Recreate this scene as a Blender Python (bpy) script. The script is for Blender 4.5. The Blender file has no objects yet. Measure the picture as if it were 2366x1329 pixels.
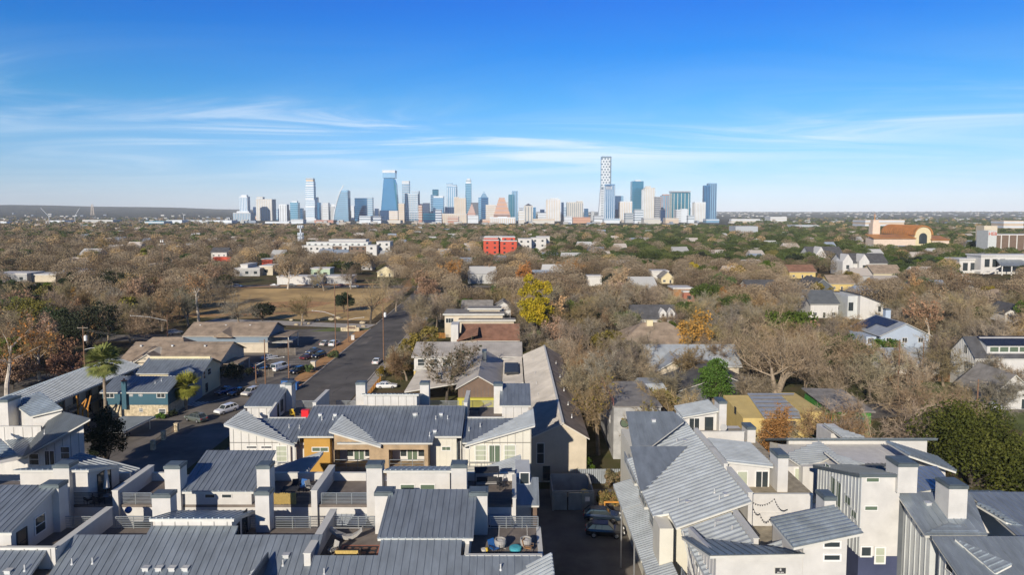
import bpy, math, random
from mathutils import Vector
R = math.radians
SC = bpy.context.scene
COL = SC.collection
random.seed(7)
# ---------------------------------------------------------------- camera model (photo pixels 2366 x 1329)
FPX, PW, PH, HORIZON, CAMZ = 1577.0, 2366.0, 1329.0, 490.0, 40.0
PITCH = R(4.2)
CY = HORIZON + FPX * math.tan(PITCH)
CAM = Vector((0, 0, CAMZ))
_c, _s = math.cos(PITCH), math.sin(PITCH)

def ray(px, py):
    u = (px - 1183.0) / FPX
    v = (CY - py) / FPX
    return Vector((u, _c + v * _s, -_s + v * _c))

def atY(px, py, Y):
    r = ray(px, py); return CAM + r * (Y / r.y)

def atZ(px, py, z=0.0):
    r = ray(px, py); return CAM + r * ((z - CAMZ) / r.z)

def atX(px, py, X):
    r = ray(px, py); return CAM + r * (X / r.x)

def onP(px, py, pl):
    p, n = pl
    r = ray(px, py); return CAM + r * ((p - CAM).dot(n) / r.dot(n))

def plane3(a, b, c):
    a, b, c = Vector(a), Vector(b), Vector(c)
    return (a, (b - a).cross(c - a).normalized())

def zoom(x, y, s):
    return lambda a, b: (x + a / s, y + b / s)

R1 = zoom(0, 880, 2.959); R2 = zoom(500, 860, 4.732); R3 = zoom(500, 1080, 4.732); R4 = zoom(960, 860, 4.732)
R5 = zoom(960, 1040, 4.598); R6 = zoom(1380, 880, 2.96); R7 = zoom(1780, 960, 3.602)
M1z = zoom(0, 660, 4.43); M2z = zoom(380, 700, 3.691); M3z = zoom(860, 620, 3.497); M4z = zoom(1380, 640, 3.691)
M5z = zoom(1840, 640, 3.692); M6z = zoom(1700, 480, 3.5526); M7z = zoom(0, 460, 3.38); M8z = zoom(600, 500, 3.38)

# ---------------------------------------------------------------- materials
MATS = {}
def nodes(name):
    m = bpy.data.materials.new(name); m.use_nodes = True
    nt = m.node_tree; b = nt.nodes['Principled BSDF']
    MATS[name] = m
    return m, nt, b

def mat(name, col, rough=0.7, metal=0.0, var=0.12, scale=0.6, bump=0.0, bscale=8.0, spec=0.3, lines=None, stretch=None):
    """colour with blotchy variation; lines=(axis, spacing, depth) gives siding grooves"""
    m, nt, b = nodes(name)
    N, L = nt.nodes, nt.links
    tc = N.new('ShaderNodeTexCoord')
    src = tc.outputs['Object']
    if stretch:
        mp = N.new('ShaderNodeMapping'); mp.inputs['Scale'].default_value = stretch
        L.new(src, mp.inputs['Vector']); nsrc = mp.outputs['Vector']
    else:
        nsrc = src
    no = N.new('ShaderNodeTexNoise'); no.inputs['Scale'].default_value = scale; no.inputs['Detail'].default_value = 5
    no.inputs['Roughness'].default_value = 0.62
    L.new(nsrc, no.inputs['Vector'])
    cr = N.new('ShaderNodeValToRGB')
    a = [max(0, c * (1 - var * 1.6)) for c in col[:3]] + [1]
    z = [min(1, c * (1 + var * 1.6)) for c in col[:3]] + [1]
    cr.color_ramp.elements[0].position = 0.3; cr.color_ramp.elements[0].color = a
    cr.color_ramp.elements[1].position = 0.7; cr.color_ramp.elements[1].color = z
    L.new(no.outputs['Fac'], cr.inputs['Fac'])
    L.new(cr.outputs['Color'], b.inputs['Base Color'])
    b.inputs['Roughness'].default_value = rough
    b.inputs['Metallic'].default_value = metal
    b.inputs['Specular IOR Level'].default_value = spec
    h = None
    if lines:
        ax, sp, dep = lines
        sx = N.new('ShaderNodeSeparateXYZ'); L.new(src, sx.inputs[0])
        mu = N.new('ShaderNodeMath'); mu.operation = 'DIVIDE'; mu.inputs[1].default_value = sp
        L.new(sx.outputs['XYZ'.index(ax)], mu.inputs[0])
        fr = N.new('ShaderNodeMath'); fr.operation = 'FRACT'; L.new(mu.outputs[0], fr.inputs[0])
        h = fr.outputs[0]
        bp = N.new('ShaderNodeBump'); bp.inputs['Strength'].default_value = dep; bp.inputs['Distance'].default_value = 0.02
        L.new(h, bp.inputs['Height']); L.new(bp.outputs[0], b.inputs['Normal'])
    elif bump:
        n2 = N.new('ShaderNodeTexNoise'); n2.inputs['Scale'].default_value = bscale; n2.inputs['Detail'].default_value = 4
        L.new(src, n2.inputs['Vector'])
        bp = N.new('ShaderNodeBump'); bp.inputs['Strength'].default_value = bump; bp.inputs['Distance'].default_value = 0.05
        L.new(n2.outputs['Fac'], bp.inputs['Height']); L.new(bp.outputs[0], b.inputs['Normal'])
    return m

def mat_leaf(name, cols, rough=0.75, scale=0.35, vary=True):
    m, nt, b = nodes(name); N, L = nt.nodes, nt.links
    tc = N.new('ShaderNodeTexCoord')
    oi = N.new('ShaderNodeObjectInfo')
    no = N.new('ShaderNodeTexNoise'); no.inputs['Scale'].default_value = scale; no.inputs['Detail'].default_value = 6
    no.inputs['Roughness'].default_value = 0.75
    ad = N.new('ShaderNodeVectorMath'); ad.operation = 'ADD'
    L.new(tc.outputs['Object'], ad.inputs[0]); L.new(oi.outputs['Location'], ad.inputs[1])
    L.new(ad.outputs[0], no.inputs['Vector'])
    cr = N.new('ShaderNodeValToRGB')
    n = len(cols)
    cr.color_ramp.elements[0].position = 0.28; cr.color_ramp.elements[0].color = list(cols[0]) + [1]
    cr.color_ramp.elements[1].position = 0.74; cr.color_ramp.elements[1].color = list(cols[-1]) + [1]
    for i in range(1, n - 1):
        e = cr.color_ramp.elements.new(0.28 + 0.46 * i / (n - 1)); e.color = list(cols[i]) + [1]
    L.new(no.outputs['Fac'], cr.inputs['Fac'])
    hs = N.new('ShaderNodeHueSaturation')
    mr = N.new('ShaderNodeMapRange'); mr.inputs['To Min'].default_value = 0.72 if vary else 1.0; mr.inputs['To Max'].default_value = 1.3 if vary else 1.05
    L.new(oi.outputs['Random'], mr.inputs['Value']); L.new(mr.outputs[0], hs.inputs['Value'])
    L.new(cr.outputs['Color'], hs.inputs['Color'])
    for k, inp, lo, hi in ((17.3, 'Hue', .482, .522), (41.9, 'Saturation', .72, 1.22)) if vary else ():
        q = N.new('ShaderNodeMath'); q.operation = 'MULTIPLY'; q.inputs[1].default_value = k; L.new(oi.outputs['Random'], q.inputs[0])
        f = N.new('ShaderNodeMath'); f.operation = 'FRACT'; L.new(q.outputs[0], f.inputs[0])
        w = N.new('ShaderNodeMapRange'); w.inputs['To Min'].default_value = lo; w.inputs['To Max'].default_value = hi; L.new(f.outputs[0], w.inputs['Value']); L.new(w.outputs[0], hs.inputs[inp])
    L.new(hs.outputs['Color'], b.inputs['Base Color'])
    b.inputs['Roughness'].default_value = rough; b.inputs['Specular IOR Level'].default_value = 0.2
    return m

def mat_glass(name, col, rough=0.08, metal=0.0, spec=0.8):
    m, nt, b = nodes(name)
    b.inputs['Base Color'].default_value = list(col) + [1]
    b.inputs['Roughness'].default_value = rough; b.inputs['Metallic'].default_value = metal
    b.inputs['Specular IOR Level'].default_value = spec
    return m

mat('membrane', (0.43, 0.40, 0.36), rough=0.8, var=0.12, scale=0.3)
mat('galv', (0.34, 0.385, 0.42), rough=0.34, metal=0.6, var=0.13, scale=0.7, stretch=(1.6, .5, 1))  # neutral metal; bluish base colour stands in for mirrored sky
mat('galv_pale', (0.34, 0.37, 0.395), rough=0.45, metal=0.15, var=0.10, scale=0.6)
mat('galv_dark', (0.17, 0.19, 0.205), rough=0.42, metal=0.55, var=0.1, scale=0.5)
mat('cap', (0.15, 0.18, 0.19), rough=0.5, metal=0.5, var=0.1, scale=1.2)
mat('joint', (0.25, 0.245, 0.23), rough=0.8)
mat('roof_dull', (0.17, 0.175, 0.165), rough=0.75, var=0.15, scale=0.4)
mat('trim', (0.56, 0.55, 0.50), rough=0.6, var=0.06)
mat('white_lap', (0.535, 0.52, 0.49), rough=0.65, var=0.06, scale=0.7, lines=('Z', 0.19, 0.35))
mat('white_panel', (0.55, 0.535, 0.505), rough=0.62, var=0.06, scale=0.8, stretch=(1.6, 1.6, .35))
mat('beige_panel', (0.60, 0.575, 0.49), rough=0.7, var=0.04, scale=0.6)
mat('batten', (0.60, 0.585, 0.54), rough=0.65, var=0.04)
mat('grey_panel', (0.50, 0.515, 0.50), rough=0.6, var=0.05, scale=0.6)
mat('ochre', (0.44, 0.25, 0.055), rough=0.7, var=0.06)
mat('stucco', (0.36, 0.265, 0.165), rough=0.85, var=0.18, scale=0.8, bump=0.3, bscale=6)
mat('brown_panel', (0.16, 0.11, 0.08), rough=0.75, var=0.1)
mat('navy_panel', (0.055, 0.065, 0.12), rough=0.6, var=0.1, lines=('Z', 0.2, 0.3))
mat('deck', (0.17, 0.145, 0.125), rough=0.8, var=0.15, scale=0.8, lines=('X', 0.16, 0.6))
mat('deck_tan', (0.30, 0.26, 0.19), rough=0.85, var=0.2, scale=1.3)
mat('rail', (0.34, 0.37, 0.38), rough=0.45, metal=0.6, var=0.08)
mat('rail_dark', (0.05, 0.055, 0.06), rough=0.5, metal=0.4, var=0.1)
mat('vent', (0.62, 0.62, 0.60), rough=0.45, metal=0.4, var=0.08)
mat('wframe', (0.70, 0.69, 0.66), rough=0.5, var=0.02)
mat('dframe', (0.04, 0.042, 0.045), rough=0.5, var=0.1)
mat_glass('glass', (0.035, 0.045, 0.05), 0.06)
mat_glass('glass_green', (0.11, 0.15, 0.105), 0.12)
mat('blind', (0.40, 0.43, 0.33), rough=0.7, var=0.05, lines=('Z', 0.06, 0.4))
mat('asphalt', (0.105, 0.097, 0.088), rough=0.9, var=0.22, scale=0.14, bump=0.15, bscale=20)
mat('asphalt_old', (0.15, 0.134, 0.116), rough=0.92, var=0.3, scale=0.12, bump=0.15, bscale=20)
mat('concrete', (0.36, 0.33, 0.29), rough=0.9, var=0.16, scale=0.5)
mat('paint_white', (0.72, 0.71, 0.68), rough=0.7, var=0.1, scale=3)
mat('paint_red', (0.42, 0.07, 0.05), rough=0.7, var=0.15, scale=3)
mat('lawn', (0.43, 0.29, 0.12), rough=0.95, var=0.35, scale=0.035, bump=0.2, bscale=3)
mat('lawn_green', (0.10, 0.12, 0.035), rough=0.95, var=0.35, scale=0.12, bump=0.2, bscale=3)
mat('dirt', (0.40, 0.22, 0.095), rough=0.95, var=0.2, scale=0.3)
mat('soil', (0.15, 0.115, 0.07), rough=0.95, var=0.4, scale=0.25)
mat('wood', (0.30, 0.165, 0.075), rough=0.8, var=0.2, scale=2.5)
mat('wood_grey', (0.24, 0.205, 0.165), rough=0.85, var=0.2, scale=1.5)
mat('wood_orange', (0.48, 0.22, 0.045), rough=0.75, var=0.15, scale=1.5)
mat('pole_wood', (0.20, 0.115, 0.07), rough=0.9, var=0.2, scale=2)
mat('shingle_brown', (0.27, 0.21, 0.155), rough=0.9, var=0.2, scale=0.5, bump=0.5, bscale=5)
mat('shingle_red', (0.20, 0.105, 0.07), rough=0.9, var=0.2, scale=0.5, bump=0.5, bscale=5)
mat('shingle_dark', (0.08, 0.08, 0.085), rough=0.9, var=0.2, scale=0.5, bump=0.5, bscale=5)
mat('shingle_grey', (0.23, 0.215, 0.195), rough=0.9, var=0.2, scale=0.5, bump=0.5, bscale=5)
mat('teal', (0.042, 0.105, 0.14), rough=0.65, var=0.06, lines=('Z', 0.2, 0.5))
mat('stone', (0.46, 0.385, 0.26), rough=0.9, var=0.3, scale=1.6, bump=0.5, bscale=2.5)
mat('cream', (0.60, 0.52, 0.33), rough=0.8, var=0.06, scale=0.6)
mat('yellow_wall', (0.55, 0.42, 0.165), rough=0.8, var=0.07, scale=0.5)
mat('lime_wall', (0.46, 0.42, 0.075), rough=0.8, var=0.08, scale=0.5)
mat('mint', (0.38, 0.47, 0.34), rough=0.8, var=0.06)
mat('blue_wall', (0.36, 0.42, 0.50), rough=0.7, var=0.04, lines=('Z', 0.2, 0.4))
mat('bluegrey_batten', (0.19, 0.24, 0.285), rough=0.7, var=0.05, lines=('X', 0.45, 0.8))
mat('green_sheath', (0.05, 0.20, 0.035), rough=0.7, var=0.15, scale=0.8)
mat('beige_wall', (0.52, 0.455, 0.35), rough=0.85, var=0.08, scale=0.5)
mat('grey_wall', (0.36, 0.36, 0.35), rough=0.75, var=0.15, scale=0.6)
mat('slate_wall', (0.10, 0.11, 0.12), rough=0.75, var=0.1)
mat('brick_red', (0.33, 0.13, 0.085), rough=0.85, var=0.2, scale=1.5)
mat('red_paint', (0.50, 0.065, 0.03), rough=0.5, var=0.08)
mat('bark', (0.27, 0.215, 0.155), rough=0.95, var=0.3, scale=1.2, bump=0.4, bscale=5)
mat('bark_pale', (0.50, 0.44, 0.37), rough=0.9, var=0.3, scale=0.8, bump=0.2, bscale=4)
mat('bark_dark', (0.085, 0.07, 0.055), rough=0.95, var=0.3, scale=1.2)
mat('rubber', (0.015, 0.015, 0.016), rough=0.8, var=0.1)
mat('steel', (0.55, 0.56, 0.57), rough=0.35, metal=0.8, var=0.06)
mat('wire', (0.09, 0.085, 0.08), rough=0.6, var=0.05)
mat('solar', (0.022, 0.028, 0.045), rough=0.2, var=0.1, spec=0.7)
mat('fabric_dark', (0.028, 0.03, 0.035), rough=0.8, var=0.1)
mat('fabric_white', (0.55, 0.53, 0.49), rough=0.85, var=0.05)
mat('wicker', (0.33, 0.32, 0.30), rough=0.7, var=0.15, scale=9)
mat('straw', (0.50, 0.36, 0.12), rough=0.9, var=0.3, scale=8, stretch=(8, 1, 0.5))
mat('teal_cushion', (0.06, 0.33, 0.40), rough=0.7, var=0.05)
mat('blue_plastic', (0.02, 0.10, 0.30), rough=0.45, var=0.05)
mat('yellow_plastic', (0.65, 0.45, 0.05), rough=0.45, var=0.06)
mat('green_plastic', (0.02, 0.24, 0.22), rough=0.45, var=0.06)
mat('red_plastic', (0.62, 0.02, 0.03), rough=0.45, var=0.05)
mat('lamp_head', (0.68, 0.68, 0.66), rough=0.5, var=0.04)

# ---------------------------------------------------------------- mesh builder
WL = {}          # world location of each object's origin
class MB:
    def __init__(s):
        s.v = []; s.f = []; s.mi = []
    def face(s, pts, m=0):
        n = len(s.v); s.v.extend([tuple(p) for p in pts]); s.f.append(tuple(range(n, n + len(pts)))); s.mi.append(m)
    def box(s, x0, x1, y0, y1, z0, z1, m=0):
        if x0 > x1: x0, x1 = x1, x0
        if y0 > y1: y0, y1 = y1, y0
        if z0 > z1: z0, z1 = z1, z0
        n = len(s.v)
        s.v += [(x0, y0, z0), (x1, y0, z0), (x1, y1, z0), (x0, y1, z0), (x0, y0, z1), (x1, y0, z1), (x1, y1, z1), (x0, y1, z1)]
        s.f += [(n, n+3, n+2, n+1), (n+4, n+5, n+6, n+7), (n, n+1, n+5, n+4), (n+1, n+2, n+6, n+5), (n+2, n+3, n+7, n+6), (n+3, n, n+4, n+7)]
        s.mi += [m] * 6
    def loft(s, a, b, m=0, caps=True):
        """prism between two polygons with the same vertex count"""
        n = len(s.v); k = len(a)
        s.v += [tuple(p) for p in a] + [tuple(p) for p in b]
        if caps:
            s.f.append(tuple(range(n + k - 1, n - 1, -1))); s.mi.append(m)
            s.f.append(tuple(range(n + k, n + 2 * k))); s.mi.append(m)
        for i in range(k):
            j = (i + 1) % k
            s.f.append((n + i, n + j, n + k + j, n + k + i)); s.mi.append(m)
    def slab(s, poly, th, m=0, up=None):
        d = up or Vector((0, 0, -th))
        s.loft([Vector(p) + d for p in poly], [Vector(p) for p in poly], m)
    def extr(s, poly, d, m=0):
        d = Vector(d); s.loft([Vector(p) for p in poly], [Vector(p) + d for p in poly], m)
    def bar(s, p, q, w, h, m=0, up=(0, 0, 1)):
        p, q, up = Vector(p), Vector(q), Vector(up)
        t = (q - p).normalized(); a = t.cross(up)
        if a.length < 1e-4: a = t.cross(Vector((1, 0, 0)))
        a.normalize(); b = a.cross(t).normalized()
        a *= w / 2; b *= h / 2
        s.loft([p - a - b, p + a - b, p + a + b, p - a + b], [q - a - b, q + a - b, q + a + b, q - a + b], m)
    def tube(s, p, q, r0, r1=None, k=6, m=0, caps=True):
        p, q = Vector(p), Vector(q); r1 = r0 if r1 is None else r1
        t = (q - p).normalized(); a = t.orthogonal().normalized(); b = t.cross(a)
        A = [p + (a * math.cos(2*math.pi*i/k) + b * math.sin(2*math.pi*i/k)) * r0 for i in range(k)]
        B = [q + (a * math.cos(2*math.pi*i/k) + b * math.sin(2*math.pi*i/k)) * r1 for i in range(k)]
        s.loft(A, B, m, caps)
    def path(s, pts, r, k=5, m=0):
        for i in range(len(pts) - 1): s.tube(pts[i], pts[i+1], r, r, k, m)
    def lathe(s, prof, c, k=12, m=0, ax=None, sy=1.0):
        """prof: list of (r, z) about vertical axis at c"""
        c = Vector(c); n = len(s.v)
        for r, z in prof:
            for i in range(k):
                t = 2 * math.pi * i / k
                s.v.append((c.x + r * math.cos(t), c.y + r * math.sin(t) * sy, c.z + z))
        for j in range(len(prof) - 1):
            for i in range(k):
                i2 = (i + 1) % k
                s.f.append((n + j*k + i, n + j*k + i2, n + (j+1)*k + i2, n + (j+1)*k + i)); s.mi.append(m)
        s.f.append(tuple(n + i for i in range(k - 1, -1, -1))); s.mi.append(m)
        s.f.append(tuple(n + (len(prof)-1)*k + i for i in range(k))); s.mi.append(m)
    def build(s, name, mats, parent=None, loc=None, smooth=False):
        if isinstance(mats, str): mats = [mats]
        o0 = Vector(WL[parent]) if parent is not None else (Vector(loc) if loc is not None else Vector((0, 0, 0)))
        me = bpy.data.meshes.new(name)
        me.from_pydata([(v[0] - o0.x, v[1] - o0.y, v[2] - o0.z) for v in s.v], [], s.f)
        for x in mats: me.materials.append(MATS[x])
        if len(mats) > 1: me.polygons.foreach_set('material_index', s.mi)
        if smooth: me.polygons.foreach_set('use_smooth', [True] * len(me.polygons))
        me.update()
        ob = bpy.data.objects.new(name, me); COL.objects.link(ob)
        if parent is not None: ob.parent = parent
        else: ob.location = o0
        WL[ob] = o0
        return ob

def tag(o, label=None, cat=None, group=None, kind=None):
    if label: o['label'] = label
    if cat: o['category'] = cat
    if group: o['group'] = group
    if kind: o['kind'] = kind
    return o

def thing(name, label, cat, loc, group=None):
    o = bpy.data.objects.new(name, None); COL.objects.link(o)
    o.location = loc; o.empty_display_size = 0.3; WL[o] = Vector(loc)
    return tag(o, label, cat, group)

KIDS = {}
def kids(o):
    return list(o.children)

def copy_tree(o, parent=None):
    c = o.copy(); COL.objects.link(c)
    if parent is not None: c.parent = parent
    WL[c] = WL.get(o, Vector((0, 0, 0)))
    for ch in kids(o): copy_tree(ch, c)
    return c

# ---------------------------------------------------------------- building helpers
def clip_rib(poly, d, n):
    """list of (a, b) segments: direction d lines with spacing handled by caller"""
    pass

def ribs(mb, poly, d, sp, w=0.05, h=0.055, m=0, inset=0.03):
    """raised seams across a planar polygon, running along direction d"""
    P = [Vector(p) for p in poly]
    n = (P[1] - P[0]).cross(P[2] - P[0]).normalized()
    if n.z < 0: n = -n
    d = Vector(d); d = (d - n * d.dot(n)).normalized()
    e = n.cross(d).normalized()
    o = P[0]
    uv = [((p - o).dot(d), (p - o).dot(e)) for p in P]
    lo, hi = min(q[1] for q in uv), max(q[1] for q in uv)
    k = lo + sp * 0.5
    while k < hi:
        xs = []
        for i in range(len(uv)):
            (u0, v0), (u1, v1) = uv[i], uv[(i + 1) % len(uv)]
            if (v0 <= k) != (v1 <= k):
                xs.append(u0 + (u1 - u0) * (k - v0) / (v1 - v0))
        xs.sort()
        for i in range(0, len(xs) - 1, 2):
            a, b = xs[i] + inset, xs[i + 1] - inset
            if b - a > 0.1:
                p, q = o + d * a + e * k + n * (h * 0.5 - 0.004), o + d * b + e * k + n * (h * 0.5 - 0.004)
                mb.bar(p, q, w, h, m, n)
        k += sp

def inset_poly(P, dist):
    c = sum((Vector(p) for p in P), Vector()) / len(P)
    out = []
    for p in P:
        p = Vector(p); v = p - c; out.append(p - v.normalized() * min(dist, v.length * 0.4))
    return out

def roof(parent, poly, d, sp=0.5, m='galv', fascia='trim', th=0.07, fth=0.20, rw=0.05, rh=0.055, name='roof'):
    mb = MB(); mb.slab(poly, th)
    if sp: ribs(mb, poly, d, sp, rw, rh)
    o = mb.build(name, m, parent)
    if fascia:
        f = MB(); P = [Vector(p) - Vector((0, 0, th + 0.003)) for p in inset_poly(poly, 0.05)]
        f.slab(P, fth); f.build('fascia', fascia, o)
    return o

def vents(parent, pts, kind='pipe', h=0.45):
    for p in pts:
        mb = MB(); p = Vector(p)
        if kind == 'pipe':
            mb.tube(p - Vector((0, 0, 0.2)), p + Vector((0, 0, h)), 0.06, 0.06, 8)
            mb.tube(p - Vector((0, 0, 0.1)), p + Vector((0, 0, 0.06)), 0.14, 0.09, 8)
            mb.build('vent_pipe', 'vent', parent)
        else:
            mb.box(p.x - 0.22, p.x + 0.22, p.y - 0.2, p.y + 0.2, p.z - 0.2, p.z + 0.16)
            mb.box(p.x - 0.27, p.x + 0.27, p.y - 0.26, p.y + 0.24, p.z + 0.163, p.z + 0.2)
            mb.build('roof_vent', 'vent', parent)

def railing(parent, p, q, h=1.05, n=7, post=1.6, m='rail', r=0.022, name='railing', toprail=0.035):
    p, q = Vector(p), Vector(q); mb = MB()
    L = (q - p).length; k = max(1, round(L / post)); up = Vector((0, 0, 1))
    for i in range(k + 1):
        a = p + (q - p) * (i / k); mb.bar(a, a + up * h, 0.06, 0.06, 0, (0, 1, 0))
    for j in range(n):
        z = 0.1 + (h - 0.1) * j / (n - 1); rr = toprail if j == n - 1 else r
        mb.bar(p + up * z, q + up * z, rr * 2, rr * 2)
    return mb.build(name, m, parent)

def chimney(parent, x0, x1, y0, y1, z0, z1, m='white_lap', cap='cap', ch=0.3):
    mb = MB(); mb.box(x0, x1, y0, y1, z0, z1); c = mb.build('chimney', m, parent)
    k = MB(); k.box(x0 - 0.06, x1 + 0.06, y0 - 0.06, y1 + 0.06, z1 + 0.003, z1 + ch)
    k.box(x0 + 0.1, x1 - 0.1, y0 + 0.1, y1 - 0.1, z1 + ch + 0.002, z1 + ch + 0.04)
    k.build('chimney_cap', cap, c)
    return c

def window(parent, c, w, h, face='-y', frame='wframe', glass='glass', mull=(1, 2), fw=0.09, name='window', dep=0.06):
    """c: centre on the wall plane; face: outward normal direction"""
    ax = {'-y': (Vector((1, 0, 0)), Vector((0, -1, 0))), '+x': (Vector((0, 1, 0)), Vector((1, 0, 0))), '-x': (Vector((0, -1, 0)), Vector((-1, 0, 0)))}[face]
    u, n = ax; v = Vector((0, 0, 1)); c = Vector(c)
    f = MB()
    def bx(mb, u0, u1, v0, v1, d0, d1):
        a = [c + u * x + v * y + n * d0 for x, y in ((u0, v0), (u1, v0), (u1, v1), (u0, v1))]
        mb.extr(a, n * (d1 - d0))
    hw, hh = w / 2, h / 2
    bx(f, -hw - fw, hw + fw, hh, hh + fw, 0.002, dep); bx(f, -hw - fw, hw + fw, -hh - fw, -hh, 0.002, dep)
    bx(f, -hw - fw, -hw, -hh + .002, hh - .002, 0.002, dep); bx(f, hw, hw + fw, -hh + .002, hh - .002, 0.002, dep)
    for i in range(1, mull[0]):
        x = -hw + w * i / mull[0]; bx(f, x - 0.035, x + 0.035, -hh + .002, hh - .002, 0.025, dep - 0.004)
    for j in range(1, mull[1]):
        y = -hh + h * j / mull[1]; bx(f, -hw + .002, hw - .002, y - 0.03, y + 0.03, 0.027, dep - 0.006)
    fo = f.build(name, frame, parent)
    g = MB(); bx(g, -hw, hw, -hh, hh, 0.004, 0.02); g.build('glass_pane', glass, fo)
    return fo

def battens(mb, x0, x1, y, zt, zb, sp=1.1, face='-y', m=0, w=0.05, d=0.03):
    """thin vertical strips on a wall; zt may be a function of the running coordinate"""
    f = zt if callable(zt) else (lambda t: zt)
    t = x0 + sp * 0.5
    while t < x1:
        if face == '-y': mb.box(t - w/2, t + w/2, y - d, y - 0.002, zb, f(t) - 0.03, m)
        elif face == '-x': mb.box(y - d, y - 0.002, t - w/2, t + w/2, zb, f(t) - 0.03, m)
        else: mb.box(y + 0.002, y + d, t - w/2, t + w/2, zb, f(t) - 0.03, m)
        t += sp
# ================================================================ foreground townhouses
def XY(px, py, Y): return atY(px, py, Y).x
def ZY(py, Y, px=1183): return atY(px, py, Y).z

def rooftop_room(parent, x0, x1, yf, yb, zf, zb, zdeck, ov=0.35, wall='white_lap', m='galv', bat=False, name='rooftop_room', sp=0.5, zfw=None):
    """single-pitch room on the roof deck; roof runs from (yf, zf) to (yb, zb)"""
    mb = MB(); zfw = zdeck if zfw is None else zfw
    s = (zb - zf) / (yb - yf)
    a, b = yf + ov, yb - ov * 0.4
    za, zb2 = zf + s * ov - 0.28, zb - s * ov * 0.4 - 0.28
    wx0, wx1 = x0 + ov, x1 - ov
    mb.loft([(wx0, a, zfw), (wx1, a, zfw), (wx1, b, zdeck), (wx0, b, zdeck)], [(wx0, a, za), (wx1, a, za), (wx1, b, zb2), (wx0, b, zb2)])
    if bat: battens(mb, wx0, wx1, a, za + 0.1, zfw, 1.05, m=1)
    o = mb.build(name, [wall, 'joint'], parent)
    roof(o, [(x0, yf, zf), (x1, yf, zf), (x1, yb, zb), (x0, yb, zb)], (0, yb - yf, zb - zf), sp, m)
    return o

def parapet(parent, x0, x1, y, z0, z1, m='white_panel', th=0.22, bat=1.05, cap='trim', name='parapet'):
    mb = MB(); mb.box(x0, x1, y, y + th, z0, z1)
    if bat: battens(mb, x0, x1, y, z1 - 0.02, z0, bat, m=1)
    o = mb.build(name, [m, 'joint'], parent)
    k = MB(); k.box(x0 - 0.03, x1 + 0.03, y - 0.05, y + th + 0.04, z1 + 0.003, z1 + 0.07); k.build('coping', cap, o)
    return o

def divider(parent, x0, x1, y0, y1, z0, za, zb=None, m='white_lap', cap='trim', name='divider_wall'):
    zb = za if zb is None else zb
    mb = MB(); mb.loft([(x0, y0, z0), (x1, y0, z0), (x1, y1, z0), (x0, y1, z0)], [(x0, y0, za), (x1, y0, za), (x1, y1, zb), (x0, y1, zb)])
    o = mb.build(name, m, parent)
    k = MB(); e = 0.05
    k.loft([(x0-e, y0-e, za+.003), (x1+e, y0-e, za+.003), (x1+e, y1+e, zb+.003), (x0-e, y1+e, zb+.003)], [(x0-e, y0-e, za+.07), (x1+e, y0-e, za+.07), (x1+e, y1+e, zb+.07), (x0-e, y1+e, zb+.07)])
    k.build('coping', cap, o)
    return o

def wing(parent, xt, xl, yf, yb, zt, zl, m='galv_pale', wall=None, zb=None, ov=0.5, sp=0.5, name='wing_roof', ybl=None):
    """roof lobe rising along X from the valley (xl) to the tip (xt); a gable wall closes its front"""
    ybl = yf + 0.05 if ybl is None else ybl
    poly = [(xl, yf, zl), (xt, yf, zt), (xt, yb, zt), (xl, ybl, zl)]
    if xt < xl: poly = [poly[1], poly[0], poly[3], poly[2]]
    o = roof(parent, poly, (xt - xl, 0, zt - zl), sp, m, rw=0.09, rh=0.18, name=name)
    if wall:
        sgn = 1 if xt > xl else -1
        w = MB(); y = yf + ov; xe = xt - sgn * ov
        k = (zt - zl) / (xt - xl)
        w.extr([(xl, y, zb), (xe, y, zb), (xe, y, zl + k * (xe - xl) - 0.3), (xl, y, zl - 0.3)], (0, 0.25, 0))
        w.box(xe - sgn * 0.24, xe, y + 0.252, yb - 0.3, zb, zl + k * (xe - xl) - 0.32)
        battens(w, min(xl, xe), max(xl, xe), y, lambda t: zl + k * (t - xl) - 0.3, zb, 0.95, m=1)
        w.build('gable_wall', [wall, 'joint'], o)
    return o

# ---------------------------------------------------------------- row A1 (nearest, seen from its street side)
DZ, RY = 12.8, 57.0
a1 = thing('townhouse_row', 'townhouse row with grey seamed roofs whose roof decks hold the egg chairs and patterned rug', 'townhouse', (-17, 50, 0), 'modern townhouse rows with metal roofs')
xR = XY(1257, 1310, 49.8); xD2 = XY(720, 1290, 51); xD1 = XY(160, 1247, 52.2); xL = -62.0
w = MB(); w.box(xL, xR - 0.3, 43.5, RY, 0, DZ - 0.25); w.build('wall', 'white_panel', a1)
d = MB(); d.box(xL, xR - 0.25, 48.5, RY, DZ - 0.246, DZ); d.build('roof_deck', 'deck', a1)
sl = 0.5
def pc(Y): return 14.45 + sl * (Y - 52.4)      # centre roof plane
def pr(Y): return 14.1 + sl * (Y - 49.8)       # right roof plane
def plf(Y): return 14.3 + sl * (Y - 50.2)      # left roof plane
YB = 43.0
roof(a1, [(xD1 + .3, YB, pc(YB)), (xD2 + 0.5, YB, pc(YB)), (xD2 + 0.5, 52.4, pc(52.4)), (-22.0, 52.4, pc(52.4)), (-22, 53.15, pc(53.15)), (-29.0, 53.15, pc(53.15)), (-29.0, 52.4, pc(52.4)), (xD1 + .3, 52.4, pc(52.4))], (0, 1, sl), 0.56, name='front_roof')
xg0, xg1 = XY(871, 1243, 51), XY(1094, 1244.5, 51)
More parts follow.
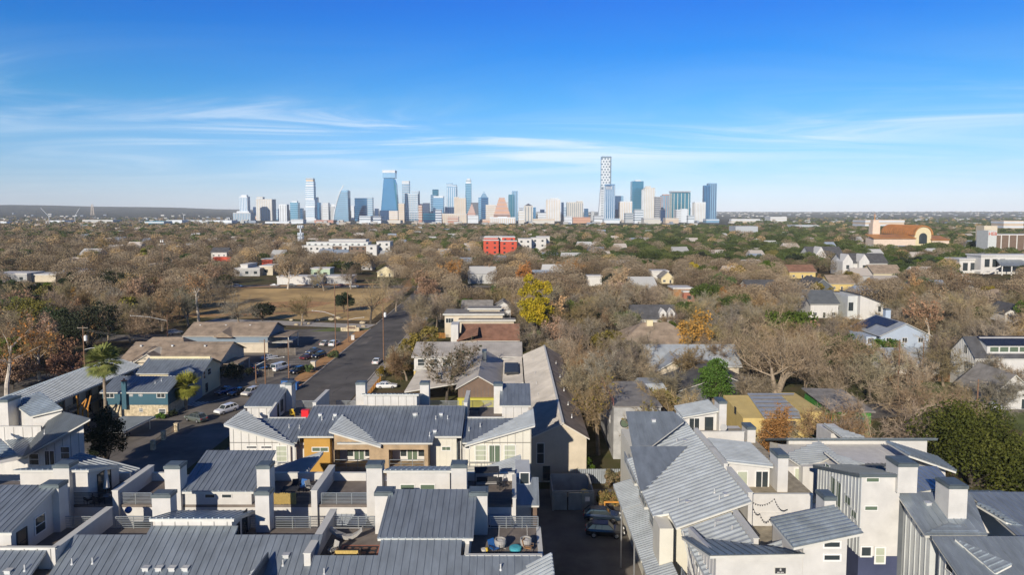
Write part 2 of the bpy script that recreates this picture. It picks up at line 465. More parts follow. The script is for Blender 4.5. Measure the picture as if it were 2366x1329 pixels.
roof(a1, [(xD2 + 0.55, YB, pr(YB)), (xR - 0.3, YB, pr(YB)), (xR - 0.3, 49.8, pr(49.8)), (xg1 - .9, 49.8, pr(49.8)), (xg1 - .9, 51.3, pr(51.3)), (xg0 + .3, 51.3, pr(51.3)), (xg0 + .3, 49.8, pr(49.8)), (xD2 + 0.55, 49.8, pr(49.8))], (0, 1, sl), 0.56, name='front_roof')
xl1 = XY(127, 1290, 50.2)
roof(a1, [(xL, YB, plf(YB)), (xl1 - 0.6, YB, plf(YB)), (xl1 - .6, 50.2, plf(50.2)), (xL, 50.2, plf(50.2))], (0, 1, sl), 0.56, name='front_roof')
# parapets in front of the decks
parapet(a1, XY(160, 1247, 52.4), XY(352, 1247, 52.4), 52.4, DZ - .5, ZY(1246, 52.4), bat=1.0)
parapet(a1, XY(526, 1247, 52.4), XY(714, 1247, 52.4), 52.4, DZ - .5, ZY(1246, 52.4), bat=1.0)
parapet(a1, XY(735, 1293, 49.8), XY(881, 1293, 49.8), 49.8, DZ - .5, ZY(1293, 49.8), bat=1.0)
parapet(a1, XY(1076, 1285, 49.8), XY(1252, 1285, 49.8), 49.8, DZ - .5, ZY(1286, 49.8), bat=1.0)
parapet(a1, XY(-20, 1268, 50.2), XY(127, 1268, 50.2), 50.2, DZ - .5, ZY(1268, 50.2), bat=1.0)
# little return curbs between the front rooms and the decks
for x, y0, y1, z in ((XY(882, 1250, 49.9), 50.05, 51.3, ZY(1293, 49.8)), (XY(1077, 1250, 49.9), 50.05, 53.0, ZY(1286, 49.8)),
                     (XY(352, 1240, 52.6), 52.63, 53.3, ZY(1246, 52.4)), (XY(528, 1240, 52.6), 52.63, 53.3, ZY(1246, 52.4))):
    divider(a1, x - 0.1, x + 0.1, y0, y1, DZ, z - 0.01, z + 0.25)
# divider walls and end wall
divider(a1, xD2 - 0.25, xD2 + 0.25, 49.9, 57.6, DZ, ZY(1176, 57.6) - 0.1)
divider(a1, xD1 - 0.25, xD1 + 0.25, 50.3, 57.6, DZ, ZY(1171, 57.6) - 0.1)
divider(a1, xR - 0.3, xR, 50.05, RY, DZ - 1, ZY(1206, 57) - 0.55, m='white_panel')
# front rooms
rooftop_room(a1, XY(343, 1199, 52.9), XY(541, 1199, 52.9), 52.9, 57.4, ZY(1199, 52.9), ZY(1180, 57.4), DZ, wall='white_panel', bat=True)
rr = rooftop_room(a1, xg0, xg1, 51.0, 56.6, ZY(1244, 51), ZY(1131, 56.6), DZ, wall='white_panel', bat=True)
lr0 = XY(27, 1231, 51.0)
lroom = rooftop_room(a1, lr0 - 7, lr0, 51.0, 56.6, ZY(1231, 51), ZY(1121, 56.6), DZ, wall='white_panel')
for (y, wd, hh, zc) in ((52.5, 1.0, 1.9, DZ + 1.0), (54.6, 1.15, 1.35, DZ + 1.5)):
    window(lroom, (lr0 - .35, y, zc), wd, hh, '+x', 'dframe' if hh > 1.5 else 'wframe')
croom_x = XY(541, 1199, 52.9) - .35
cr_ = [o for o in a1.children if o.name.startswith('rooftop_room')][0]
window(cr_, (croom_x, 54.3, DZ + 1.0), 0.7, 1.1, '+x', 'dframe'); window(cr_, (croom_x, 55.8, DZ + 1.0), 0.9, 1.9, '+x', 'dframe')
# chimneys along the back rail
chimney(a1, XY(590, 1190, 56.2), XY(622.5, 1190, 56.2), 56.2, 57.3, DZ - .3, ZY(1146, 56.2))
chimney(a1, XY(351, 1160, 56.2), XY(393.5, 1160, 56.2), 56.2, 57.3, DZ - .3, ZY(1152, 56.2))
chimney(a1, XY(95, 1170, 56.2), XY(137, 1170, 56.2), 56.2, 57.4, DZ - .3, ZY(1130, 56.2))
chimney(a1, XY(866, 1160, 55.9), XY(907, 1160, 55.9), 55.9, 57.2, DZ - .3, ZY(1147, 55.9))
chimney(a1, XY(1085, 1180, 55.7), XY(1126, 1180, 55.7), 55.7, 57.0, DZ - .3, ZY(1147, 55.7))
# back rails
def rl(p0, p1, Y, z, **k): return railing(a1, (XY(p0, 1240, Y), Y, z), (XY(p1, 1240, Y), Y, z), **k)
rl(146, 235, RY - .1, DZ); rl(269, 351, RY - .1, DZ); rl(635, 718, RY - .1, DZ); rl(754, 866, RY - .1, DZ); rl(1133, 1243, RY - .1, DZ); rl(579, 593, RY - .1, DZ)
# low wings on the front roof
wing(a1, XY(1276, 1278, 49), XY(1180, 1318, 49), 44.0, 49.0, ZY(1278, 49), ZY(1322, 49) - .2, ybl=48.6)
wing(a1, XY(622, 1291, 50.4), XY(520, 1350, 48), 44.0, 50.4, ZY(1291, 50.4), 12.0, ybl=47.5)
g = MB(); xt = XY(622, 1291, 50.4); g.loft([(xt - .1, 44, 9), (xt, 44, 9), (xt, 50.3, 12.8), (xt - .1, 50.3, 12.8)], [(xt - .1, 44, 14.1), (xt, 44, 14.1), (xt, 50.3, 14.1), (xt - .1, 50.3, 14.1)])
g.build('gable_wall', 'galv_dark', a1)  # darker metal here imitates the shade on this end face
zc = lambda px, py, f: onP(px, py, plane3((0, 50, f(50)), (1, 50, f(50)), (0, 51, f(51))))
vents(a1, [zc(*R1(493, 1255), pc), zc(*R1(633, 1250), pc), zc(*R3(728, 1075), pc), zc(*R5(905, 1275), pr), zc(*R1(170, 1300), plf), zc(*R3(1180, 1170), pr)])
vents(a1, [zc(*R1(x, 1290), pc) for x in (1000, 1090, 1180, 1270)] + [zc(*R3(765, 975), pc), zc(*R1(60, 1310), plf)], 'box')

# ---------------------------------------------------------------- row A2 (its back faces row A1 across the alley)
D2, FY, BY = 13.1, 61.0, 66.6
a2 = thing('townhouse_row', 'townhouse row whose roof decks hold the bamboo screen and the folded cream parasol', 'townhouse', (-17, 64, 0), 'modern townhouse rows with metal roofs')
x2R = XY(1192, 1150, FY)
w = MB(); w.box(-60, x2R, FY, 75.2, 0, 9.8); w.box(-60, x2R - .002, FY + .002, BY + .2, 9.802, D2 - .25); w.build('wall', 'white_lap', a2)
d = MB(); d.box(-60, x2R - .1, FY + 0.01, BY, D2 - .246, D2); d.build('roof_deck', 'deck', a2)
# front slope falls away to the far side
roof(a2, [(-60, 75.8, 10.1), (x2R + .3, 75.8, 10.1), (x2R + .3, BY + .25, 13.0), (-60, BY + .25, 13.0)], (0, 1, -.3), 0.5, name='front_roof')
lf0, lf1 = XY(410, 1136, 60.7), XY(586, 1136, 60.7)
pop = rooftop_room(a2, lf0, lf1, 60.7, 66.8, ZY(1136, 60.7), ZY(1041, 66.8), D2, zfw=9)
for px in (485, 524): window(pop, (XY(px, 1141, 61.05), 61.05, ZY(1142, 61.05) - .2), 0.85, 0.3, '-y', mull=(1, 1), fw=.05)
pop2 = rooftop_room(a2, XY(883, 1087, 60.8), XY(1047, 1087, 60.8), 60.8, 66.2, ZY(1087, 60.8), ZY(1078, 66.2), D2, zfw=9)
for a, b in ((926, 957), (972, 1004)):
    p = atY((a + b) / 2, 1126, 61.15); window(pop2, p, XY(b, 1126, 61.15) - XY(a, 1126, 61.15), 0.42, '-y', mull=(1, 1), fw=.06, glass='glass_green')
pop3 = rooftop_room(a2, XY(30, 1086, 60.8), XY(205, 1086, 60.8), 60.8, 66.2, ZY(1086, 60.8), ZY(1075, 66.2), D2, zfw=9)
window(pop3, (XY(205, 1086, 60.8) - .35, 63.6, D2 + 1.1), 2.0, 2.1, '+x', 'dframe', mull=(2, 1))
for a, b, t in ((380, 416, 1085), (593, 623, 1085), (846.6, 882.5, 1083), (1042.5, 1078, 1083), (123, 160, 1083)):
    chimney(a2, XY(a, 1100, 60.6), XY(b, 1100, 60.6), 60.6, 61.9, 9.5, ZY(t, 60.6))
chimney(a2, XY(1098, 1100, 70), XY(1112, 1100, 70), 69.2, 70.2, 11, 12.2)
for px0, px1 in ((263.6, 277), (721, 734.6)):
    divider(a2, XY(px0, 1140, FY), XY(px1, 1140, FY), FY - .3, BY + .4, 9, ZY(1132.5, FY))
divider(a2, x2R - .3, x2R, FY - .1, BY + .2, 9, ZY(1180, FY) + 1.15, m='white_lap')
zt = ZY(1095, BY)
for a, b in ((341, 420), (629, 768), (770, 846), (1076, 1189), (195, 300)):
    mb = MB(); mb.box(XY(a, 1110, BY), XY(b, 1110, BY), BY, BY + .25, D2 - 1, zt); o = mb.build('back_parapet', 'white_lap', a2)
    k = MB(); k.box(XY(a, 1110, BY), XY(b, 1110, BY), BY - .04, BY + .29, zt + .003, zt + .07); k.build('coping', 'trim', o)
def rl2(p0, p1, z=D2, dark=False): return railing(a2, (XY(p0, 1170, FY + .15), FY + .15, z), (XY(p1, 1170, FY + .15), FY + .15, z), m='rail_dark' if dark else 'rail', n=8)
rl2(277, 351); rl2(168, 262, dark=True); rl2(743, 848); rl2(632, 720, dark=True); rl2(1126, 1186, dark=True); rl2(395, 418)
rooftop_room(a2, -66, -52.0, 60.9, 66.5, 20.4, 20.0, D2, zfw=9)  # out-of-view room, added to cast shade on the tall white gable wall
# wings of the far front roof that peek above the parapets
def wing2(tipF, tipB, low, Yf, Yb, flip=False):
    xt = XY(*tipF, Yf); xl = XY(*low, (Yf + Yb) / 2)
    return wing(a2, xt, xl, Yb, Yf, ZY(tipF[1], Yf), ZY(low[1], Yb) - 0.1, ybl=Yf)
def rawwing(pts, d, wallx=None):
    P = [Vector(p) for p in pts]
    return roof(a2, P, d, 0.5, rw=.09, rh=.18, name='wing_roof')
def wing_px(pA, yA, pB, yB, pC, yC, d):
    A, B, Cc = atY(*pA, yA), atY(*pB, yB), atY(*pC, yC)
    return rawwing([A, B, Cc], d)
xt, xl = XY(748, 1044, 75.6), XY(631, 1083, 75.6)
wing(a2, xt, xl, 75.6, 68.5, ZY(1044, 75.6), ZY(1084, 75.6), ybl=68.5)
xt, xl = XY(1204, 1054, 75.6), XY(1097, 1089, 75.6)
wing(a2, xt, xl, 75.6, 69.8, ZY(1054, 75.6), ZY(1090, 75.6), ybl=69.8)
xt, xl = XY(184, 1047, 75.6), XY(326, 1083, 75.6)
wing(a2, xt, xl, 75.6, 68.8, ZY(1047, 75.6), ZY(1084, 75.6), ybl=68.8)
# alley awnings over the ground doors
for a, b, y in ((758, 846, 1212), (1128, 1181, 1210)):
    X0, X1 = XY(a, y, 60), XY(b, y, 60); z = ZY(1213, 59.8)
    roof(a2, [(X0, 59.8, z), (X1, 59.8, z), (X1, 60.98, z + .45), (X0, 60.98, z + .45)], (0, 1.2, .45), .45, m='galv_pale', fascia='dframe', name='awning')
window(a2, (XY(960, 1230, FY), FY, ZY(1228, FY)), 1.6, 1.6, '-y')
window(a2, (XY(660, 1225, FY), FY, ZY(1222, FY)), 1.7, 1.5, '-y')
window(a2, (XY(330, 1225, FY), FY, ZY(1224, FY)), 1.7, 1.5, '-y')
# entrance bay and porch on the right end
p0, p1 = XY(1192, 1140, 66), XY(1224, 1140, 66)
mb = MB(); mb.box(x2R + .002, XY(1246, 1230, 66), 66.0, 72, 0, 4.6); mb.build('entry_wall', 'brown_panel', a2)
mb = MB(); mb.box(x2R + .002, XY(1227, 1140, 66), 66.6, 73, 4.602, 12.9); e = mb.build('entry_bay', 'grey_panel', a2)
window(e, atY(1212, 1106, 66.6), 0.85, 1.1, '-y', mull=(1, 1))
Z0 = ZY(1167, 65)
roof(a2, [(x2R + .05, 64.9, Z0), (XY(1246, 1167, 65), 64.9, Z0), (XY(1246, 1167, 65), 67.2, Z0 + 1.9), (x2R + .05, 67.2, Z0 + 1.9)], (0, 1.2, 1), .42, name='porch_roof')
mb = MB(); mb.box(x2R + .6, x2R + 1.55, 65.94, 65.996, 1.6, 4.0); mb.build('entry_door', 'dframe', a2)
mb = MB(); mb.box(x2R + 1.7, x2R + 2.1, 65.2, 65.6, 0, Z0 - .25); mb.build('porch_post', 'brown_panel', a2)

# ---------------------------------------------------------------- row B (across the driveway)
DB = 11.5
b = thing('townhouse_row', 'townhouse row with one ochre bay, brown stucco balconies and butterfly metal roofs', 'townhouse', (-15, 86, 0), 'modern townhouse rows with metal roofs')
sb = 0.25
def pb(Y): return 11.9 + sb * (Y - 81.5)
def pb2(Y): return 11.15 + sb * (Y - 81.5)
xbl, xbr = XY(536, 1060, 83), XY(1224, 1060, 83)
w = MB(); w.box(xbl, xbr, 84.6, 98, 0, 11.0); w.build('wall', 'white_panel', b)
d = MB(); d.box(xbl, xbr, 90.3, 98, 11.25, DB); d.box(xbl + .01, xbr - .01, 90.31, 97.99, 11.002, 11.248); d.build('roof_deck', 'deck', b)
xc0, xc1 = XY(687, 1018, 82.9), XY(1067, 1017, 82.9)
xm0, xm1 = XY(778, 1034, 81.5), XY(1000, 1034, 81.5)
roof(b, [(xc0, 82.9, pb(82.9)), (xm0, 82.9, pb(82.9)), (xm0, 81.5, pb(81.5)), (xm1, 81.5, pb(81.5)), (xm1, 82.9, pb(82.9)), (xc1, 82.9, pb(82.9)), (xc1, 90, pb(90)), (xc0, 90, pb(90))], (0, 1, sb), 0.5, name='front_roof')
xw1 = XY(682, 1030, 82.5); xw2 = XY(1075, 1029, 82.5)
tl = XY(518, 981, 82.5)
roof(b, [(tl + .5, 82.8, pb2(82.8)), (xc0 - .05, 82.8, pb2(82.8)), (xc0 - .05, 88.3, pb2(88.3)), (tl + .5, 88.3, pb2(88.3))], (0, 1, sb), .5, name='side_roof')
tr = XY(1236.8, 982, 82.5)
roof(b, [(xc1 + .05, 82.8, pb2(82.8)), (tr - .5, 82.8, pb2(82.8)), (tr - .5, 88.3, pb2(88.3)), (xc1 + .05, 88.3, pb2(88.3))], (0, 1, sb), .5, name='side_roof')
# side walls of the higher middle roof
for x in (xc0 + .08, xc1 - .08):
    mb = MB(); mb.loft([(x - .05, 83.4, 10.5), (x + .05, 83.4, 10.5), (x + .05, 90, 11), (x - .05, 90, 11)], [(x - .05, 83.4, pb(83.4) - .3), (x + .05, 83.4, pb(83.4) - .3), (x + .05, 90, pb(90) - .3), (x - .05, 90, pb(90) - .3)]); mb.build('cheek_wall', 'galv_dark', b)
# parapets
parapet(b, XY(728, 945, 90), XY(845, 945, 90), 90.0, DB, ZY(939.5, 90), bat=0, th=.3)
parapet(b, XY(949, 945, 90), XY(1063.5, 945, 90), 90.0, DB, ZY(940, 90), bat=0, th=.3)
parapet(b, XY(620, 972, 88.3), XY(706, 972, 88.3), 88.3, DB - .3, ZY(966.5, 88.3), bat=1.0)
parapet(b, XY(1077, 970, 88.3), XY(1163, 970, 88.3), 88.3, DB - .3, ZY(965.5, 88.3), bat=1.0)
divider(b, xc0 - .2, xc0 + .25, 90.3, 97.0, DB - .2, pb(90) + .3, pb(90) + .3)
divider(b, xc1 - .25, xc1 + .2, 90.3, 96.5, DB - .2, pb(90) + .3, pb(90) + .3)
divider(b, XY(620, 968, 88.4) - .1, XY(620, 968, 88.4) + .1, 88.55, 91.5, DB, 13.3, 14.0)
# rooms on the deck
pl_ = rooftop_room(b, XY(563, 939, 91), XY(637, 939, 91), 91.0, 97.0, ZY(939, 91), ZY(888, 97), DB, wall='white_panel', bat=True)
xq = XY(637, 939, 91) - .35
window(pl_, (xq, 92.6, DB + 1.1), 1.0, 2.0, '+x', 'dframe', mull=(1, 1)); window(pl_, (xq, 94.4, DB + 1.3), 0.9, 1.5, '+x', 'dframe')
rooftop_room(b, XY(833, 911, 91), XY(968, 911, 91), 91.0, 96.5, ZY(911, 91), ZY(911, 91) - 1.4, DB, wall='white_panel', bat=True)
rooftop_room(b, XY(1154, 937, 91), XY(1227, 937, 91), 91.0, 97.0, ZY(937, 91), ZY(886, 97), DB, wall='white_panel', bat=True)
chimney(b, XY(660, 920, 95.8), XY(674, 920, 95.8), 95.8, 97.6, DB - .5, ZY(891, 95.8))
mb = MB(); mb.box(XY(648, 900, 96.4), XY(660, 900, 96.4), 96.2, 97.6, DB, ZY(891, 95.8)); mb.build('chimney_base', 'white_lap', b)
for a, c, t in ((822.5, 844, 890), (970.5, 991, 890), (1141, 1161, 893)):
    chimney(b, XY(a, 920, 94.8), XY(c, 920, 94.8), 94.8, 96.2, DB - .5, ZY(t, 94.8))
for a, c in ((676, 728), (778, 822), (992, 1060), (1068, 1141)):
    railing(b, (XY(a, 960, 97.6), 97.6, DB), (XY(c, 960, 97.6), 97.6, DB), n=8)
# wing roofs and the walls under them
wing(b, tl, xw1, 82.3, 88.6, ZY(981, 82.3), ZY(1030, 82.3), wall='batten', zb=0)
wing(b, tr, xw2, 82.3, 89.2, ZY(982.5, 82.3), ZY(1029, 82.3), wall='beige_panel', zb=0)
xs1, xs0 = XY(880, 1032, 81.0), XY(759, 996, 81.0)
wing(b, xs0, xs1, 81.0, 87.4, ZY(996, 81.0), ZY(1032, 81.0), ybl=81.6)
mb = MB()
k_ = (ZY(996, 81) - ZY(1032, 81)) / (xs0 - xs1)
zz = lambda x: min(pb(81.5) - .32, 99) if x > xs1 else ZY(1032, 81) + k_ * (x - xs1) - .3
def px8(p): return XY(p, 1060, 81.5)
# stucco front with two balcony recesses
xa, xb_, xc_, xd, xe_, xf = px8(764), px8(771), px8(853), px8(898), px8(980), px8(989)
zrec, zfl = ZY(1040.5, 81.5), 8.6
def wallpiece(m, x0, x1, z0, z1f, y0=81.6, y1=84.5): m.loft([(x0, y0, z0), (x1, y0, z0), (x1, y1, z0), (x0, y1, z0)], [(x0, y0, z1f(x0)), (x1, y0, z1f(x1)), (x1, y1, z1f(x1)), (x0, y1, z1f(x0))])
zcap = lambda x: min(pb(81.5) - .32, 99)
sw = MB()
def zs(x): return (ZY(1032, 81) + k_ * (x - xs1) - .3) if x < xs1 else pb(81.5) - .34
wallpiece(sw, xs0 + .5, xb_, 0, zs); wallpiece(sw, xc_, xd, 0, zs); wallpiece(sw, xe_, xf, 0, zs)
wallpiece(sw, xb_, xc_, zrec, zs); wallpiece(sw, xd, xe_, zrec, lambda x: pb(81.5) - .34)
wallpiece(sw, xb_, xc_, 0, lambda x: zfl - .001); wallpiece(sw, xd, xe_, 0, lambda x: zfl - .001)
sw.build('stucco_wall', 'stucco', b)
for x0, x1 in ((xb_, xc_), (xd, xe_)):
    railing(b, (x0 + .05, 81.75, zfl), (x1 - .05, 81.75, zfl), n=3)
    wd = (x1 - x0)
    mb = MB(); mb.box(x0 + .01, x1 - .01, 84.2, 84.49, zfl, zrec - .01); bw = mb.build('balcony_wall', 'white_panel', b)
    window(bw, (x0 + wd * .32, 84.2, zfl + 1.45), .75, 1.7, '-y'); window(bw, (x0 + wd * .84, 84.2, zfl + 1.45), .75, 1.7, '-y')
    window(bw, (x0 + wd * .58, 84.2, zfl + 1.2), 1.2, 2.2, '-y', glass='glass_green', mull=(2, 1), name='glazed_door')
# ochre bay
ox0, ox1 = XY(703, 1060, 83.6), XY(763, 1060, 83.6)
mb = MB(); mb.box(ox0, ox1, 83.6, 84.55, 0, pb(82.9) - .3); oc = mb.build('ochre_wall', 'ochre', b)
window(oc, atY(740, 1039, 83.6), 1.95, .45, '-y', mull=(2, 1), glass='glass_green')
mb = MB(); mb.box(xw1 - .9, ox0 - .02, 84.0, 84.56, 0, 11.0); sw2 = mb.build('side_wall', 'white_panel', b)
window(sw2, atY(682, 1034, 84.0), .55, .5, '-y', mull=(1, 1), glass='glass_green')
mb = MB(); mb.box(xf + .02, XY(1055, 1060, 83.6), 83.6, 84.56, 0, pb(82.9) - .3); battens(mb, xf, XY(1055, 1060, 83.6), 83.6, pb(82.9) - .35, 0, .8)
bw2 = mb.build('beige_wall', 'beige_panel', b); window(bw2, atY(1031, 1037, 83.6), 1.0, .42, '-y', mull=(1, 1), glass='glass_green')
def fwin(px, py, wpx, hpx, Y=82.8, **k):
    return window(b, atY(px, py, Y), wpx * Y / FPX, hpx * Y / FPX, '-y', **k)
for px in (1111, 1178): fwin(px, 1047, 25, 36, mull=(1, 3), glass='blind')
fwin(1143, 1049, 25, 40, mull=(2, 1), glass='glass_green', name='french_door'); fwin(1080, 1034, 10, 5, mull=(1, 1))
fwin(651, 1049, 24, 36, mull=(1, 3), glass='blind'); fwin(582, 1034, 24, 4, mull=(1, 1)); fwin(616, 1034, 24, 4, mull=(1, 1)); fwin(616, 1056, 24, 30, mull=(2, 1), name='french_door', glass='glass_green')
fwin(582, 1054, 24, 24, glass='blind')
railing(b, (XY(1072, 1070, 81.2), 81.2, 8.5), (XY(1180, 1070, 81.2), 81.2, 8.5), n=3); railing(b, (XY(620, 1070, 81.2), 81.2, 8.5), (XY(670, 1070, 81.2), 81.2, 8.5), n=3)
mb = MB(); mb.box(XY(1072, 1070, 81.1), XY(1182, 1070, 81.1), 81.1, 82.78, 8.2, 8.45); mb.build('balcony', 'trim', b)
mb = MB(); mb.tube((XY(673, 1060, 82.7), 82.6, 2), (XY(673, 1060, 82.7), 82.6, 11.2), .07); mb.build('downspout', 'brown_panel', b)
mb = MB(); mb.tube((XY(1057, 1060, 83.4), 83.4, 2), (XY(1057, 1060, 83.4), 83.4, 11.2), .08); mb.build('downspout', 'cap', b)
zb_ = lambda p, f=pb: onP(p[0], p[1], plane3((0, 84, f(84)), (1, 84, f(84)), (0, 85, f(85))))
vents(b, [zb_(R2(1137, 470)), zb_(R2(1300, 472)), zb_(R2(2168, 468)), zb_(R4(280, 465)), zb_(R4(213, 650)), zb_(R4(5, 465))], 'box')
vents(b, [zb_(R2(1155, 525)), zb_(R2(1275, 520)), zb_(R2(2332, 700)), zb_(R4(223, 515)), zb_(R4(352, 510)), zb_(R4(157, 695)), zb_(R2(795, 605), pb2), zb_(R2(908, 615), pb2), zb_(R4(586, 640), pb2), zb_(R4(708, 595), pb2)])

# ---------------------------------------------------------------- building left of row A2 (front seen, sloped tower roof)
lb = thing('townhouse_row', 'townhouse with a tall white gable wall and rising grey roof beside the dark juniper', 'townhouse', (-52, 84, 0), 'modern townhouse rows with metal roofs')
Yf = 82.0
gx1, gx0 = XY(195, 1030, Yf), XY(20, 1060, Yf)
ztip, zlow = ZY(966, Yf), ZY(1058, Yf)
# big grey roof plane rising to the right
P_ = [atY(*R1(150, 525), 81.2), atY(*R1(618, 258), 81.2)]
plB = plane3(P_[0], P_[1], atY(*R1(430, 210), 90))
P_ += [onP(*R1(430, 210), plB), onP(*R1(330, 270), plB), onP(*R1(195, 440), plB)]
roof(lb, P_, (P_[1].x - P_[0].x, 0, P_[1].z - P_[0].z), .5, m='galv_dark', name='wing_roof')
bx_ = P_[2].x - .6; w = MB(); w.loft([(-70, Yf, 0), (gx1, Yf, 0), (gx1, Yf, P_[1].z - .7), (P_[0].x, Yf, P_[0].z - .45), (-70, Yf, P_[0].z - 2.5)], [(-70, 89.3, 0), (bx_, 89.3, 0), (bx_, 89.3, P_[2].z - 1.2), (bx_ - 4, 89.3, P_[2].z - 3.6), (-70, 89.3, P_[0].z - 2.5)]); battens(w, P_[0].x, gx1, Yf, lambda t: P_[0].z + (P_[1].z - P_[0].z) * (t - P_[0].x) / (P_[1].x - P_[0].x) - .5, 0, 1.0, m=1)
lw = w.build('wall', ['white_panel', 'joint'], lb)
for px, py, wp, hp in ((79, 1062, 22, 26), (151, 1047, 20, 28)): window(lw, atY(px, py, Yf), wp * Yf / FPX, hp * Yf / FPX, '-y', mull=(1, 2))
window(lw, atY(115, 1059, Yf), 22 * Yf / FPX, 34 * Yf / FPX, '-y', mull=(2, 1), name='french_door')
# left lower ribbed roofs
plQ = plane3(atY(*R1(-60, 545), 78.5), atY(*R1(122, 505), 78.5), atY(*R1(-60, 370), 84))
roof(lb, [onP(*R1(-60, 545), plQ), onP(*R1(122, 505), plQ), onP(*R1(0, 395), plQ), onP(*R1(-60, 345), plQ)], (1, 0, -.3), .5, name='side_roof', rw=.08, rh=.16)
plQ = plane3(atY(*R1(20, 378), 88.5), atY(*R1(250, 352), 88.5), atY(*R1(140, 520), 81.6))
roof(lb, [onP(*R1(120, 512), plQ), onP(*R1(160, 515), plQ), onP(*R1(255, 352), plQ), onP(*R1(10, 378), plQ)], (0, 1, .2), .5, name='valley_roof')
# penthouse
pz = [atY(*R1(205, 243), 89), atY(*R1(428, 190), 89), atY(*R1(275, 75), 95), atY(*R1(75, 145), 95)]
pl0 = plane3(pz[0], pz[1], pz[3])
pz[2] = onP(*R1(275, 75), pl0)
ph = roof(lb, [pz[0], pz[1], pz[2], pz[3]], pz[1] - pz[0], .55, name='penthouse_roof', rw=.09, rh=.08)
w = MB()
A0, A1 = pz[0] + Vector((.1, .5, -.4)), pz[3] + Vector((.15, 0, -.4)); B0 = pz[1] + Vector((-.5, .5, -.4)); B1 = pz[2] + Vector((-.5, 0, -.4))
w.loft([(A0.x, A0.y, 8), (B0.x, B0.y, 8), (B1.x, B1.y, 8), (A1.x, A1.y, 8)], [A0, B0, B1, A1]); pw = w.build('penthouse_wall', 'white_lap', lb)
chimney(lb, XY(4, 930, 92), XY(30, 930, 92), 91, 93.5, 8, ZY(926, 92))
parapet(lb, XY(0, 1000, 87), XY(95, 1000, 87), 87, 9, ZY(987, 87), bat=1.2)
vents(lb, [atY(*R1(305, 355), 84) - Vector((0, 0, .1))])
# ---------------------------------------------------------------- building C (right, long axis towards the camera)
c = thing('townhouse_row', 'townhouse row with broad pale ribbed roof and the number 8 sign on its end wall', 'townhouse', (18, 66, 0), 'modern townhouse rows with metal roofs')
e1 = atY(*R6(540, 1005), 58); e2 = atY(*R6(1055, 825), 58)
sC = (e2.z - e1.z) / (e2.x - e1.x)
def zC(x, d=0): return e1.z + sC * (x - e1.x) - d
plC = plane3(e1, e2, (e1.x, 60, e1.z))
def pC(p, d=0): return onP(p[0], p[1], (plC[0] - Vector((0, 0, d)), plC[1]))
main = [pC(R6(540, 1005)), pC(R6(1055, 825)), pC(R6(870, 620)), pC(R6(760, 480)), pC(R6(650, 360)), pC(R6(372, 445)), pC(R6(300, 730)), pC(R6(380, 925)), pC(R6(480, 897))]
xe = min(main[6].x, main[7].x); xr = max(main[1].x, main[2].x, main[4].x)
mainP = [Vector((e1.x, 58, e1.z)), Vector((xr, 58, zC(xr))), Vector((xr, 76, zC(xr))), Vector((xe, 76, zC(xe))), Vector((xe, main[7].y, zC(xe))), Vector((e1.x, main[7].y - .5, e1.z))]
roof(c, mainP, (1, 0, sC), .68, m='galv_pale', rw=.11, rh=.2, name='main_roof')
w = MB(); w.box(xe + 1.3, xr - .2, 60.9, 88, 0, zC(xe) - .4)
w.loft([(xe + 1.3, 60.95, zC(xe) - .398), (xr - .2, 60.95, zC(xe) - .398), (xr - .2, 76, zC(xe) - .398), (xe + 1.3, 76, zC(xe) - .398)], [(xe + 1.3, 60.95, zC(xe + 1.3) - .35), (xr - .2, 60.95, zC(xr - .2) - .35), (xr - .2, 76, zC(xr - .2) - .35), (xe + 1.3, 76, zC(xe + 1.3) - .35)])
w.build('wall', 'beige_panel', c)
# left cream bay under the front corner of the roof
mb = MB(); mb.box(XY(*R6(428, 960), 58.8), XY(*R6(522, 990), 58.8), 58.8, 61.5, 0, zC(e1.x) - .5); mb.build('bay_wall', 'beige_panel', c)
# wing roofs (far pair) sloping towards the camera
T0, T1 = atY(1456, 1032, 73.1), atY(1588, 1032, 73.1)
T1.z = T0.z; low = Vector((xe - .15, 66.6, zC(xe) + .15))
wr = roof(c, [low + Vector((0, 0, .02)), Vector((xe + .6, 66.9, zC(xe + .6) + .12)), T1, T0], (0, 1, .27), .6, m='galv', name='wing_roof')
S0, S1 = atY(1446, 951, 80), atY(1556, 950, 80); S1.z = S0.z
S2 = atY(1461, 1032, 74.6)
plS = plane3(S0, S1, S2)
roof(c, [S2, onP(*R6(370, 445), plS), onP(*R6(595, 275), plS), S1, S0], S0 - S2, .6, m='galv', name='wing_roof')
gapP = [pC(R6(372, 443)), pC(R6(650, 358)), pC(R6(560, 300)), pC(R6(495, 340))]
gp = [Vector((xe + 2.5, 76.05, zC(xe + 2.5))), Vector((xr, 76.05, zC(xr))), Vector((xr, 84, zC(xr))), Vector((xe + 2.5, 84, zC(xe + 2.5)))]
roof(c, gp, (1, 0, sC), .68, m='galv_pale', rw=.11, rh=.2, name='main_roof')
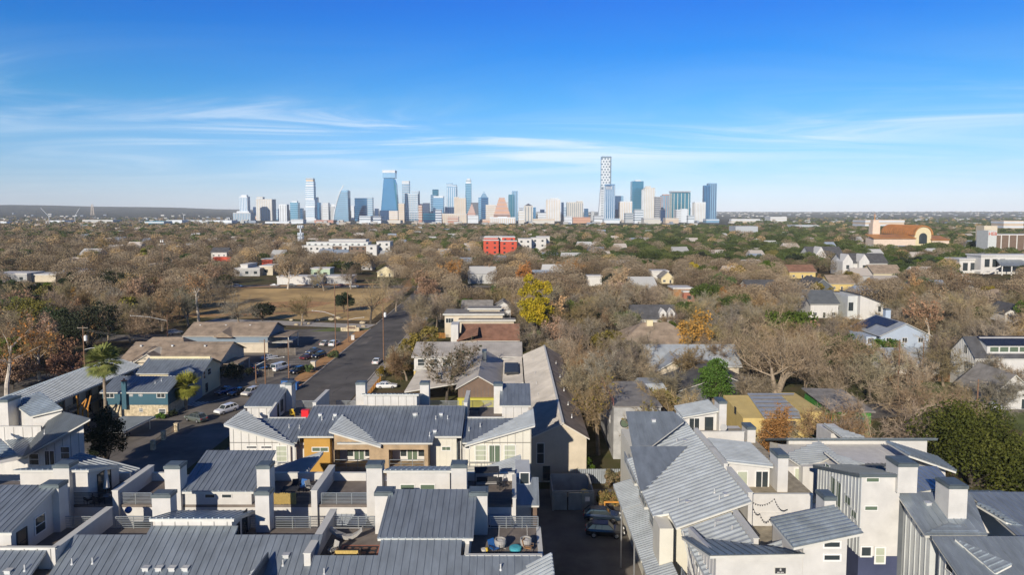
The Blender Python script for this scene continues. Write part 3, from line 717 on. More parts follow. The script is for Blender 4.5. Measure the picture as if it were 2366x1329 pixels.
# lower front roof and the dark wing by the sign
d_ = 0.42
x0, x1 = e1.x + .4, XY(1691, 1189, 57.8)
roof(c, [Vector((x0, 49.2, zC(x0, d_))), Vector((x1, 49.2, zC(x1, d_))), Vector((x1, 57.9, zC(x1, d_))), Vector((x0, 57.9, zC(x0, d_)))], (1, 0, sC), .68, m='galv_pale', rw=.11, rh=.2, name='lower_roof')
x2 = x1 + .45; x3 = XY(1795, 1240, 55)
roof(c, [Vector((x2, 49.2, zC(x2, 1.9))), Vector((x3, 49.2, zC(x3, 1.9))), Vector((x3, 53.8, zC(x3, 1.9))), Vector((x2, 53.8, zC(x2, 1.9)))], (1, 0, sC), .68, m='galv_pale', rw=.11, rh=.2, name='lower_roof')
W0, W1 = atY(1640, 1284, 48.5), atY(1860, 1279.5, 48.5); W2 = atY(*R6(575, 1066), 56.2)
plW = plane3(W0, W1, W2)
roof(c, [W0, W1, onP(*R6(1325, 1163), plW), onP(*R6(1065, 1118), plW), onP(*R6(740, 1082), plW), W2], (0, -1, .28), .6, m='galv_dark', name='wing_roof')  # slope faces away from the sun; its shade is put into darker metal
fx0, fx1 = XY(1655, 1300, 49.1), XY(1950, 1300, 49.1)
w = MB(); w.extr([(fx0, 49.1, 0), (fx1, 49.1, 0), (fx1, 49.1, ZY(1235, 49.1)), (XY(1850, 1283, 49.1), 49.1, W1.z - .35), (fx0, 49.1, W0.z - .35)], (0, .4, 0)); fw_ = w.build('end_wall', 'white_lap', c)
w = MB(); w.loft([(fx0 - .02, 49.12, 0), (fx0 + .3, 49.12, 0), (fx0 + .3, 57, 0), (fx0 - .02, 57, 0)], [(fx0 - .02, 49.12, W0.z - .4), (fx0 + .3, 49.12, W0.z - .4), (fx0 + .3, 57, 12.9), (fx0 - .02, 57, 12.9)])
battens(w, 49.4, 57, fx0 - .02, lambda t: W0.z - .5 - (t - 49) * .32, 0, .8, '-x'); sw_ = w.build('side_wall', 'white_panel', c)
for y, z, ww, hh in ((50.2, 11.3, 1.0, 1.6), (51.9, 11.2, 1.2, 2.1), (54.0, 11.6, 1.0, 1.4)): window(sw_, (fx0 - .05, y, z), ww, hh, '-x')
# parapet curbs beside the roof and the deck pits
mb = MB()
for (pa, pb_, zo) in ((R6(650, 352), R6(765, 480), .35), (R6(795, 470), R6(880, 590), .35), (R6(875, 622), R6(1022, 800), .35)):
    A, B = pC(pa), pC(pb_); A.x = B.x = xr + .15
    A.z = B.z = zC(xr) + zo; o_ = divider(c, xr + .02, xr + .4, B.y, A.y, 10, A.z, name='curb_wall')
divider(c, x1 + .02, x1 + .42, 52.5, 57.6, 9, zC(x1, d_) + .35, name='curb_wall')
divider(c, x3 + .02, x3 + .4, 49.9, 56, 9, zC(x3, 1.9) + .9, name='curb_wall')
dz = 12.2
d = MB(); d.box(xr + .4, xr + 8.8, 64, 86, dz - .3, dz); d.box(x1 + .42, x1 + 6, 54.2, 61.8, 10.4, 10.7); d.build('roof_deck', 'deck_tan', c)
mb = MB(); mb.box(xr - .15, xr + 8.8, 61.9, 88, 0, dz - .302); mb.box(x1 + .3, x1 + 8.2, 54.1, 61.88, 0, 10.38); mb.build('east_wall', 'white_lap', c)
# parapets facing the camera
def pfront(pL, pR, ytop, Y, z0, name='parapet'):
    return parapet(c, XY(pL, ytop, Y), XY(pR, ytop, Y), Y, z0, ZY(ytop, Y), 'white_lap', bat=0, cap='trim', name=name)
pfront(1728, 1878, 1144, 62.0, 9)
pfront(1612, 1720, 999, 80.0, dz - .5)
# far room with glazed doors
z0, z1 = ZY(963, 85, 1576), ZY(947.6, 85, 1659)
X0, X1 = XY(1576, 963, 85), XY(1660, 947, 85)
roof(c, [(X0, 84.8, z0), (X1, 84.8, z1), (X1, 89.3, z1), (X0, 89.3, z0)], (1, 0, (z1 - z0) / (X1 - X0)), .52, rw=.09, rh=.18, m='galv_pale', name='penthouse_roof')
w = MB(); w.extr([(X0 + .2, 85.3, 10), (X1 - .1, 85.3, 10), (X1 - .1, 85.3, z1 - .3), (X0 + .2, 85.3, z0 - .3)], (0, 3.8, 0)); r2 = w.build('penthouse', 'white_panel', c)
window(r2, atY(1604, 981, 85.3), 1.25, 1.55, '-y', mull=(2, 1), name='glazed_door'); window(r2, atY(1638, 980, 85.3), .9, 1.6, '-y', mull=(1, 1), frame='dframe', name='glazed_door')
chimney(c, XY(1662, 950, 84.5), XY(1679, 950, 84.5), 84.5, 86.6, 10, ZY(934, 84.5))
chimney(c, XY(1727, 1000, 80.5), XY(1746, 1000, 80.5), 80.5, 82.5, 10, ZY(994, 80.5))
# near room
X0, X1 = XY(1677, 1064, 67), XY(1786, 1076, 67); z0, z1 = ZY(1064, 67, 1677), ZY(1076, 67, 1786)
roof(c, [(X0, 66.8, z0), (X1, 66.8, z1), (X1, 73.6, z1), (X0, 73.6, z0)], (1, 0, (z1 - z0) / (X1 - X0)), .45, rw=.09, rh=.18, m='galv_pale', name='penthouse_roof')
w = MB(); w.extr([(X0 + .35, 67.3, 10), (X1 - .2, 67.3, 10), (X1 - .2, 67.3, z1 - .3), (X0 + .35, 67.3, z0 - .3)], (0, 6, 0)); r1 = w.build('penthouse', 'white_panel', c)
window(r1, atY(1715, 1109, 67.3), .95, 1.65, '-y', mull=(1, 1), glass='blind'); window(r1, atY(1760, 1113, 67.3), 1.2, 2.05, '-y', mull=(2, 1), name='french_door')
chimney(c, XY(1797, 1090, 66), XY(1821, 1090, 66), 66, 68.1, 9.5, ZY(1060, 66))
# front room above the sign wall
X0, X1 = XY(1823, 1253, 49.5), XY(1982.7, 1219.6, 49.5); z0, z1 = ZY(1253, 49.5, 1823), ZY(1219.6, 49.5, 1983)
roof(c, [(X0, 48.7, z0), (X1, 48.7, z1), (X1, 53.2, z1), (X0, 53.2, z0)], (1, 0, (z1 - z0) / (X1 - X0)), .52, rw=.09, rh=.18, m='galv', name='penthouse_roof')
w = MB(); w.extr([(X0 + .9, 49.06, 9), (X1 - 1.0, 49.06, 0), (X1 - 1.0, 49.06, z1 - .55), (X0 + .9, 49.06, z0 + .0)], (0, 3.9, 0)); r0 = w.build('penthouse', 'white_lap', c)
for py in (1259, 1289): window(r0, atY(1922, py, 49.06), 1.15, .36, '-y', mull=(1, 1), fw=.12)
chimney(c, XY(1905, 1160, 53.3), XY(1932, 1160, 53.3), 53.3, 54.8, 10, ZY(1158, 53.3))
# balconies on the left side and the long ribbed awning
for y0, y1, z in ((72.5, 79.5, 10.4), (67.0, 70.0, 10.2), (61.2, 64.5, 10.0)):
    mb = MB(); mb.box(xe + .3, xe + 1.28, y0, y1, z - .25, z); mb.build('balcony', 'trim', c)
    railing(c, (xe + .35, y0, z), (xe + .35, y1, z), n=6)
railing(c, (fx0 - 1.2, 49.5, 9.6), (fx0 - 1.2, 54.5, 9.6), n=6); mb = MB(); mb.box(fx0 - 1.25, fx0 - .03, 49.4, 54.6, 9.35, 9.6); mb.build('balcony', 'brown_panel', c)
aw0, aw1 = atZ(*R6(110, 712), 8.0), atZ(*R6(325, 1310), 8.0)
ax = (aw0.x + aw1.x) / 2
for y0, y1 in ((46, 60.2), (60.6, 70.9), (71.3, 78)):
    roof(c, [(ax, y0, 8.0), (xe + 1.25, y0, 8.8), (xe + 1.25, y1, 8.8), (ax, y1, 8.0)], (1, 0, .3), .4, m='galv_pale', rw=.1, rh=.13, name='awning')
for y in (50, 58, 66, 74):
    mb = MB(); mb.box(ax + .3, ax + .45, y, y + .15, 0, 7.7); mb.build('awning_post', 'steel', c)
mb = MB(); mb.tube((fx0 - .5, 49.4, 8), atY(*R6(585, 1035), 57), .07); mb.build('downspout', 'trim', c)
vents(c, [pC(R6(x, y)) for x, y in ((545, 420), (555, 835), (802, 770), (836, 815))] + [pC(R6(x, y), d_) for x, y in ((806, 1000), (922, 1025))])
vents(c, [pC(R6(620, 835)), pC(R6(880, 785)), pC(R6(605, 415)), pC(R6(830, 970), d_), onP(*R6(386, 275), plS)], 'box')
mb = MB(); dp = atY(*R6(862, 318), 83.5); mb.lathe([(.02, 0), (.30, .06), (.46, .16)], (0, 0, 0), 14)
v = [(x, -z, y) for x, y, z in mb.v]; mb.v = [(dp.x + a, dp.y + b_, dp.z + d2) for a, b_, d2 in v]; mb.tube(dp, dp + Vector((0, .1, -.9)), .03)
mb.build('satellite_dish', 'vent', c)
# number sign
def text_mesh(name, txt, size, loc, m, parent=None, rx=math.pi / 2, rz=0.0, ext=0.006, align='CENTER'):
    cu = bpy.data.curves.new(name, 'FONT'); cu.body = txt; cu.size = size; cu.extrude = ext; cu.align_x = align; cu.align_y = 'CENTER'; cu.resolution_u = 2
    t = bpy.data.objects.new(name, cu); COL.objects.link(t)
    me = bpy.data.meshes.new_from_object(t); COL.objects.unlink(t); bpy.data.objects.remove(t)
    ob = bpy.data.objects.new(name, me); COL.objects.link(ob); me.materials.clear(); me.materials.append(MATS[m])
    ob.rotation_euler = (rx, 0, rz)
    o0 = WL[parent] if parent is not None else Vector((0, 0, 0))
    ob.location = Vector(loc) - o0
    if parent is not None: ob.parent = parent
    WL[ob] = Vector(loc)
    return ob
sg = atY(1802.5, 1319, 49.1)
si = thing('number_sign', 'black number plate reading 8 and 801-804 on the white end wall', 'sign', (sg.x, 49.1, sg.z))
mb = MB(); mb.box(sg.x - .44, sg.x + .44, 49.04, 49.098, sg.z - .25, sg.z + .25); mb.build('plate', 'trim', si)
mb = MB(); mb.box(sg.x - .40, sg.x + .40, 49.03, 49.038, sg.z - .22, sg.z + .22); mb.build('face', 'dframe', si)
text_mesh('lettering', '8', .27, (sg.x, 49.022, sg.z + .08), 'paint_white', si); text_mesh('lettering', '801-804', .145, (sg.x, 49.022, sg.z - .13), 'paint_white', si)

# ---------------------------------------------------------------- tower D
t = thing('townhouse_row', 'tall white townhouse tower with grey batten side wall, slit windows and navy base', 'townhouse', (32, 64, 0), 'modern townhouse rows with metal roofs')
Yd = 60.0; dx0, dx1 = XY(1992, 1110, Yd), XY(2080, 1110, Yd)
dzt = ZY(1098, Yd); Ydb = dx0 / XY(1890, 1085, 1.0); dzb = ZY(1082, Ydb); nz = ZY(1286, Yd)
w = MB(); w.loft([(dx0, Yd, nz), (dx1, Yd, nz), (dx1, Ydb, nz), (dx0, Ydb, nz)], [(dx0, Yd, dzt), (dx1, Yd, dzt), (dx1, Ydb, dzb), (dx0, Ydb, dzb)]); tw = w.build('wall', 'white_lap', t)
g = MB(); g.loft([(dx0 - .06, Yd, nz), (dx0 - .003, Yd, nz), (dx0 - .003, Ydb, nz), (dx0 - .06, Ydb, nz)], [(dx0 - .06, Yd, dzt - .02), (dx0 - .003, Yd, dzt - .02), (dx0 - .003, Ydb, dzb - .02), (dx0 - .06, Ydb, dzb - .02)])
battens(g, Yd + .1, Ydb, dx0 - .06, lambda y: dzt + (dzb - dzt) * (y - Yd) / (Ydb - Yd), nz, .62, '-x', w=.08, d=.07); gs = g.build('side_cladding', 'grey_panel', t)
n_ = MB(); n_.box(dx0 - .08, dx1 + .02, Yd - .02, Ydb, 0, nz - .003); nb_ = n_.build('base', 'navy_panel', t)
for px, py, wp, hp in ((2016, 1109.5, 29, 9), (2012.5, 1175, 29, 9)): window(tw, atY(px, py, Yd), wp * Yd / FPX, hp * Yd / FPX, '-y', mull=(1, 1), glass='glass_green', fw=.06)
for px, py, wp, hp in ((2001, 1275, 22, 21), (2033, 1284, 20, 36)): window(t, atY(px, py, Yd - .05), wp * Yd / FPX, hp * Yd / FPX, '-y', mull=(1, 2 if hp > 30 else 1), glass='blind' if hp > 30 else 'glass', fw=.14)
for y, z, ww, hh in ((62.2, 13.0, 1.0, .75), (64.0, 13.6, .9, 2.4), (65.2, 13.8, .9, 2.4), (66.4, 14.6, .8, .5), (61.0, 12.2, .9, .6)): window(gs, (dx0 - .1, y, min(z, dzb - .8 if hh > 2 else z)), ww, hh, '-x', mull=(1, 1), frame='grey_panel', glass='glass_green')
A, B = Vector((dx0 - .4, Yd - .3, dzt + .15)), Vector((dx1 + .3, Yd - .3, dzt + .15)); C2, D2_ = Vector((dx1 + .3, Ydb + .4, dzb + .15)), Vector((dx0 - .4, Ydb + .4, dzb + .15))
roof(t, [A, B, C2, D2_], (1, 0, 0), .5, m='galv_dark', fascia='cap', rw=.09, rh=.09)
chimney(t, XY(2075, 1100, Yd - .4), XY(2120, 1100, Yd - .4), Yd - .4, Yd + 1.6, ZY(1136, Yd), ZY(1080, Yd - .4))
# lower slope right of the tower
r0 = [atY(*R7(1230, 425), 66), atY(*R7(1385, 425), 66), atY(*R7(1520, 585), 61), atY(*R7(1220, 640), 60.5)]
plR = plane3(r0[0], r0[1], r0[3]); r0[2] = onP(*R7(1520, 585), plR)
roof(t, [r0[3], r0[2], r0[1], r0[0]], (0, 1, .3), .55, name='side_roof')
w = MB(); w.box(dx1 + .02, r0[2].x - .3, 60.2, 67.5, 0, min(p.z for p in r0) - .4); w.build('side_wall', 'slate_wall', t)

# ---------------------------------------------------------------- building E (right edge)
e = thing('townhouse_row', 'townhouse with steep grey seamed roofs and one square white chimney in the corner', 'townhouse', (42, 55, 0), 'modern townhouse rows with metal roofs')
u0, u1 = atY(2070, 1138, 60.5), atY(2178, 1138, 60.5); u1.z = u0.z
sE = .40
v0 = Vector((u0.x, 55.6, u0.z - sE * 4.9))
plE = plane3(u0, u1, v0)
q = [onP(2138, 1237, plE), onP(2282, 1237, plE)]
roof(e, [Vector((u0.x, q[0].y, q[0].z)), q[1], u1 + Vector((2.6, 0, 0)), u0], (0, 1, sE), .62, name='main_roof')
w = MB(); w.loft([(u0.x + .6, q[0].y + .2, 0), (q[1].x, q[0].y + .2, 0), (q[1].x, 60.3, 0), (u0.x + .6, 60.3, 0)], [(u0.x + .6, q[0].y + .2, q[0].z - .35), (q[1].x, q[0].y + .2, q[0].z - .35), (q[1].x, 60.3, u0.z - .4), (u0.x + .6, 60.3, u0.z - .4)])
battens(w, q[0].y + .4, 60.2, u0.x + .6, lambda y: u0.z - .45 - sE * (60.5 - y), 0, .75, '-x', w=.09, d=.07); w.build('wall', 'grey_panel', e)
l0, l1 = atY(2152, 1240, 55.4), atY(2420, 1243, 55.4); l1.z = l0.z
plL = plane3(l0, l1, l0 - Vector((0, 5, 5 * sE)))
roof(e, [onP(2216, 1335, plL) - Vector((0, 3, 3 * sE)), onP(2480, 1335, plL) - Vector((0, 3, 3 * sE)), l1, l0], (0, 1, sE), .62, name='lower_roof')
w = MB(); xw = l0.x + .55; w.loft([(xw, 46, 0), (xw + 14, 46, 0), (xw + 14, 55.2, 0), (xw, 55.2, 0)], [(xw, 46, l0.z - sE * 9.4 - .4), (xw + 14, 46, l0.z - sE * 9.4 - .4), (xw + 14, 55.2, l0.z - .45), (xw, 55.2, l0.z - .45)])
battens(w, 46.2, 55.2, xw, lambda y: l0.z - sE * (55.4 - y) - .5, 0, .7, '-x', w=.09, d=.07); ew = w.build('lower_wall', 'grey_panel', e)
for y, z, ww, hh in ((53.6, 11.2, .9, .8), (51.2, 8.6, 1.0, 2.2), (49.8, 8.0, .9, 1.6)): window(ew, (xw - .08, y, z), ww, hh, '-x', mull=(1, 1))
chimney(e, XY(2193, 1140, 57.6), XY(2236, 1140, 57.6), 57.6, 59.5, 11, ZY(1131, 57.6))
# small valley wing and the long bright-ribbed wing
k0, k1, k2 = onP(*R7(1290, 990), plE), onP(*R7(1800, 990), plE), onP(*R7(1490, 918), plE)
roof(e, [k0 + Vector((0, 0, .12)), k1 + Vector((0, 0, .12)), k2 + Vector((0, 0, .25))], (1, 0, 0), .45, m='galv', fascia=None, rw=.09, rh=.1, name='valley_roof')
g0 = onP(*R7(1530, 1045), plL) + Vector((0, 0, .25)); g1 = onP(*R7(2010, 1329), plL) + Vector((0, 0, .9)); g2 = onP(*R7(1870, 1329), plL) + Vector((0, 0, .15))
roof(e, [g2, g1, g0], (1, 0, .35), .42, rw=.09, rh=.1, name='wing_roof')
vents(e, [onP(*R7(1310, 740), plE)], 'box')
# the wing further right with dark roof
e2_ = thing('townhouse_row', 'white townhouse with thin dark flat roof directly below the big green tree', 'townhouse', (50, 66, 0), 'modern townhouse rows with metal roofs')
Ye = 64.0; a0, a1_ = XY(2236, 1160, Ye), XY(2420, 1160, Ye)
zl, zr_ = ZY(1152, Ye, 2236), ZY(1155, Ye, 2366)
w = MB(); w.box(a0, a1_, Ye, Ye + 1.0, 0, zl - .6); w.box(a0, a1_, Ye + 1.002, Ye + 5.8, 0, zl - 2.2); w.build('wall', 'white_lap', e2_)
roof(e2_, [(a0 - .4, Ye - .5, zl), (a1_, Ye - .5, zl - .1), (a1_, Ye + 6, zl - 1.75), (a0 - .4, Ye + 6, zl - 1.65)], (0, 1, 0), .6, m='galv_dark')
vents(e2_, [atY(*R7(1820, 672), Ye + 3)])
h0, h1, h2 = atY(*R7(1710, 738), 61.5), atY(*R7(2130, 870), 61.5), atY(*R7(2130, 948), 58.5)
plH = plane3(h0, h1, h2); h3 = onP(*R7(1960, 885), plH)
roof(e2_, [h3, h2, h1, h0], (1, 0, -.2), .4, rw=.09, rh=.18, name='wing_roof')
roof(e2_, [(a0 - .2, 56.6, 11.9), (a1_, 56.6, 11.9), (a1_, 63.9, 13.1), (a0 - .2, 63.9, 13.1)], (0, 1, .15), .6, name='low_roof')

# ---------------------------------------------------------------- building F (behind D)
f = thing('townhouse_row', 'low white townhouse row with butterfly roof wings between the white tower and the green tree', 'townhouse', (40, 78, 0), 'modern townhouse rows with metal roofs')
Yq = 82.0; f0, f1 = XY(1822, 1030, Yq), XY(2142, 1030, Yq); zt_, zb2 = ZY(1016, Yq), ZY(1047, Yq)
w = MB(); w.box(f0, f1, Yq, Yq + .6, 0, zt_ - .02); w.box(f0, f1, Yq + .602, Yq + 6, 0, zt_ - 2.4); w.build('wall', 'white_lap', f)
rp = [(f0 - .5, Yq - .5, zt_ + .3), (XY(2162, 1013, Yq), Yq - .5, zt_ + .3), (XY(2162, 1013, Yq), Yq + 6.5, zt_ - 2.1), (f0 - .5, Yq + 6.5, zt_ - 2.1)]
roof(f, rp, (0, 1, 0), .6, m='galv', fascia='cap')
# middle roof between the wings
Zm1, Zm0 = zb2 - .1, ZY(1076, 74)
roof(f, [(XY(1960, 1076, 74), 73.6, Zm0), (XY(2090, 1076, 74), 73.6, Zm0), (XY(2090, 1076, 74), Yq - .05, Zm1), (XY(1915, 1076, 74), Yq - .05, Zm1)], (0, 1, .1), .5, m='roof_dull', name='middle_roof')
w = MB(); w.box(XY(1860, 1076, 74), XY(2170, 1090, 74), 74.5, Yq - .1, 0, Zm0 - .35); w.build('front_wall', 'white_panel', f)
def froof(pts, d, **k): return roof(f, pts, d, .42, rw=.09, rh=.18, **k)
a_, b_2, c_2 = atY(*R7(405, 216), 80), atY(*R7(548, 322), 77), atY(*R7(255, 420), 75)
pq = plane3(a_, b_2, c_2); froof([c_2, onP(*R7(420, 385), pq), b_2, a_, onP(*R7(120, 330), pq)], (1, 0, .28), m='galv_pale', name='wing_roof')
w = MB(); w.box(c_2.x - 2, c_2.x + 5.0, 75.6, 79, 0, c_2.z - .35); w2 = w.build('west_wall', 'white_panel', f)
for dx in (.3, 2.1): window(w2, (c_2.x + dx, 75.6, 9.6), 1.4, 2.6, '-y', glass='blind')
a_, b_2, c_2 = atY(*R7(445, 297), 76), atY(*R7(600, 418), 73), atY(*R7(790, 410), 75.0)
froof([b_2, c_2, a_], (1, 0, -.1), m='galv_pale', name='wing_roof')
a_, b_2, c_2, d_2 = atY(*R7(957, 216), 78.5), atY(*R7(1150, 330), 73), atY(*R7(1550, 468), 72), atY(*R7(1380, 350), 78)
pq = plane3(b_2, c_2, a_); froof([b_2, c_2, onP(*R7(1390, 350), pq), a_], (0, 1, .3), name='wing_roof')
w = MB(); w.box(XY(*R7(1150, 400), 74), XY(*R7(1460, 480), 74), 74.05, 80, 0, ZY(*[1078], 74) - .2); w.build('east_wall', 'white_lap', f)
a_, b_2, c_2 = atY(*R7(438, 70), 96), atY(*R7(790, 185), 93), atY(*R7(600, 185), 91)
froof([c_2, b_2, a_], (1, 0, -.2), m='galv_pale', name='far_wing_roof')
w = MB(); w.box(XY(*R7(490, 160), 94), XY(*R7(640, 180), 94), 93.5, 98, 0, c_2.z - .3); w.build('far_wall', 'white_panel', f)
# ================================================================ ground, roads, park
def terrain_z(x, y):
    r = math.hypot(x, y)
    if r < 4200: return 0.0
    t = min(1.0, (r - 4200) / 8000.0); t = t * t * (3 - 2 * t)
    a = max(-3.0, min(3.0, x / max(y, 1.0)))
    left = 1.0 / (1.0 + math.exp((a + 0.42) * 9))
    base = 42 + 88 * left
    n = math.sin(x * .0011 + 1.3) * math.sin(y * .0009) * 14 + math.sin(x * .0031 + y * .0017) * 7
    return t * (base + n * (.4 + left))
def mat_terrain():
    m, nt, b = nodes('terrain'); N, L = nt.nodes, nt.links
    tc = N.new('ShaderNodeTexCoord')
    def noise(s, d=6, r=.6):
        n = N.new('ShaderNodeTexNoise'); n.inputs['Scale'].default_value = s; n.inputs['Detail'].default_value = d; n.inputs['Roughness'].default_value = r
        L.new(tc.outputs['Object'], n.inputs['Vector']); return n
    def rmp(src, els):
        r = N.new('ShaderNodeValToRGB'); e = r.color_ramp.elements
        while len(e) < len(els): e.new(.5)
        for k, (p, c_) in zip(e, els): k.position = p; k.color = list(c_) + [1]
        L.new(src, r.inputs[0]); return r
    a = rmp(noise(.05).outputs['Fac'], [(.3, (.055, .045, .028)), (.45, (.12, .09, .055)), (.58, (.075, .08, .03)), (.72, (.20, .155, .09))])
    f = rmp(noise(.006, 8, .7).outputs['Fac'], [(.35, (.035, .04, .034)), (.5, (.065, .065, .055)), (.68, (.12, .11, .085))])
    sx = N.new('ShaderNodeVectorMath'); sx.operation = 'LENGTH'; L.new(tc.outputs['Object'], sx.inputs[0])
    mr = N.new('ShaderNodeMapRange'); mr.inputs['From Min'].default_value = 500; mr.inputs['From Max'].default_value = 1800; L.new(sx.outputs['Value'], mr.inputs['Value'])
    mx = N.new('ShaderNodeMix'); mx.data_type = 'RGBA'; L.new(mr.outputs[0], mx.inputs[0]); L.new(a.outputs[0], mx.inputs[6]); L.new(f.outputs[0], mx.inputs[7])
    L.new(mx.outputs[2], b.inputs['Base Color']); b.inputs['Roughness'].default_value = 1.0; b.inputs['Specular IOR Level'].default_value = 0.05
mat_terrain()
ys = [-120, 0, 60, 120, 240, 480, 900, 1500, 2300, 3200, 4200, 4700, 5200, 5800, 6400, 7000, 7700, 8400, 9200, 10000, 10900, 11800, 12800, 13800]
xs = [t * 440 for t in range(-26, 27)]
v, fcs = [], []
for y in ys:
    for x in xs: v.append((x, y, terrain_z(x, y) - .02))
n = len(xs)
for j in range(len(ys) - 1):
    for i in range(n - 1): fcs.append((j*n+i, j*n+i+1, (j+1)*n+i+1, (j+1)*n+i))
me = bpy.data.meshes.new('ground'); me.from_pydata(v, [], fcs); me.materials.append(MATS['terrain']); me.polygons.foreach_set('use_smooth', [True] * len(me.polygons))
ground = bpy.data.objects.new('ground', me); COL.objects.link(ground); tag(ground, kind='structure')

def sheet(name, pts, m, z, kind='structure', th=0.0):
    mb = MB(); mb.face([(x, y, z) for x, y in pts], 0)
    o = mb.build(name, m); return tag(o, kind=kind)
def strip(name, pts, w, m, z, kind='structure'):
    mb = MB(); P = [Vector((x, y, 0)) for x, y in pts]; n = len(P); L_, R_ = [], []
    for i in range(n):
        t = (P[min(i + 1, n - 1)] - P[max(i - 1, 0)]).normalized(); s = Vector((-t.y, t.x, 0)) * (w / 2)
        L_.append(P[i] + s); R_.append(P[i] - s)
    for i in range(n - 1): mb.face([(p.x, p.y, z) for p in (R_[i], R_[i+1], L_[i+1], L_[i])])
    return tag(mb.build(name, m), kind=kind)
RX0, RX1 = -48.3, -34.4
sheet('parking_lot', [(-120, 86), (-50.6, 86), (-50.6, 226), (-64, 232), (-100, 226), (-120, 150)], 'asphalt_old', .010)
sheet('driveway', [(-50.5, 72), (16, 72), (16, 96), (-50.5, 96)], 'asphalt_old', .014)
sheet('parking_court', [(2.4, 30), (12.2, 30), (12.2, 71.9), (2.4, 71.9)], 'asphalt_old', .012)
sheet('road', [(RX0, 96.1), (RX1, 96.1), (RX1, 300), (-38, 420), (-52, 620), (-66, 900), (-80, 900), (-66, 620), (-51.5, 420), (RX0, 300)], 'asphalt', .018)
for x0, x1, y0, y1 in ((RX0 - .35, RX0, 128, 232), (RX0 - .35, RX0, 242, 300), (RX1, RX1 + .35, 150, 300), (RX1, RX1 + .35, 100, 138)):
    mb = MB(); mb.box(x0, x1, y0, y1, 0, .14); tag(mb.build('kerb', 'concrete'), kind='structure')
sheet('verge', [(-52.4, 128), (RX0 - .36, 128), (RX0 - .36, 231), (-52.4, 226)], 'dirt', .022)
sheet('pavement', [(RX1 + .36, 140), (-31.6, 140), (-31.6, 300), (RX1 + .36, 300)], 'concrete', .024)
strip('side_road', [(-112, 250), (-90, 246), (-62, 239), (-49, 237)], 8.5, 'concrete', .016)
strip('side_road', [(-130, 214), (-112, 216), (-98, 206)], 12, 'asphalt_old', .030)
sheet('park_lawn', [(-170, 262), (-52, 250), (-54, 356), (-190, 356), (-190, 300)], 'lawn', .008)
sheet('park_lawn', [(-68, 226.5), (-49, 226.5), (-49, 233), (-62, 234)], 'lawn_green', .020)
strip('footpath', [(-175, 250), (-120, 262), (-90, 268), (-66, 275), (-58, 300), (-55, 350), (-60, 420)], 4.5, 'dirt', .026)
strip('footpath', [(-190, 348), (-150, 356), (-110, 374), (-70, 378)], 5.0, 'dirt', .030)
sheet('dirt_patch', [(-108, 285), (-84, 283), (-78, 300), (-96, 306), (-112, 298)], 'dirt', .034)
strip('street', [(-330, 376), (-150, 366), (-60, 364), (40, 368)], 12, 'asphalt_old', .02)
strip('street', [(38, 290), (31, 360), (15, 470), (5, 620)], 8, 'asphalt_old', .02)
sheet('lawn', [(96, 112), (150, 112), (150, 134), (90, 134)], 'lawn_green', .01)
sheet('lawn', [(88, 142), (108, 140), (108, 158), (90, 158)], 'lawn_green', .011)
strip('street', [(40, 128), (78, 136), (160, 141), (260, 146)], 9, 'asphalt_old', .006)
sheet('driveway', [(112, 143), (122, 143), (122, 156), (112, 156)], 'concrete', .016)
sheet('front_yard', [(-34, 100.2), (-12, 100.2), (-12, 131), (-34, 131)], 'soil', .008)
sheet('driveway', [(-33.6, 131.2), (-20, 131.2), (-20, 141), (-33.6, 141)], 'concrete', .02)
# painted marks
for i, (x, y, w, d) in enumerate(((-44, 150, 2.2, 6), (-39, 176, 3, 4), (-46, 205, 1.6, 12), (-38, 232, 2, 7), (-62, 120, 3.5, 5), (-75, 108, 4, 3), (-70, 150, 2, 8), (6, 60, 3, 5), (-20, 78, 6, 2.5))): sheet('asphalt_patch', [(x, y), (x + w, y + .2), (x + w - .2, y + d), (x + .1, y + d - .3)], 'asphalt' if i > 3 else 'asphalt_old', .021)
rk = random.Random(3)
for i in range(9): x, y = (rk.uniform(-46, -36), rk.uniform(135, 220)) if i < 5 else (rk.uniform(-80, -55), rk.uniform(100, 160)); strip('tar_seam', [(x + rk.uniform(-.5, .5) * k, y + k * rk.uniform(1.2, 2.4)) for k in range(6)], .09, 'rubber', .024)
mb = MB()
for i in range(7): mb.face([(-71.5 + i * .95, 138.2, .018), (-71.0 + i * .95, 138.2, .018), (-69.5 + i * .95, 141.5, .018), (-70.0 + i * .95, 141.5, .018)])
tag(mb.build('road_marking', 'paint_white'), kind='structure')
mb = MB()
for i in range(9): y = 168 + i * 3.0; mb.face([(-60, y, .016), (-54.6, y + .9, .016), (-54.6, y + 1.02, .016), (-60, y + .12, .016)])
for i in range(10): y = 150 + i * 3.0; mb.face([(-78, y, .016), (-72.6, y + .9, .016), (-72.6, y + 1.02, .016), (-78, y + .12, .016)])
mb.face([(-72, 124, .016), (-71.85, 124, .016), (-60, 148, .016), (-60.15, 148, .016)])
tag(mb.build('road_marking', 'paint_white'), kind='structure')
mb = MB(); mb.face([(10.35, 40, .018), (10.6, 40, .018), (10.6, 64, .018), (10.35, 64, .018)]); tag(mb.build('road_marking', 'paint_red'), kind='structure')
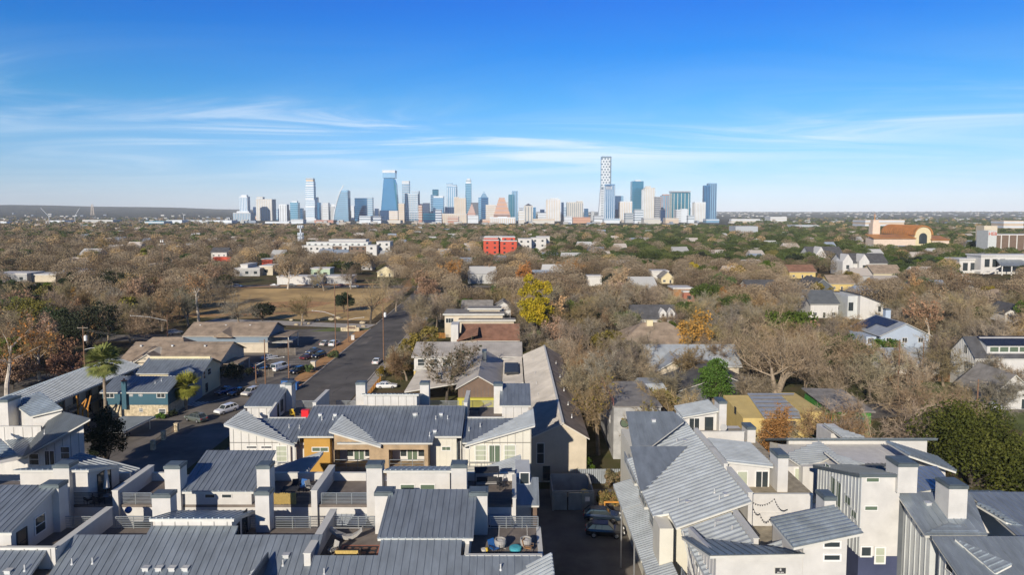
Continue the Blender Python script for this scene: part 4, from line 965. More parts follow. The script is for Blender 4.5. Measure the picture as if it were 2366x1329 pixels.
# ================================================================ neighbourhood buildings
KEEP = []      # (px0, py0, px1, py1, depth): what must stay visible when trees are scattered
FOOT = []      # footprints trees must not stand in
def gable(name, label, cat, x0, x1, y0, y1, ze, zr, ridge='x', wall='white_panel', rf='shingle_brown', ov=.6, seams=0, wins=None, hip=0, fascia='trim', chim=None, keep=True, group=None, glass='glass', ridge_at=.5, fmat=None, door=True):
    b = thing(name, label, cat, ((x0 + x1) / 2, y0, 0), group)
    FOOT.append((x0 - 2, x1 + 2, y0 - 2, y1 + 2))
    mb = MB()
    if ridge == 'x':
        ym = y0 + (y1 - y0) * ridge_at
        prof = lambda x: [(x, y0, 0), (x, y1, 0), (x, y1, ze), (x, ym, zr), (x, y0, ze)] if not hip else [(x, y0, 0), (x, y1, 0), (x, y1, ze), (x, y0, ze)]
        mb.loft(prof(x0), prof(x1)); mb.build('wall', wall, b)
        s0 = (zr - ze) / (ym - y0); s1 = (zr - ze) / (y1 - ym); h = hip
        e = .12
        A = [(x0 - ov, y0 - ov, ze - ov * s0 + e), (x1 + ov, y0 - ov, ze - ov * s0 + e), (x1 + ov - h, ym - .01, zr + e), (x0 - ov + h, ym - .01, zr + e)]
        B = [(x1 + ov, y1 + ov, ze - ov * s1 + e), (x0 - ov, y1 + ov, ze - ov * s1 + e), (x0 - ov + h, ym + .01, zr + e), (x1 + ov - h, ym + .01, zr + e)]
        d = (0, 1, s0)
        roof(b, A, d, seams, rf, fascia, fth=.16); roof(b, B, (0, -1, s1), seams, rf, None)
        if hip:
            roof(b, [A[3], B[2], B[1], A[0]], (1, 0, .4), 0, rf, None); roof(b, [A[1], B[0], B[3], A[2]], (-1, 0, .4), 0, rf, None)
    else:
        xm = x0 + (x1 - x0) * ridge_at
        prof = lambda y: [(x0, y, 0), (x1, y, 0), (x1, y, ze), (xm, y, zr), (x0, y, ze)]
        mb.loft(prof(y0), prof(y1)); mb.build('wall', wall, b)
        s0 = (zr - ze) / (xm - x0); s1 = (zr - ze) / (x1 - xm); e = .12
        A = [(x0 - ov, y0 - ov, ze - ov * s0 + e), (xm - .01, y0 - ov, zr + e), (xm - .01, y1 + ov, zr + e), (x0 - ov, y1 + ov, ze - ov * s0 + e)]
        B = [(xm + .01, y0 - ov, zr + e), (x1 + ov, y0 - ov, ze - ov * s1 + e), (x1 + ov, y1 + ov, ze - ov * s1 + e), (xm + .01, y1 + ov, zr + e)]
        roof(b, A, (1, 0, s0), seams, rf, fascia, fth=.16); roof(b, B, (-1, 0, s1), seams, rf, fascia, fth=.16)
    n = wins if wins is not None else max(1, int((x1 - x0) / 3.5))
    st = max(1, int(ze // 2.9))
    for k in range(st):
        for i in range(n):
            x = x0 + (x1 - x0) * (i + .5) / n
            if k == 0 and door and i == n // 2:
                window(b, (x, y0, 1.08), .95, 2.05, '-y', fmat or 'wframe', 'glass', (1, 1), name='door'); continue
            window(b, (x, y0, 1.5 + k * 2.9), min(1.3, (x1 - x0) / n * .5), 1.2, '-y', fmat or 'wframe', glass, (2, 1))
    if chim: chimney(b, chim[0] - .5, chim[0] + .5, chim[1] - .5, chim[1] + .5, 0, zr + chim[2], chim[3] if len(chim) > 3 else 'brick_red')
    return b
def keep(x0, y0, x1, y1, Y): KEEP.append((x0, y0, x1, y1, Y))

# --- left: motel-like strip, teal house, tan-roofed apartments
A, B = atZ(137, 931, 6), atZ(250, 874, 6)
X1, X2 = (A.x + B.x) / 2, atZ(22, 915, 8).x
mo = thing('motel_block', 'long two-storey walk-up block with pale ribbed roof behind the fan palm', 'apartment block', (X1 - 6, 118, 0)); FOOT.append((-98, -78, 105, 150))
mb = MB(); mb.box(X2 - 5, X1 - 1.5, 106, 148, 0, 5.7); mb.build('wall', 'beige_wall', mo)
roof(mo, [(X1, 104, 6), (X1, 149, 6), (X2, 149, 8), (X2, 104, 8)], (-1, 0, .32), .62, 'galv_pale', rw=.12, rh=.12)
roof(mo, [(X2 - .02, 104, 8), (X2 - .02, 149, 8), (X2 - 6.5, 149, 5.9), (X2 - 6.5, 104, 5.9)], (-1, 0, -.32), .62, 'galv', fascia=None)
mb = MB(); mb.box(X1 - 1.48, X1 - .2, 106, 148, 2.75, 2.95); mb.build('walkway', 'concrete', mo); railing(mo, (X1 - .3, 106, 2.96), (X1 - .3, 148, 2.96), n=5, post=3, m='rail_dark')
for y in range(107, 148, 4):
    for z in (1.3, 4.2): window(mo, (X1 - 1.5, y + 1, z), 1.3, 1.3, '+x', 'dframe')
    mb = MB(); mb.box(X1 - .35, X1 - .2, y - .08, y + .08, 0, 5.75); mb.build('post', 'brown_panel', mo)
keep(0, 850, 330, 960, 125)
# teal house
Yt = 131.0; tx0, tx1 = XY(240, 940, Yt), XY(388, 940, Yt); zt1 = ZY(905, Yt)
th = thing('teal_house', 'teal-clad house over a pale stone base with grey seamed roof and slim chimney', 'house', ((tx0 + tx1) / 2, Yt, 0)); FOOT.append((tx0 - 2, tx1 + 2, Yt - 3, Yt + 12))
zb1 = ZY(936, Yt)
mb = MB(); mb.box(tx0, tx1, Yt, Yt + 9, 0, zb1); mb.build('base', 'stone', th)
mb = MB(); mb.box(tx0 - .1, tx1 + .1, Yt - .1, Yt + 9.1, zb1 + .002, zt1 - .1); up = mb.build('wall', 'teal', th)
Rk = atY(300, 869.5, Yt + 5.2)
roof(th, [(tx0 - .4, Yt - .6, zt1), (tx1 + .4, Yt - .6, zt1), (tx1 + .4, Yt + 5.2, Rk.z), (tx0 - .4, Yt + 5.2, Rk.z)], (0, 1, .35), .6, 'galv')
roof(th, [(tx0 - .4, Yt + 5.22, Rk.z), (tx1 + .4, Yt + 5.22, Rk.z), (tx1 + .4, Yt + 9.6, zt1 + .2), (tx0 - .4, Yt + 9.6, zt1 + .2)], (0, -1, .35), .6, 'galv', fascia=None)
for px, w_, h_ in ((254, 1.5, .8), (372, 1.5, .8)): window(up, (XY(px, 915, Yt - .1), Yt - .1, ZY(914, Yt)), w_, h_, '-y', mull=(2, 1))
for px in (303, 325): window(up, (XY(px, 912, Yt - .1), Yt - .1, ZY(911, Yt)), .6, .75, '-y', mull=(3, 3), fw=.05)
window(th, (XY(375, 951, Yt), Yt, ZY(951, Yt)), 1.2, .8, '-y'); window(th, (XY(326, 948, Yt), Yt, ZY(948, Yt)), .6, .6, '-y', mull=(2, 2), fw=.05)
cx = XY(291, 920, Yt); mb = MB(); mb.box(cx - .42, cx + .42, Yt - .7, Yt - .102, zb1 - .7, Rk.z + .4); chy = mb.build('chimney', 'teal', th)
mb = MB(); mb.box(cx - .46, cx + .46, Yt - .74, Yt - .06, Rk.z + .402, Rk.z + .56); mb.tube((cx, Yt - .4, Rk.z + .5), (cx, Yt - .4, Rk.z + .9), .16); mb.build('chimney_cap', 'brick_red', chy)
vents(th, [(cx + 4.5, Yt + 2.5, zt1 + 1.0), (cx + 5.3, Yt + 3.4, zt1 + 1.3)])
keep(235, 868, 412, 972, 131)
cp = thing('carport', 'low flat metal carport roof on posts beside the dark juniper', 'carport', (-72, 119, 0))
c0, c1 = atZ(258, 993, 2.6), atZ(300, 962, 2.6)
roof(cp, [(c0.x - 3, c0.y - 1, 2.5), (c0.x + 2.6, c0.y - 1, 2.5), (c0.x + 3.6, c1.y, 2.6), (c0.x - 2.5, c1.y, 2.6)], (1, 0, 0), .5, 'galv_dark')
for dx in (-2.6, 2.2):
    for dy in (0, 8): mb = MB(); mb.box(c0.x + dx, c0.x + dx + .12, c0.y + dy, c0.y + dy + .12, 0, 2.4); mb.build('post', 'steel', cp)
# tan roofed apartments
g1 = gable('apartment_house', 'tan shingled apartment house with small white-trimmed entry gable, nearer of two alike', 'apartment block', -95, -71.2, 164, 179, 4.0, 7.0, 'x', 'beige_wall', 'shingle_brown', seams=0, wins=7)
mb = MB(); mb.loft([(-91.5, 163.2, 3.6), (-85, 163.2, 3.6), (-88.3, 163.2, 5.6)], [(-91.5, 169, 5.0), (-85, 169, 5.0), (-88.3, 169, 6.4)]); mb.build('entry_gable', ['beige_wall'], g1)
for sx in (-1, 1):
    x0_ = -88.3 + sx * 3.7; roof(g1, [(x0_, 162.8, 3.5), (-88.3, 162.8, 5.8), (-88.3, 170, 6.2), (x0_, 168, 3.9)] if sx < 0 else [(-88.3, 162.8, 5.8), (x0_, 162.8, 3.5), (x0_, 168, 3.9), (-88.3, 170, 6.2)], (1, 0, .5), 0, 'shingle_brown', fth=.18)
mb = MB(); mb.box(-71.1, -67.2, 165, 173, 2.7, 2.85); mb.build('porch_roof', 'shingle_brown', g1); mb = MB(); [mb.box(-67.5, -67.3, y, y + .2, 0, 2.69) for y in (165.2, 172.6)]; mb.build('porch_post', 'trim', g1)
for px, py in ((330, 802), (402, 803), (477, 802)): vents(g1, [(XY(px, py, 170), 169.3, 6.5)], 'box')
keep(270, 795, 545, 845, 168)
g2 = gable('apartment_house', 'tan shingled apartment house with blue-grey batten upper wall below the park', 'apartment block', -93, -69.5, 192, 206, 5.0, 7.6, 'x', 'bluegrey_batten', 'shingle_brown', wins=4, glass='glass_green')
mb = MB(); mb.box(-93.05, -69.45, 191.9, 192.0, 0, 2.9); mb.build('lower_wall', 'beige_wall', g2)
mb = MB(); mb.box(-69.4, -64, 193.5, 203, 4.2, 4.4); mb.build('porch_roof', 'shingle_brown', g2); mb = MB(); [mb.box(-64.3, -64.1, y, y + .2, 0, 4.19) for y in (193.8, 202.4)]; mb.box(-69.4, -64, 193.6, 203, 2.5, 2.65); mb.build('porch', 'trim', g2)
mb = MB(); mb.loft([(-84.5, 190.6, 4.6), (-79, 190.6, 4.6), (-81.8, 190.6, 6.2)], [(-84.5, 196, 5.8), (-79, 196, 5.8), (-81.8, 196, 6.9)]); mb.build('entry_gable', 'shingle_brown', g2)
for px in (466, 525, 581): vents(g2, [(XY(px, 755, 198), 197.3, 7.0)], 'box')
keep(425, 745, 645, 822, 195)
# connecting low roof and the cream metal-roofed house
gable('apartment_house', 'low tan hip-roofed wing joining the two apartment houses', 'apartment block', -101, -88, 181, 190, 3.2, 5.6, 'x', 'beige_wall', 'shingle_brown', hip=3, wins=3)
g3 = gable('cream_house', 'cream stucco house with grey seamed roof and blue window on its gable side', 'house', -80.5, -67.3, 145.5, 155, 5.4, 7.4, 'x', 'cream', 'galv', seams=.6, wins=3)
window(g3, (-67.3, 149.5, 4.6), 1.6, 1.3, '+x', glass='glass'); window(g3, (-67.3, 147, 4.4), 1.0, 1.6, '+x', glass='glass'); window(g3, (-67.3, 148, 1.4), 1.0, 1.8, '+x', 'dframe')
mb = MB(); mb.box(-80.6, -67.2, 150.0, 150.5, 7.4, 7.9); mb.build('ridge_parapet', 'cream', g3)
P0 = [atY(388, 866, 141), atY(415, 875, 137), atY(450, 857, 141), atY(432, 846, 146)]; pl9 = plane3(P0[0], P0[1], P0[2]); P0[3] = onP(432, 846, pl9)
roof(g3, P0, (P0[2] - P0[1]), .5, 'galv_pale', rw=.1, rh=.1, name='porch_roof')
mb = MB(); mb.box(P0[0].x + .6, P0[2].x - .6, 139, 145.4, 0, min(p.z for p in P0) - .3); mb.build('porch_wall', 'bluegrey_batten', g3)
roof(g3, [(-88, 143, 4.6), (-80.7, 143, 4.6), (-80.7, 149, 5.4), (-88, 149, 5.4)], (0, 1, .2), .6, 'galv', name='breezeway_roof')
keep(300, 832, 505, 912, 146)

# --- centre: long shingled building and the houses behind it
m1 = gable('long_building', 'long low apartment building, left roof slope pale ribbed metal and right slope brown shingle', 'apartment block', 2.9, 11.0, 98.5, 156, 6.9, 9.0, 'y', 'beige_wall', 'shingle_brown', ov=.4, wins=0, ridge_at=.565)
rs = [o for o in m1.children if o.name.startswith('roof')]
rs[0].data.materials[0] = MATS['membrane']
mb = MB(); ribs(mb, [(2.5, 98.1, 6.92), (7.46, 98.1, 9.13), (7.46, 156.4, 9.13), (2.5, 156.4, 6.92)], (1, 0, .45), .6, .1, .1); mb.build('roof_seam', 'membrane', rs[0])
mb = MB(); mb.bar((7.48, 98, 9.17), (7.48, 156.5, 9.17), .35, .08); mb.build('ridge_cap', 'trim', m1)
for y in (104, 111, 120, 130, 142): vents(m1, [(9.3, y, 8.2)]);
for y in (118, 126, 134, 146): vents(m1, [(4.6, y, 7.8)])
window(m1, (4.2, 98.5, 4.4), 1.0, 3.0, '-y'); window(m1, (5.1, 98.5, 1.4), .9, 2.0, '-y', 'dframe', name='door')
keep(1200, 806, 1362, 1100, 100)
m2 = gable('brown_gable_house', 'house with dark brown batten gable, white rake boards and lime-yellow lower wall', 'house', -10.6, -2.6, 132, 157, 5.6, 7.9, 'y', 'brown_panel', 'membrane', ov=.5, wins=0)
mb = MB(); mb.box(-10.65, -2.4, 131.2, 131.98, 0, 3.6); lw_ = mb.build('lower_wall', 'lime_wall', m2)
mb = MB(); battens(mb, -10.6, -2.6, 132, 5.6, 3.7, .7); mb.build('batten', 'slate_wall', m2)
mb = MB(); mb.bar((-9.5, 131.1, .2), (-4.0, 131.1, 2.7), .1, .5); mb.build('stair', 'wood_grey', m2)
chimney(m2, XY(1116, 830, 150), XY(1125, 830, 150), 146, 148.5, 6, 9.6, 'slate_wall')
roof(m2, [(-2.0, 133, 5.6), (2.3, 133, 6.4), (2.3, 157, 6.4), (-2.0, 157, 5.6)], (1, 0, .2), .5, 'membrane', name='link_roof')
mb = MB(); mb.box(-1.6, 1.4, 140, 149, 6.3, 6.75); mb.build('light_well', 'dframe', m2)
roof(m2, [(-22, 137, 3.4), (-11, 137, 5.2), (-11, 155, 5.2), (-22, 155, 3.4)], (1, 0, .2), .6, 'membrane', name='side_roof')
keep(1055, 812, 1210, 960, 132)
m3 = gable('metal_roof_house', 'house with long grey metal roof, white balcony and yellow ground floor behind the oak', 'house', -23.2, 1.9, 159.5, 171, 5.9, 7.6, 'x', 'white_panel', 'membrane', seams=.6, wins=0, ridge_at=.75)
mb = MB(); mb.box(-23.25, -14, 159.3, 159.48, 0, 2.7); yl = mb.build('lower_wall', 'yellow_wall', m3)
railing(m3, (-23, 158.4, 2.9), (-14, 158.4, 2.9), n=4, m='trim'); mb = MB(); mb.box(-23.2, -13.8, 158.2, 159.28, 2.72, 2.88); mb.build('balcony', 'trim', m3)
for x in (-21.5, -18.5, -15.5): window(m3, (x, 159.5, 4.4), 1.6, 1.6, '-y'); window(yl, (x, 159.3, 1.3), 1.5, 1.5, '-y')
for x in (-8.5, -6.8): window(m3, (x, 159.5, 4.2), .9, 1.9, '-y')
keep(951, 790, 1202, 880, 160)
m4 = gable('brown_roof_house', 'house with red-brown shingle roofs and mint green walls in the centre', 'house', -13.8, 1.6, 188, 199, 4.6, 8.0, 'x', 'mint', 'shingle_red', wins=4)
mb = MB(); mb.box(XY(1042, 770, 187), XY(1059, 770, 187), 186.5, 192, 0, ZY(750, 187)); mb.build('tower_wall', 'white_panel', m4)
mb = MB(); xg = XY(1082, 770, 186); mb.loft([(xg - 3.2, 185.6, 4.4), (xg + 2.6, 185.6, 6.2), (xg + 2.6, 191, 7.6), (xg - 3.2, 191, 5.4)], [(xg - 3.2, 185.6, 4.65), (xg + 2.6, 185.6, 6.45), (xg + 2.6, 191, 7.85), (xg - 3.2, 191, 5.65)]); mb.build('front_roof', 'shingle_red', m4)
mb = MB(); mb.box(xg - 2.8, xg + 2.3, 186.2, 188, 0, 4.4); mb.build('front_wall', 'beige_wall', m4)
keep(1041, 750, 1202, 795, 186)
m5 = thing('flat_roof_house', 'grey house with stepped flat roofs edged white behind the red-brown roofs', 'house', (-10, 215, 0)); FOOT.append((-24, 2, 208, 228))
for x0, x1, y0, y1, z in ((-21.5, -3, 216, 227, 7.3), (-16.4, 0.6, 212, 215.9, 6.0), (-14, -4, 222, 228, 8.2)):
    mb = MB(); mb.box(x0, x1, y0, y1, 0, z); w_ = mb.build('wall', 'beige_wall', m5)
    mb = MB(); mb.box(x0 - .5, x1 + .5, y0 - .5, y1 + .5, z + .002, z + .22); mb.build('roof', 'shingle_grey', w_); mb = MB(); mb.box(x0 - .55, x1 + .55, y0 - .6, y0 - .502, z - .1, z + .34); mb.build('fascia', 'trim', w_)
window(m5, (-19.9, 216, 5.4), 2.4, 1.4, '-y', glass='glass', mull=(3, 1))
keep(1026, 724, 1190, 752, 212)
gable('white_house', 'white two-storey house glimpsed through bare trees behind the stepped flat roofs', 'house', -18, -7.5, 246, 256, 5.2, 7.4, 'x', 'white_panel', 'shingle_grey', wins=3)
gable('white_house', 'white narrow house with grey roof peeping between trees left of the yellow-green tree', 'house', -6, -.5, 248, 258, 5.4, 7.2, 'y', 'white_panel', 'shingle_grey', wins=2)
keep(1062, 706, 1135, 726, 245)
# --- right of centre
m6 = gable('hip_roof_house', 'wide yellow house with brown hip roof, square cream chimney and dish', 'house', XY(1440, 790, 190), XY(1604, 790, 190), 188, 202, 4.2, 8.2, 'x', 'yellow_wall', 'shingle_brown', hip=7, wins=4, fmat='brown_panel')
mb = MB(); xx = XY(1501, 740, 194); mb.box(xx - .9, xx + .9, 193.4, 195, 6.5, 9.1); mb.build('chimney', 'cream', m6)
gable('hip_roof_house', 'low tan-roofed front wing before the wide brown hip roof', 'house', XY(1420, 800, 178), XY(1596, 800, 178), 177, 187, 3.9, 6.6, 'x', 'yellow_wall', 'shingle_brown', hip=3, wins=5, fmat='brown_panel')
keep(1430, 730, 1610, 795, 180)
m7 = gable('dormer_house', 'white house with dark roof and two small pointed dormers', 'house', XY(1464, 730, 226), XY(1562, 730, 226), 226, 236, 4.6, 8.4, 'x', 'white_panel', 'shingle_dark', wins=4)
for px in (1532, 1552):
    x = XY(px, 722, 226); mb = MB(); mb.loft([(x - 1.1, 225.8, 4.8), (x + 1.1, 225.8, 4.8), (x + 1.1, 225.8, 6.4), (x, 225.8, 7.7), (x - 1.1, 225.8, 6.4)], [(x - 1.1, 230, 4.8), (x + 1.1, 230, 4.8), (x + 1.1, 230, 6.4), (x, 230, 7.7), (x - 1.1, 230, 6.4)]); dm = mb.build('dormer', 'white_panel', m7)
    window(dm, (x, 225.8, 5.7), .6, .8, '-y', mull=(1, 1), fw=.06)
keep(1462, 700, 1566, 732, 226)
m8 = gable('metal_roof_house', 'house with broad pale blue-grey metal roof and cream front gable', 'house', XY(1500, 845, 158), XY(1708, 845, 158), 158, 169, 4.2, 7.9, 'x', 'beige_wall', 'galv_pale', seams=0, wins=4)
xm = XY(1567, 820, 154); hw = XY(1613, 850, 154) - xm
mb = MB(); mb.loft([(xm - hw, 154, 0), (xm + hw, 154, 0), (xm + hw, 154, 4.0), (xm, 154, 6.6), (xm - hw, 154, 4.0)], [(xm - hw, 163, 0), (xm + hw, 163, 0), (xm + hw, 163, 4.0), (xm, 163, 6.6), (xm - hw, 163, 4.0)]); gw = mb.build('front_gable', 'beige_wall', m8)
for sg_ in (-1, 1):
    a = [(xm, 153.2, 6.8), (xm + sg_ * (hw + .7), 153.2, 3.75), (xm + sg_ * (hw + .7), 160, 3.75), (xm, 165, 6.8)]
    roof(m8, a if sg_ > 0 else a[::-1], (1, 0, .5), 0, 'galv_pale', fth=.22, name='gable_roof')
window(gw, (xm - 2.2, 154, 2.5), 1.4, 1.1, '-y'); window(gw, (xm + 2.2, 154, 2.5), 1.4, 1.1, '-y'); window(gw, (xm, 154, 5.0), 1.0, .8, '-y', 'beige_wall', 'blind', (1, 1))
keep(1500, 795, 1700, 850, 154)
m9 = gable('dark_roof_house', 'dark slate bungalow with charcoal roof and white porch columns behind the green juniper', 'house', XY(1560, 900, 137), XY(1765, 900, 137), 137, 150, 3.4, 6.9, 'y', 'slate_wall', 'shingle_dark', wins=3, ridge_at=.55)
mb = MB()
for px in (1690, 1712, 1734, 1752): x = XY(px, 905, 135); mb.box(x - .16, x + .16, 134.8, 135.1, 0, 3.1)
mb.build('porch_column', 'wframe', m9); mb = MB(); mb.box(XY(1684, 890, 135), XY(1760, 890, 135), 134.4, 136.9, 3.11, 3.35); mb.build('porch_roof', 'shingle_dark', m9)
keep(1545, 845, 1600, 905, 137); keep(1690, 870, 1760, 905, 137)
m10 = thing('metal_building', 'weathered grey metal building with a round porthole window and rusty stair rail', 'building', (20, 110, 0)); FOOT.append((14, 24, 105, 126))
mb = MB(); mb.box(16.4, 24, 108, 124, 0, 8.6); bw_ = mb.build('wall', 'grey_wall', m10)
mb = MB(); mb.box(16.2, 24.2, 107.8, 124.2, 8.602, 8.8); mb.build('roof', 'shingle_grey', m10)
mb = MB(); pw_ = atY(1443, 978, 108); mb.tube((pw_.x, 107.9, pw_.z), (pw_.x, 108, pw_.z), .75, k=20); mb.build('porthole', 'dframe', bw_)
mb = MB(); mb.tube((pw_.x, 107.86, pw_.z), (pw_.x, 107.898, pw_.z), .62, k=20); mb.build('porthole_pane', 'glass_green', bw_)
railing(m10, (16.4, 108.2, 8.8), (16.4, 124, 8.8), n=4, m='brick_red'); window(m10, (19.2, 108, 1.6), 1.3, 2.6, '-y', 'wood_orange', name='door')
window(m10, (16.4, 112, 5.5), .5, 1.2, '-x'); window(m10, (16.4, 116, 5.5), .5, 1.2, '-x')
keep(1405, 930, 1470, 1050, 108)
sh = thing('metal_shed', 'rounded silver-topped metal shed in the yard of bare trees', 'shed', (XY(1508, 890, 132), 132, 0)); FOOT.append((24, 32, 130, 140))
sx0, sx1 = XY(1478, 890, 132), XY(1540, 890, 132); mb = MB(); mb.box(sx0, sx1, 132, 138, 0, 5.2); mb.build('wall', 'grey_wall', sh)
mb = MB(); mb.loft([(sx0 - .1, 131.8, 5.2), (sx1 + .1, 131.8, 5.2), (sx1 - .5, 132.6, 6.2), (sx0 + .5, 132.6, 6.2)], [(sx0 - .1, 138.2, 5.2), (sx1 + .1, 138.2, 5.2), (sx1 - .5, 137.5, 6.2), (sx0 + .5, 137.5, 6.2)]); mb.build('roof', 'galv_pale', sh)
m11 = thing('yellow_house', 'yellow stucco house under construction with striped grey decking on its sloping roof', 'house', (44, 113, 0)); FOOT.append((37, 56, 109, 128))
yx0, yx1 = XY(1712, 980, 114), XY(1900, 980, 112)
zfr, zbk = ZY(967, 112), ZY(910, 124)
mb = MB(); mb.loft([(yx0, 113, 0), (yx1, 113, 0), (yx1, 124, 0), (yx0, 124, 0)], [(yx0, 113, zfr - .3), (yx1, 113, zfr - .3), (yx1, 124, zbk - .3), (yx0, 124, zbk - .3)]); yw = mb.build('wall', 'yellow_wall', m11)
rA = [(XY(1768, 967, 112), 112.3, zfr), (XY(1852, 967, 112), 112.3, zfr), (XY(1836, 910, 124), 124.3, zbk), (XY(1728, 910, 124), 124.3, zbk)]
mb = MB(); mb.slab(rA, .15); mb.build('roof', 'galv_pale', m11)
mb = MB()
for k in range(6):
    t0 = (k + .35) / 6; a0 = Vector(rA[0]).lerp(Vector(rA[3]), t0); a1 = Vector(rA[1]).lerp(Vector(rA[2]), t0); mb.bar(a0 + Vector((.2, 0, .03)), a1 + Vector((-.2, 0, .03)), .5, .05)
mb.build('roof_decking', 'wood_grey', m11)
mb = MB(); mb.box(yx1 - 2.6, yx1 + .6, 112.6, 125, 0, zfr + .9); mb.build('side_wing', 'yellow_wall', m11)
window(yw, (XY(1822, 985, 113), 113, ZY(985, 113)), 2.3, 1.6, '-y', 'brown_panel'); window(yw, (XY(1795, 985, 113), 113, ZY(985, 113)), .8, 1.6, '-y', 'brown_panel', mull=(1, 1)); window(yw, (yx0, 117, 5.4), .8, 1.1, '-x', 'dframe')
keep(1712, 910, 1900, 1000, 112)
m12 = thing('green_sheathed_house', 'unfinished house wrapped in bright green sheathing with raw timber door frame', 'house', (58, 116, 0)); FOOT.append((53, 67, 108, 128))
gx0_, gx1_ = XY(1903, 980, 114), XY(2012, 980, 114)
mb = MB(); mb.box(gx0_ + 1.4, gx1_, 114, 125, 0, 6.2); gw2 = mb.build('wall', 'green_sheath', m12); mb = MB(); mb.box(gx0_ - 2.5, gx0_ + 1.0, 110, 113, 0, 2.4); mb.build('porch_wall', 'green_sheath', m12)
mb = MB(); mb.slab([(gx0_ + 1, 113.5, 6.4), (gx1_ + .5, 113.5, 6.2), (gx1_ + .5, 125.5, 7.0), (gx0_ + 1, 125.5, 7.2)], .2); mb.build('roof', 'shingle_grey', m12)
mb = MB(); [mb.box(gx0_ + .1 + i * .45, gx0_ + .22 + i * .45, 113.4, 113.6, 0, 5.6) for i in range(4)]; mb.build('timber_frame', 'wood_orange', m12)
window(gw2, (gx0_ + 3.5, 114, 4.2), .9, 1.6, '-y', 'dframe'); window(gw2, (gx0_ + 6.2, 114, 4.0), 1.4, 2.2, '-y', 'green_sheath', 'green_plastic')
keep(1880, 950, 2000, 1005, 113)
# --- right side
n1 = gable('solar_house', 'pale blue house whose grey roof carries a black solar array', 'house', XY(2035, 780, 188), XY(2145, 800, 188), 188, 203, 5.9, 9.1, 'y', 'blue_wall', 'galv_pale', ov=.7, wins=3)
xa_, xm_ = XY(2035, 780, 188), (XY(2035, 780, 188) + XY(2145, 800, 188)) / 2
sl_ = (9.1 - 5.9) / (xm_ - xa_)
def spn(t, y): x = xa_ + (xm_ - xa_) * t; return (x, y, 5.9 + .2 + sl_ * (x - xa_) + .12)
mb = MB(); mb.slab([spn(.05, 196), spn(.93, 196), spn(.93, 202.6), spn(.05, 202.6)], .08); mb.slab([spn(.45, 190.5), spn(.93, 190.5), spn(.93, 195.98), spn(.45, 195.98)], .08); mb.build('solar_panel', 'solar', n1)
mb = MB(); mb.box(xa_ - 3.5, xa_ - .7, 189, 199, 0, 5.2); by = mb.build('side_bay', 'blue_wall', n1); window(by, (xa_ - 2.2, 189, 4.0), 1.6, 1.5, '-y', mull=(3, 1))
chimney(n1, xm_ + .5, xm_ + 2.0, 199, 200.5, 6, 11.2, 'blue_wall')
keep(1990, 732, 2150, 812, 188)
n2 = thing('white_box_house', 'white modern house with single-pitch roof falling to the right', 'house', (XY(2010, 738, 254), 254, 0)); FOOT.append((124, 142, 250, 272))
a_, b__ = XY(1986, 738, 252), XY(2040, 738, 252)
mb = MB(); mb.loft([(a_, 252, 0), (b__, 252, 0), (b__, 268, 0), (a_, 268, 0)], [(a_, 252, ZY(683, 252)), (b__, 252, ZY(704, 252)), (b__, 268, ZY(704, 252)), (a_, 268, ZY(683, 252))]); w_ = mb.build('wall', 'white_panel', n2)
mb = MB(); z_ = ZY(682, 252); mb.slab([(a_ - .4, 251.6, z_ + .3), (b__ + .4, 251.6, ZY(703, 252) + .25), (b__ + .4, 268.4, ZY(703, 252) + .25), (a_ - .4, 268.4, z_ + .3)], .25); mb.build('roof', 'shingle_dark', n2)
window(w_, (b__ - 1.4, 252, ZY(714, 252)), .9, 2.0, '-y', 'dframe', mull=(1, 1))
mb = MB(); mb.box(a_ - 3.6, a_ - .02, 254, 266, 0, z_ - .6); sw3 = mb.build('side_wall', 'grey_panel', n2); window(sw3, (a_ - 2.4, 254, 4.6), 1.6, 3.0, '-y', 'dframe')
keep(1962, 681, 2040, 740, 252)
n3 = gable('white_barn_house', 'tall white batten house with dark roof and long clerestory dormer', 'house', XY(2250, 900, 150), XY(2250, 900, 150) + 24, 150, 158.5, 7.6, 11.6, 'x', 'white_panel', 'shingle_dark', ov=.25, wins=0)
hx = XY(2250, 900, 150)
mb = MB(); mb.loft([(hx + 3, 150.7, 8.4), (hx + 22, 150.7, 8.4), (hx + 22, 153.6, 11), (hx + 3, 153.6, 11)], [(hx + 3, 150.7, 10.2), (hx + 22, 150.7, 10.2), (hx + 22, 153.6, 11.6), (hx + 3, 153.6, 11.6)]); dm = mb.build('dormer', 'white_panel', n3)
for i in range(8): window(dm, (hx + 4.6 + i * 2.2, 150.7, 9.35), 1.9, 1.1, '-y', glass='glass_green', mull=(1, 1), fw=.06)
mb = MB(); mb.slab([(hx + 2.8, 150.3, 10.4), (hx + 22.2, 150.3, 10.4), (hx + 22.2, 154.2, 11.75), (hx + 2.8, 154.2, 11.75)], .15); mb.build('dormer_roof', 'solar', n3)
mb = MB(); battens(mb, 150.2, 158.4, hx, lambda y: 7.6 + (4 - abs(154.25 - y) / 4.25 * 4) - .1, 3.0, .55, '-x', w=.07, d=.06); mb.build('batten', 'trim', n3)
window(n3, (hx, 153.3, 8.9), .9, 1.6, '-x', 'dframe', mull=(1, 1)); window(n3, (hx, 152.2, 5.0), 2.4, 2.0, '-x', 'dframe'); window(n3, (hx + 1.6, 150, 4.9), 1.8, 2.0, '-y', 'dframe'); window(n3, (hx + 2, 150, 1.4), 1.6, 2.3, '-y', 'dframe', name='door')
keep(2197, 778, 2366, 900, 148)
gable('white_gable_house', 'small white house with steep grey front gable before the tall barn-like house', 'house', XY(2290, 905, 136), XY(2290, 905, 136) + 9, 136, 146, 3.2, 7.2, 'y', 'white_lap', 'shingle_grey', wins=2)
